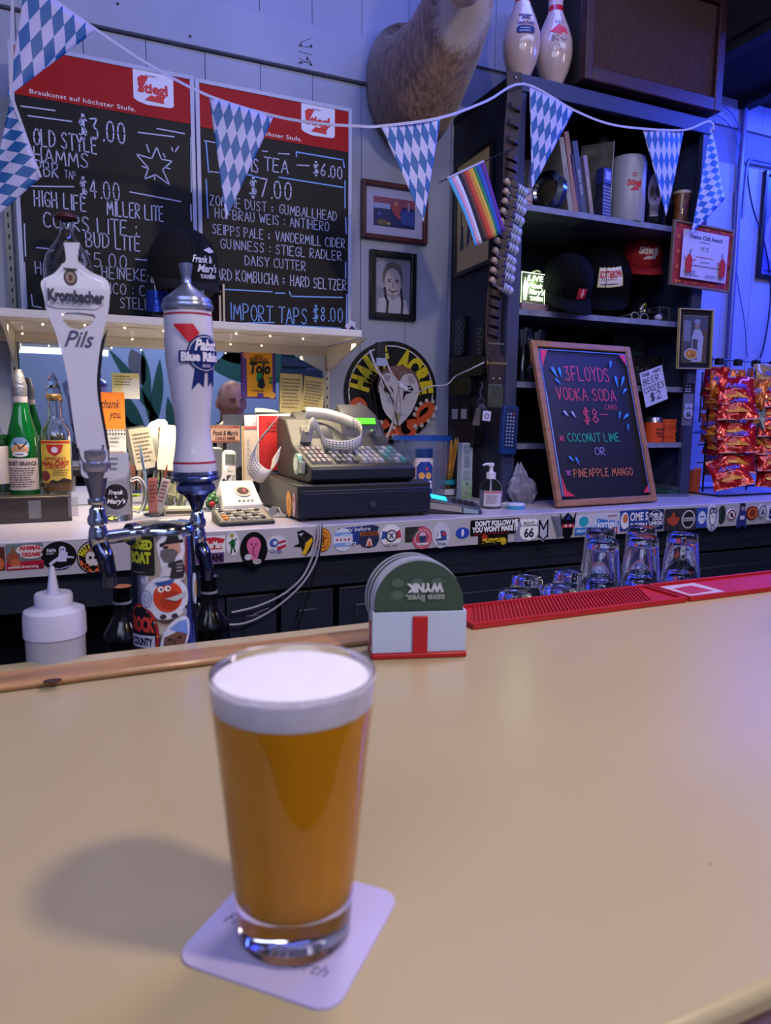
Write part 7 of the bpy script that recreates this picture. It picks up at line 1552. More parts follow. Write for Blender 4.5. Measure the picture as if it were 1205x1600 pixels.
# sink shelf behind the bar
ub = thing('steel_back_shelf', 'low stainless steel work shelf behind the bar', 'shelf', (1.0, 1.06, 0))
part('shelf_top', MB().box(-2.2, -.19, .855, 1.6, .20, .875), STEEL, ub, bevel=.003); part('shelf_lip', MB().box(-2.2, .19, .84, 1.6, .20, .885), STEEL, ub)
for x_ in (-2.1, -.9, .3, 1.5): part('leg', MB().cyl((x_, .15, 0), (x_, .15, .86), .016, n=12), STEEL, ub); part('leg', MB().cyl((x_, -.15, 0), (x_, -.15, .86), .016, n=12), STEEL, ub)
# red rubber mats
REDM = mat('A81420', .5, noise=.1, ns=30)
def mat_obj(x0, x1, label, ribs):
    t = thing('rubber_bar_mat', label, 'bar mat', ((x0+x1)/2, .84, BAR+.0003)); w2 = (x1-x0)/2
    part('base', MB().box(-w2, -.046, 0, w2, .046, .004), REDM, t, bevel=.001)
    part('border', MB().box(-w2, -.046, .004, w2, -.040, .008).box(-w2, .040, .004, w2, .046, .008).box(-w2, -.040, .004, -w2+.006, .040, .008).box(w2-.006, -.040, .004, w2, .040, .008), REDM, t)
    if ribs:
        r = MB(); x_ = -w2+.008
        while x_ < w2-.06:
            r.hexa([(x_, -.038, .004), (x_+.0028, -.038, .004), (x_+.0458, .038, .004), (x_+.043, .038, .004), (x_, -.038, .0075), (x_+.0028, -.038, .0075), (x_+.0458, .038, .0075), (x_+.043, .038, .0075)]); x_ += .0065
        part('ribs', r, REDM, t, kind='stuff')
    return t
xm = atZ(1040, 930, BAR).x
mat_obj(.483, xm-.003, 'long ribbed red rubber mat along the back edge of the bar', True)
t = mat_obj(xm+.003, xm+.30, 'smooth red bar mat with a white and red printed panel', False)
art_ = MB(); 
lbx = part('printed_panel', MB().zprism([(-.14, -.036), (-.055, -.036), (-.055, .034), (-.14, .034)], .004, .0046), mat('B8A8C0', .5), t)
part('print', MB().zprism([(-.125, -.024), (-.07, -.02), (-.075, .02), (-.12, .015)], .0046, .005), mat('A8283A', .5), lbx)
mat_obj(xm+.306, xm+.62, 'second ribbed red mat at the right edge of the photo', True)
mat_obj(xm+.626, xm+1.0, 'red ribbed mat beyond the right edge of the photo', True)

# ---- pint glasses drying upside down
def pint_prof(H=.149, rt=.0437, rb=.031):
    # upside down: rim at z=0, base at z=H
    ri = rt-.0028
    return [(rt, 0), (rt, .003), (rb+.0015, H-.012), (rb, H-.003), (rb-.003, H), (0, H), (0, H-.016), (rb-.006, H-.017), (rb-.004, H-.022), (ri, .003), (ri, 0)]
def upglass():
    return MB().lathe(pint_prof(), 36, closed=False)
GG = mat('F4F6FF', .03, trans=1, ior=1.42)
first = None
pos = []
for i, px in enumerate((939, 1001, 1063)):
    for k in range(2): pos.append((px, 1.13, k, '%s pint of the %s front stack on the drying shelf' % (('upper', 'lower')[1-k], ('left', 'middle', 'right')[i])))
for i, px in enumerate((935, 999)):
    for k in range(2): pos.append((px, 1.235, k, '%s pint of the %s stack in the back row' % (('upper', 'lower')[1-k], ('left', 'right')[i])))
for i, px in enumerate((806, 876)): pos.append((px, 1.11, 0, 'single upturned pint, %s in the low front pair' % ('left', 'right')[i]))
for i, px in enumerate((824, 889)): pos.append((px, 1.215, 0, 'single upturned pint, %s in the low pair behind' % ('left', 'right')[i]))
for px, Y, k, lb in pos:
    x_ = atY(px, 900, Y).x; z_ = .8755+k*.083
    if first is None:
        first = thing('pint_glass', 'upturned clear ' + lb, 'pint glass', (x_, Y, z_), group='upturned pint glasses behind the bar mats')
        part('glass', MB().lathe([(.0437, 0), (.0437, .002), (.0325, .137), (.031, .146), (.028, .149), (0, .149)], 40).lathe([(0, .131), (.0265, .130), (.029, .125), (.041, 0)], 40), GG, first)
        g_ = first
    else: g_ = clone(first, label='upturned clear ' + lb); g_.location = (x_, Y, z_)
for px, lb, hh2 in ((193, 'dark bottle with a thin white outlined label just left of the tap tower', .2), (328, 'dark bottle right of the tap tower with a pale neck ring', .205)):
    t = thing('dark_bottle', lb, 'bottle', (atY(px, 990, 1.2).x, 1.2, .8755))
    part('body', MB().lathe(prof_bottle(.034, hh2), 24), mat('07070A', .15), t)
    art(t, .04, .07, [('l', '8A8C9C', [(.0,0),(0,1),(1,1),(1,0),(0,0)], .015), ('o', '7A3A4A', .6, .4, .25, .2, .02), ('g', '9A9CB0', .2, .7, .8, .9, 2)], y=-.0006, z0=.03, cut=.01, remap=wrap_at(.0345, 0))
    part('neck_ring', MB().lathe([(.0145, hh2*.86), (.0145, hh2*.88)], 20), mat('8A8C9A', .4), t)

# ---- squeeze bottle
sqY = .895
p = atY(85, 960, sqY); k = atY(137, 960, sqY).x-atY(33, 960, sqY).x; r = k/2*.97
z0_ = .8755; zz = lambda py: atY(85, py, sqY).z-z0_
t = thing('squeeze_bottle', 'translucent plastic squeeze bottle with a pointed nozzle behind the bar rail', 'bottle', (p.x, sqY, z0_))
part('body', MB().lathe([(0, 0), (r*.9, 0), (r*.93, .005), (r*.95, zz(985)), (0, zz(985)+.004)], 40), mat('B8B8CC', .3, trans=.25, sss=.3), t)
part('collar', MB().lathe([(r, zz(990)), (r*1.0, zz(962)), (r*.96, zz(952)), (r*.6, zz(945)), (0, zz(945))], 40), mat('BCBCDC', .4), t)
part('cap', MB().lathe([(r*.60, zz(950)), (r*.61, zz(930)), (r*.57, zz(926)), (0, zz(926))], 32), mat('BCBCDC', .4), t)
part('nozzle', MB().lathe([(r*.20, zz(930)), (r*.18, zz(920)), (r*.08, zz(888)), (r*.05, zz(884)), (0, zz(884))], 24), mat('BCBCDC', .4), t)

# ---- tap tower
TX, TY, TZ0 = .1045, .945, .8755
TRd = .0405; TT = atY(252, 820, TY).z
t = thing('tap_tower', 'round chrome beer tap tower covered in stickers', 'tap tower', (TX, TY, TZ0)); H = TT-TZ0
part('column', MB().lathe([(TRd+.012, 0), (TRd+.012, .008), (TRd, .012), (TRd, H-.012)], 48), CHROME, t)
part('cap', MB().lathe([(TRd+.001, H-.009), (TRd+.003, H-.007), (TRd+.003, H-.002), (TRd, H+.002), (TRd*.5, H+.005), (0, H+.006)], 48), CHROME, t)
# view direction for sticker placement
rc_ = math.atan2(-TX, -TY); 
def tsticker(px0, px1, py0, py1, shape, c, items, label=None, rim=None):
    cx_ = ((px0+px1)/2-252)/48.5; rot = math.asin(max(-.98, min(.98, cx_)))-.11
    sc_ = 1/1230.0*1.0; w_ = (px1-px0)*TRd/48.5*.92/max(.6, cos(rot+.11)); z0 = atY(252, py1, TY-TRd).z-TZ0; h = atY(252, py0, TY-TRd).z-TZ0-z0
    if shape == 'r': pts = rrect(-w_/2, z0, w_/2, z0+h, h*.05, 2)
    elif shape == 'e': pts = ell(0, z0+h/2, w_/2, h/2, 30)
    else: pts = [((a-.5)*w_, z0+b*h) for a, b in cat2(shape+[shape[0]], 3)[:-1]]
    rm = wrap_at(TRd+.0003, rot)
    s_ = part('sticker', MB().prism(pts, -.0008, 0), mat(c, .35), t, label=label, cut=.008, remap=rm, recalc=True)
    art(s_, w_, h, items, y=-.0009, z0=z0, cut=.007, remap=rm, rough=.35)
tsticker(201, 238, 832, 900, 'r', '16181C', [('t', 'B8C030', 'RIGGED', .5, .72, .2, {'b': .06, 'w': .9}), ('t', 'B8C030', 'BOAT', .5, .42, .24, {'b': .06, 'w': .8}), ('g', '6A6E70', .2, .04, .8, .12, 1)], 'dark sticker with yellow lettering')
tsticker(241, 288, 832, 912, [(.3,.95),(.7,1),(.9,.85),(.95,.6),(.85,.4),(.95,.1),(.6,0),(.1,.05),(.15,.3),(.08,.55),(.02,.8)], 'C8C8E0', [('p', '1E1E2A', [(.12,.72),(.9,.78),(.88,.84),(.75,.84),(.68,.97),(.4,.97),(.28,.82),(.12,.78)]), ('p', 'B88A80', [(.25,.76),(.75,.78),(.8,.6),(.55,.5),(.25,.6)]), ('p', '5A5660', [(.15,.66),(.5,.68),(.7,.6),(.55,.42),(.25,.42),(.12,.55)]), ('e', '15151E', .3, .71, .08, .03), ('p', '22222E', [(.35,.4),(.8,.45),(.92,.25),(.85,.08),(.4,.1)]), ('p', 'B8B8C8', [(.2,.35),(.45,.3),(.4,.15),(.15,.15)]), ('g', '9A9AB0', .6, .2, .85, .4, 3)], 'sticker of a bearded man in a black bowler hat')
tsticker(214, 292, 902, 968, [(.1,.75),(.3,.98),(.6,.95),(.85,.85),(1,.6),(.98,.3),(.85,.1),(.65,0),(.35,0),(.2,.2),(.02,.3),(0,.55)], 'C4C8E0', [('e', 'C03A20', .56, .52, .3, .36), ('e', 'A02A18', .6, .45, .2, .24), ('p', '2A4A9A', [(.3,.88),(.7,.95),(.62,.82),(.35,.8)]), ('e', 'E8E0E0', .42, .72, .06, .07), ('e', '15151E', .43, .72, .025, .03), ('e', 'E8E0E0', .55, .74, .06, .07), ('e', '15151E', .56, .74, .025, .03), ('p', 'A8ACB8', [(.5,.5),(.92,.62),(.95,.52),(.7,.42)]), ('o', '5A7AB0', .14, .5, .1, .2, .02), ('o', '5A7AB0', .14, .5, .05, .1, .02), ('e', '2A2A3A', .45, .08, .06, .06), ('e', '2A2A3A', .66, .08, .06, .06), ('e', '2A2A3A', .9, .25, .04, .05)], 'sticker of a round red winged creature')
tsticker(196, 240, 945, 1042, 'e', 'A8202E', [('e', '0E0E14', .5, .5, .44, .46), ('t', 'C83A34', 'ROCK', .55, .68, .22, {'b': .05, 'w': .7}), ('r', 'B8BCD8', .15, .3, .9, .5), ('t', '15151E', 'COUNTY', .52, .4, .12, {'b': .05, 'w': .65})]+[('e', ['E8D040', '40C8D0', 'D84A8A'][i % 3], .5+.47*cos(i*.5-1.5), .5+.475*sin(i*.5-1.5), .02, .012) for i in range(10)], 'round black sticker with a glitter red rim')
tsticker(242, 291, 968, 1038, [(.5,.98),(.85,1),(1,.85),(.98,.55),(.8,.3),(.45,.02),(.1,.05),(0,.3),(.08,.6),(.25,.82)], 'C4C8E4', [('p', '6A8AD8', [(.3,.78),(.6,.92),(.88,.92),(.92,.6),(.6,.66)]), ('p', '6A4A40', [(.14,.6),(.55,.7),(.88,.6),(.75,.3),(.45,.1),(.15,.15),(.1,.35)]), ('p', '1C1414', [(.12,.35),(.3,.42),(.6,.4),(.75,.35),(.45,.1),(.15,.13)]), ('l', 'D8D0D0', [(.25,.32),(.4,.27),(.55,.33)], .04), ('e', '15100E', .3, .55, .05, .02), ('e', '15100E', .6, .57, .05, .02), ('l', '4A302A', [(.45,.55),(.42,.42),(.5,.42)], .02)], 'sticker of a smiling bearded face in a pale blue beanie')
tsticker(293, 301, 905, 955, 'e', 'B8C4DC', [('e', 'C89A5A', .5, .5, .3, .3)])
def faucet(px, Y, side):
    """chrome faucet with shank, collar and spout, handle stud at the top"""
    c = atY(px, 842, Y)-Vector((TX, TY, TZ0)); a = Vector((TX, TY, TZ0)); f0 = c
    dirv = Vector((c.x, c.y, 0)).normalized()
    st = dirv*(TRd-.004)+Vector((0, 0, c.z))
    part('shank', MB().cyl(st, c, .0085, n=18), CHROME, t); part('shank_collar', MB().cyl(dirv*(TRd-.002)+Vector((0, 0, c.z)), dirv*(TRd+.008)+Vector((0, 0, c.z)), .014, n=24), CHROME, t)
    part('faucet_body', MB().lathe([(.0, -.012), (.010, -.010), (.012, 0), (.010, .012), (.0085, .016), (.0115, .019), (.0115, .026), (.009, .030), (.009, .036), (.006, .040), (0, .041)], 24, c=c), CHROME, t)
    part('spout', MB().tube(catmull([c+Vector((0, .0, -.004)), c+Vector((.006, -.010, -.02)), c+Vector((.009, -.014, -.04)), c+Vector((.009, -.014, -.055))]), [.010]*8+[.009]*11, 14), mat('4A4E66', .15, 1), t)
    return c+a+Vector((0, 0, .041))
# ---- left handle (flat white porcelain-look handle with opener hole)
hY = .90
fc = faucet(154, hY, -1)
outl = [(100,384),(99,382),(125,382),(124,386),(121,408),(125,414),(143,428),(163,437),(171,450),(170,478),(168,492),(163,512),(156,545),(151,590),(153,625),(160,665),(166,700),(169,725),(168,745),(131,745),(126,725),(119,690),(113,650),(108,610),(101,570),(90,530),(76,495),(68,462),(64,445),(70,437),(84,430),(97,416),(103,408)]
def lp2(px, py): p = atY(px, py, hY); return (p.x-fc.x, p.z-fc.z)
lh = thing('tap_handle', 'tall white pils tap handle with a shield top and opener slot', 'tap handle', fc)
def hole_prism(outl, hole, y0, y1):
    """outline with a bridge cut to the hole, via bmesh triangle fill"""
    bm = bmesh.new(); loops = []
    for L in (outl, hole):
        vs = [bm.verts.new((x, y0, z)) for x, z in L]; loops += [bm.edges.new((vs[i], vs[(i+1) % len(vs)])) for i in range(len(vs))]
    r = bmesh.ops.triangle_fill(bm, use_beauty=True, use_dissolve=False, edges=loops)
    fs = [f for f in bm.faces]; ex = bmesh.ops.extrude_face_region(bm, geom=fs)
    for v in [g for g in ex['geom'] if isinstance(g, bmesh.types.BMVert)]: v.co.y = y1
    bmesh.ops.recalc_face_normals(bm, faces=bm.faces)
    mb = MB(); bm.verts.index_update(); mb.v = [tuple(v.co) for v in bm.verts]; mb.f = [tuple(v.index for v in f.verts) for f in bm.faces]; bm.free(); return mb
O2 = [(p.x, p.y) for p in catmull([Vector((*lp2(a, b), 0)) for a, b in outl[2:]+outl[:2]], 3)]
hole = [lp2(a, b) for a, b in [(96,493),(101,489),(125,490),(146,493),(149,498),(141,509),(125,517),(108,513),(99,503)]]
PORC = mat('C4C2DC', .15, coat=.6)
hb = part('handle_body', hole_prism(O2, hole, -.010, .010), PORC, lh, bevel=.0035, sharp=50)
sh_p = [lp2(a, b) for a, b in [(70,441),(86,436),(99,425),(112,421),(127,426),(142,436),(161,443),(162,478),(150,486),(90,484),(74,480)]]
sp_ = part('shield_plate', MB().prism(sh_p, -.0118, -.009), PORC, lh, recalc=True, bevel=.001)
b0 = lp2(70, 486); b1 = lp2(162, 421); sw_, sh__ = b1[0]-b0[0], b1[1]-b0[1]
art(sp_, sw_, sh__, [('e', '3A2E34', .44, .72, .11, .17), ('e', '8A7A70', .44, .72, .08, .12), ('r', '5A2A2A', .41, .66, .47, .78), ('l', '3A2E34', [(.34,.9),(.54,.9)], .04), ('t', '23233A', 'Krombacher', .52, .33, .24, {'b': .045, 'w': .92}), ('g', '5A5A74', .08, .12, .95, .19, 1)], y=-.012, x0=b0[0], z0=b0[1])
b0 = lp2(100, 540)
art(hb, .05, .03, [('t', '3A3A5E', 'Pils', .5, .55, .6, {'s': .45, 'w': .62, 'b': .005})], y=-.0106, x0=b0[0]-.009, z0=b0[1]-.009)
uc = [lp2(a, b) for a, b in [(122, 700), (126, 716), (137, 727), (149, 724), (158, 708), (161, 695)]]
part('engraved_line', MB().ribbon([(p.x, p.y) for p in catmull([Vector((*q, 0)) for q in uc], 4)], .0016, -.0104), mat('3A3A5A', .4), lh)
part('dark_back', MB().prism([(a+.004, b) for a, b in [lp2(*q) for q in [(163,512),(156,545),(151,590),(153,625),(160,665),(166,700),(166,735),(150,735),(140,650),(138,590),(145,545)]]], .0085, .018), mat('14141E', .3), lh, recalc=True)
fx = lp2(149, 745)
part('ferrule', MB().lathe([(.016, .040), (.0175, .044), (.0175, .050), (.014, .052), (.0155, .056), (.0155, .064), (.012, .066)], 28, c=(0, 0, 0)), mat('9A9CB8', .25, .8), lh)
part('cone', MB().lathe([(.007, 0), (.0085, .012), (.012, .026), (.014, .040)], 24), mat('6A6C84', .3, .8), lh)
part('neck_ring', MB().lathe([(.0095, .001), (.0105, .004), (.0095, .008)], 20), CHROME, lh)
# ---- right handle (turned white handle, ribbon logo)
rY = .945
fr2 = faucet(309, rY+.045, 1)
fr2.y = rY+.045
tq = math.atan2(atY(290, 412, rY+.04).x-atY(308, 800, rY+.04).x, atY(290, 412, rY+.04).z-atY(308, 800, rY+.04).z)
rh = thing('tap_handle', 'white turned tap handle with a blue ribbon badge and a red triangle', 'tap handle', fr2, (0, tq, 0))
def rr(px, py0=600): return px/ (FPX/FW.dot(atY(305, py0, rY+.04)-CAM))
zq = lambda py: (atY(300, py, rY+.04).z-fr2.z)/cos(tq)
fin = [(0, 412), (10, 412), (10, 416), (7, 432), (7, 442), (9, 446), (36, 468), (37, 473)]
part('finial_cone', MB().lathe([(rr(a), zq(b)) for a, b in reversed(fin)], 32), mat('7E86A8', .3, .7), rh)
part('collar_ring', MB().lathe([(rr(36), zq(488)), (rr(39), zq(484)), (rr(39), zq(477)), (rr(36), zq(472))], 36), mat('8A92B4', .25, .7), rh)
bodyp = [(36, 488), (37.5, 520), (37.5, 550), (35, 585), (31, 620), (27.5, 655), (27, 680), (30, 705), (33.5, 725), (34, 738)]
bp2 = [(rr(a), zq(b)) for a, b in reversed(bodyp)]
bq = catmull([Vector((a, b, 0)) for a, b in bp2], 4)
part('handle_body', MB().lathe([(p.x, p.y) for p in bq], 40), PORC, rh)
def rad2(z):
    for p, q in zip(bq, bq[1:]):
        if p.y <= z <= q.y: return p.x+(q.x-p.x)*(z-p.y)/(q.y-p.y)
    return bq[-1].x if z > bq[-1].y else bq[0].x
for py_ in (493, 722): part('red_line', MB().lathe([(rad2(zq(py_+1.5))+.0004, zq(py_+1.5)), (rad2(zq(py_-1.5))+.0004, zq(py_-1.5))], 40), mat('9A2038', .3), rh)
part('base_rings', MB().lathe([(rr(20), zq(772)), (rr(26), zq(771)), (rr(31), zq(765)), (rr(30), zq(758)), (rr(25), zq(754)), (rr(36), zq(750)), (rr(38), zq(746)), (rr(35), zq(743)), (rr(37), zq(740)), (rr(34), zq(736))], 40), mat('6E78B0', .18, .85), rh)
part('base_cone', MB().lathe([(rr(9), 0), (rr(9), zq(795)), (rr(13), zq(783)), (rr(22), zq(771))], 32), mat('3E4060', .2, .8), rh)
lw_ = rr(84); lz0 = zq(610); lhh = zq(510)-lz0
rmm = lambda x, y, z: ((rad2(z)-y)*sin(x/rad2(z)+.38), -(rad2(z)-y)*cos(x/rad2(z)+.38), z)
NV = '1C2A6A'
art(rh, lw_, lhh, [('p', NV, [(.30,.0),(.42,.12),(.52,.04),(.55,.4),(.36,.4)]), ('p', NV, [(.62,.05),(.7,.14),(.82,.02),(.76,.4),(.6,.4)]), ('e', NV, .55, .56, .34, .29), ('e', 'C4C2DC', .55, .56, .31, .265), ('e', NV, .55, .56, .295, .25), ('p', 'B8182A', [(0,1.0),(.34,1.0),(.44,.86),(.25,.72)]),
    ('r', NV, .08, .42, 1.0, .60), ('t', 'D8D8F0', 'Blue Ribbon', .55, .51, .125, {'b': .06, 'w': .86}), ('t', 'D8D8F0', 'Pabst', .56, .69, .16, {'b': .04, 's': .3, 'w': .44}), ('t', 'B8B8D8', 'BEER', .55, .37, .045, {'w': .16})], y=-.0006, z0=lz0, cut=.006, remap=rmm, rough=.25)

# ---- coaster holder
hp0, hp1 = atZ(589, 1031, BAR), atZ(735, 1026, BAR)
hw_ = (hp1.x-hp0.x)/2; hc_ = Vector(((hp0.x+hp1.x)/2, (hp0.y+hp1.y)/2+.02, BAR)); ang = math.atan2(hp1.y-hp0.y, hp1.x-hp0.x)
t = thing('coaster_holder', 'white and red plastic coaster holder standing on the bar', 'coaster holder', hc_, (0, 0, ang))
hw_ = (hp1-hp0).length/2
hh_ = atY(660, 955, hc_.y-.016).z-BAR
RD = mat('A8141E', .35); WH = mat('B0BCDC', .4)
part('base_plate', MB().box(-hw_-.001, -.021, 0, hw_+.001, .024, .007), RD, t, bevel=.002)
part('front_panel', MB().box(-hw_, -.018, .007, hw_, -.0155, hh_), WH, t, bevel=.0008); part('back_panel', MB().box(-hw_, .0185, .007, hw_, .021, hh_), WH, t, bevel=.0008)
part('side_panel', MB().box(-hw_, -.0155, .007, -hw_+.0025, .0185, hh_), WH, t); part('side_panel', MB().box(hw_-.0025, -.0155, .007, hw_, .0185, hh_), WH, t)
part('red_stripe', MB().box(-.0085, -.0205, .004, .0095, -.0175, hh_-.005), RD, t, bevel=.001)
part('red_mark', MB().box(-hw_-.0008, -.008, .012, -hw_, .006, hh_-.014), RD, t)
cR = (atY(732, 930, hc_.y).x-atY(598, 930, hc_.y).x)/2*.96
cR = min(cR, hw_-.003)
ztop = atY(662, 872, hc_.y).z-BAR
Mh = Matrix.Translation(hc_) @ Matrix.Rotation(ang, 4, 'Z')
ordr = ['front', 'second', 'third', 'fourth', 'fifth', 'sixth', 'seventh', 'rearmost']
for i in range(8):
    yy = -.0125+i*.0036; lift = (.0 if i == 0 else .004+.0006*i); c = thing('round_coaster', '%s round cardboard coaster in the white and red holder%s' % (ordr[i], ', dark green with inverted lettering' if i == 0 else ''), 'coaster', Mh @ Vector((.0-.0012*i, yy, ztop-2*cR+lift*.6)), (.0, 0, ang), 'round coasters in the holder')
    part('card', MB().prism(ell(0, cR, cR, cR, 56), -.0012, .0012), mat('31463E' if i in (0, 4, 6) else 'A8ACC4', .6), c, recalc=True)
    if i == 0:
        art(c, 2*cR, 2*cR, [('e', '31463E', .5, .5, .49, .49)]+[('e', '465C54', .25+.22*(j % 3), .62+.14*(j//3), .07, .05) for j in range(6)]+[('t', 'B8BCCC', 'WYNK', .56, .70, .09, {'b': .07, 'w': .42, 'rot': PI}), ('t', '8A9490', 'save lives,', .56, .585, .075, {'b': .03, 'w': .44, 'rot': PI})], y=-.0013)

# ---- paper coaster and pint of beer
L_, B_c, R_c = atZ(278, 1508, BAR), atZ(528, 1594, BAR), atZ(617, 1396, BAR)
T_ = L_+R_c-B_c; cc = (L_+R_c)/2
ax_ = (B_c-L_); a0 = math.atan2(ax_.y, ax_.x); sd = (ax_.length+(R_c-B_c).length)/2
t = thing('paper_coaster', 'square white paper coaster with rounded corners under the beer', 'coaster', (cc.x, cc.y, BAR+.0002), (0, 0, a0))
co = part('card', MB().zprism(rrect(-sd/2, -sd/2, sd/2, sd/2, .012, 6), 0, .0014), mat('B4ACD8', .6), t)
def floor_text(s_, x_, y_, h, c, sh=.3):
    v, f = font_mesh(s_, h, .0, sh); part('lettering', MB().add([(p[0]+x_, p[1]+y_, .0016) for p in v], f), mat(c, .6), t)
floor_text('Frank', -.026, -.013, .008, '5A5478'); floor_text('North', .018, -.0285, .008, '6A6488')
GP = Vector((.102, .347, BAR+.0018))
bg = thing('beer_glass', 'full pint glass of amber beer with a white foam head on the paper coaster', 'pint glass', GP)
Hg, rb_, rt_ = .149, .031, .0437
ro = lambda z: rb_+(rt_-rb_)*min(1, max(0, (z-.012)/(Hg-.012)))
outer = [(0, 0), (rb_-.003, 0), (rb_, .003), (rb_, .010)]+[(ro(z), z) for z in (.03, .06, .09, .12, .1475)]+[(rt_-.0006, Hg)]
inner = [(rt_-.0022, Hg-.0008)]+[(ro(z)-.0024, z) for z in (.12, .09, .06, .038, .029)]+[(rb_-.0045, .024), (0, .0225)]
part('glass', MB().lathe(outer+inner, 64), mat('FFFFFF', .01, trans=1, ior=1.47), bg, sharp=60)
zf = Hg-.0172; e = -.0008
beer = [(0, .0226), (rb_-.0042, .0236), (ro(.029)-.0024-e, .0288)]+[(ro(z)-.0024-e, z) for z in (.038, .06, .09, .12, zf)]+[(0, zf)]
BEER = bpy.data.materials.new('beer'); BEER.use_nodes = True; nt = BEER.node_tree; b = nt.nodes['Principled BSDF']
b.inputs['Base Color'].default_value = (*rgb('EFA414'), 1); b.inputs['Transmission Weight'].default_value = .28; b.inputs['Roughness'].default_value = .35; b.inputs['IOR'].default_value = 1.33; b.inputs['Specular IOR Level'].default_value = .2
part('beer', MB().lathe(beer, 56), BEER, bg, sharp=50)
foam = [(0, zf+.0003)]+[(ro(z)-.0024-e, z) for z in (zf+.0003, Hg-.010, Hg-.0042)]+[(rt_*.85, Hg-.0036), (rt_*.55, Hg-.0026), (0, Hg-.0030)]
part('foam', MB().lathe(foam, 56), mat('E4E0F0', .7, noise=.03, ns=120, bump=.15, bs=350, sss=.4), bg, sharp=60)

# ================================================================ man at the bar, seen in the mirror
SKIN = mat('B88A7C', .55, noise=.12, ns=25, sss=.08)
JKT = mat('161E2E', .8, noise=.15, ns=30, bump=.2, bs=120)
HY = .27
vp = CAM+ray(362, 628)*((2*MIR-HY)/ray(362, 628).y)
hx, hz_ = vp.x, vp.z
SS = 1.12
man = thing('person', 'man in a dark jacket leaning on the bar and looking down, seen in the mirror', 'person', (hx, HY-.33, 0))
def M_(x, y, z): return Vector((x, y, z))
hz0 = hz_; hyl = .33-.0  # head centre in local coords: (0, .33, hz0)
b_ = MB()
def head(mb, c, s_, pitch, yaw=0):
    n, m = 44, 34; v = []
    for j in range(m+1):
        ph = PI*j/m
        for i in range(n):
            th = 2*PI*i/n; dx, dy, dz = sin(ph)*sin(th), sin(ph)*cos(th), -cos(ph)   # dy>0 = face
            x, y, z = .077*dx, .098*dy, .118*dz
            if dz < 0: x *= 1-.28*(-dz)**1.6; y *= 1-.10*(-dz)
            if dy > 0:
                g = lambda u, w_, su, sw: math.exp(-((x-u)/su)**2-((z-w_)/sw)**2)
                y += .024*g(0, -.022, .011, .016)+.012*g(0, -.002, .009, .022)      # nose
                y += .006*g(.028, .022, .02, .008)+.006*g(-.028, .022, .02, .008)     # brows
                y -= .009*g(.031, .003, .015, .010)+.009*g(-.031, .003, .015, .010)   # sockets
                y += .007*g(0, -.056, .024, .006)-.004*g(0, -.062, .02, .003)+.006*g(0, -.069, .022, .006)  # lips
                y += .010*g(0, -.095, .022, .014)                                   # chin
                y += .004*g(.04, -.028, .016, .02)+.004*g(-.04, -.028, .016, .02)
            v.append((x, y, z))
    R = Matrix.Rotation(yaw, 3, 'Z') @ Matrix.Rotation(-pitch, 3, 'X')
    tr = lambda p: c+R @ (Vector(p)*s_)
    f = [(j*n+i, j*n+(i+1) % n, (j+1)*n+(i+1) % n, (j+1)*n+i) for j in range(m) for i in range(n)]
    mb.add([tr(p) for p in v], [tuple(reversed(q)) for q in f])
    for s2 in (-1, 1):
        er = MB().sphere((0, 0, 0), 1, 14, 9, (.010, .02, .032)); mb.add([tr((s2*.080+p[0], p[1]-.005, p[2]-.008)) for p in er.v], er.f)
    return tr
hcen = M_(0, hyl, hz0)
trh = head(b_, hcen, SS, .12, -.15)
neck0 = trh((0, -.035, -.07)); ch_ = M_(0, .14, hz0-.28)
b_.tube([neck0, M_(0, hyl-.09, hz0-.15), M_(0, hyl-.13, hz0-.22)], [.058, .06, .075], 20)
torso = [M_(0, .17, hz0-.22), M_(0, .12, hz0-.32), M_(0, .05, hz0-.45), M_(0, 0, hz0-.58), M_(0, -.03, hz0-.68)]
def torso_loft(mb, ex):
    rs_ = [(.10, .07), (.20, .115), (.20, .13), (.175, .125), (.185, .13)]; v = []; n = 28
    for p, (a, c) in zip(torso, rs_):
        for i in range(n): t_ = 2*PI*i/n; v.append((p.x+(a+ex)*cos(t_), p.y+(c+ex)*sin(t_), p.z))
    f = [(j*n+i, j*n+(i+1) % n, (j+1)*n+(i+1) % n, (j+1)*n+i) for j in range(4) for i in range(n)]+[tuple(range(n-1, -1, -1)), tuple(4*n+i for i in range(n))]
    mb.add(v, [tuple(reversed(q)) for q in f])
torso_loft(b_, 0)
zb_t = BAR+.03
arms = []
by = BY0-(HY-.33)
for s_ in (-1, 1):
    sh_ = M_(s_*.19, .13, hz0-.29); el = M_(s_*.26, by+.02, BAR+.05); wr_ = M_(s_*.09, by+.18, BAR+.034)
    arms.append((sh_, el, wr_))
    b_.tube([sh_, sh_.lerp(el, .5), el], [.055, .047, .04], 16); b_.tube([el, el.lerp(wr_, .5), wr_], [.04, .036, .026], 16)
    dv = (wr_-el).normalized(); sd_ = Vector((-dv.y, dv.x, 0))
    pal = wr_+dv*.045; b_.tube([wr_, pal, pal+dv*.04], [.026, .034, .030], 14)
    for k in range(4):
        o_ = pal+dv*.035+sd_*((k-1.5)*.0185); L = [.062, .072, .068, .052][k]
        b_.tube([o_, o_+dv*L*.5+M_(0, 0, .004), o_+dv*L*.8+M_(0, 0, -.006), o_+dv*L+M_(0, 0, -.014)], [.0095, .009, .0085, .007], 10)
    th0 = pal-sd_*(.026*s_*1)*(-1 if s_ < 0 else 1)*s_
    th0 = pal+sd_*(-s_)*.026*-1
    b_.tube([pal-dv*.02+sd_*(s_*-.018), pal+dv*.005+sd_*(s_*-.045), pal+dv*.035+sd_*(s_*-.052)], [.014, .0115, .009], 10)
hip = M_(0, -.05, .80)
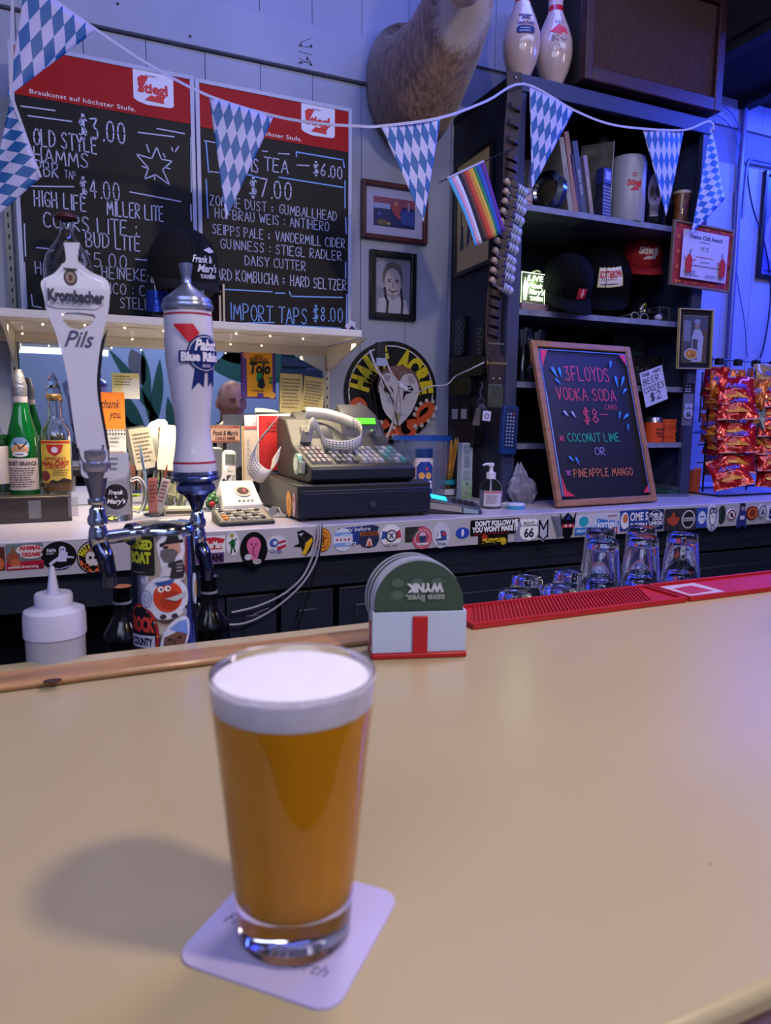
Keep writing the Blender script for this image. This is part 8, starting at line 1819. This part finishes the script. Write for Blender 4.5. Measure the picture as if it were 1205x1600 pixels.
for s_ in (-1, 1):
    hj, kn_, an_ = M_(s_*.10, -.04, .82), M_(s_*.13, .12, .80), M_(s_*.12, .08, .36)
    b_.tube([hj, hj.lerp(kn_, .5), kn_], [.095, .085, .065], 16); b_.tube([kn_, kn_.lerp(an_, .4), an_], [.062, .058, .04], 16)
    b_.tube([an_, an_+M_(0, .05, -.05), an_+M_(0, .17, -.06)], [.042, .042, .03], 12)
b_.sphere(M_(0, -.04, .84), .15, 20, 12, (1.2, .95, .8))
pb = part('body', b_, SKIN, man, sharp=180)
rm_ = pb.modifiers.new('r', 'REMESH'); rm_.mode = 'VOXEL'; rm_.voxel_size = .005; rm_.use_smooth_shade = True
sm_ = pb.modifiers.new('s', 'SMOOTH'); sm_.iterations = 3; sm_.factor = .4
j_ = MB(); torso_loft(j_, .022)
for (sh_, el, wr_) in arms: j_.tube([sh_, sh_.lerp(el, .5), el], [.075, .063, .055], 16); j_.tube([el, el.lerp(wr_, .5), el.lerp(wr_, .93)], [.055, .049, .038], 16)
j_.tube([M_(0, hyl-.10, hz0-.19), M_(0, hyl-.125, hz0-.14)], [.10, .082], 24)
j_.sphere(M_(0, .15, hz0-.28), .13, 20, 12, (1.55, .9, .65))
pj = part('jacket', j_, JKT, man, sharp=180)
rm_ = pj.modifiers.new('r', 'REMESH'); rm_.mode = 'VOXEL'; rm_.voxel_size = .008; rm_.use_smooth_shade = True
sm_ = pj.modifiers.new('s', 'SMOOTH'); sm_.iterations = 5; sm_.factor = .5
tr_ = MB()
for s_ in (-1, 1):
    hj, kn_, an_ = M_(s_*.10, -.04, .82), M_(s_*.13, .12, .80), M_(s_*.12, .08, .40)
    tr_.tube([hj, hj.lerp(kn_, .5), kn_], [.11, .098, .078], 16); tr_.tube([kn_, kn_.lerp(an_, .4), an_], [.077, .072, .062], 16)
tr_.sphere(M_(0, -.04, .85), .165, 20, 12, (1.2, .98, .8))
pt_ = part('trousers', tr_, mat('20222C', .85), man, sharp=180)
rm_ = pt_.modifiers.new('r', 'REMESH'); rm_.mode = 'VOXEL'; rm_.voxel_size = .01; rm_.use_smooth_shade = True
for s_ in (-1, 1):
    part('eye', MB().sphere(trh((s_*.031, .078, .004)), .0125*SS, 12, 8), mat('C8C0C0', .2), man)
    part('eyelid', MB().sphere(trh((s_*.031, .0785, .0065)), .0132*SS, 12, 8, (1.1, 1, .8)), SKIN, man)
    part('eyebrow', MB().tube([trh((s_*.014, .098, .024)), trh((s_*.030, .098, .030)), trh((s_*.047, .085, .026))], .0032*SS, 8), mat('5A4E4A', .9), man)
hr_ = MB(); n = 30
for k in range(2600):
    th = random.uniform(0, 2*PI); zz_ = random.uniform(-.25, .97); dy = cos(th)
    if dy > .25 and zz_ < .62: continue
    if dy > .45 and zz_ < .80 and abs(sin(th)) < .55: continue
    s3 = math.sqrt(1-zz_*zz_); p = Vector((.079*s3*sin(th), .100*s3*dy, .121*zz_)); nn = p.normalized()
    q = p+nn*.006+Vector((random.uniform(-1, 1)*.004, -.012, -.006+random.uniform(-1, 1)*.004)); sd_ = nn.cross(Vector((0, 0, 1)))*.0022
    hr_.add([trh(p*.985-sd_), trh(p*.985+sd_), trh(q)], [(0, 1, 2)])
part('hair', hr_, mat('5A4E4A', .8, noise=.4, ns=60), man, kind='stuff')
st = thing('bar_stool', 'round padded bar stool under the man at the bar', 'stool', (hx, HY-.33-.06, 0))
part('seat', MB().lathe([(.0, .66), (.17, .66), (.18, .68), (.17, .705), (0, .715)], 32), mat('3A1A1C', .4), st)
for a in range(4):
    an = PI/4+a*PI/2; part('leg', MB().cyl((.2*cos(an), .2*sin(an), 0), (.12*cos(an), .12*sin(an), .66), .014, n=10), BLACKM, st)
part('foot_ring', MB().tube([(.175*cos(a), .175*sin(a), .26) for a in [2*PI*i/24 for i in range(24)]], .01, 8, True), CHROME, st)
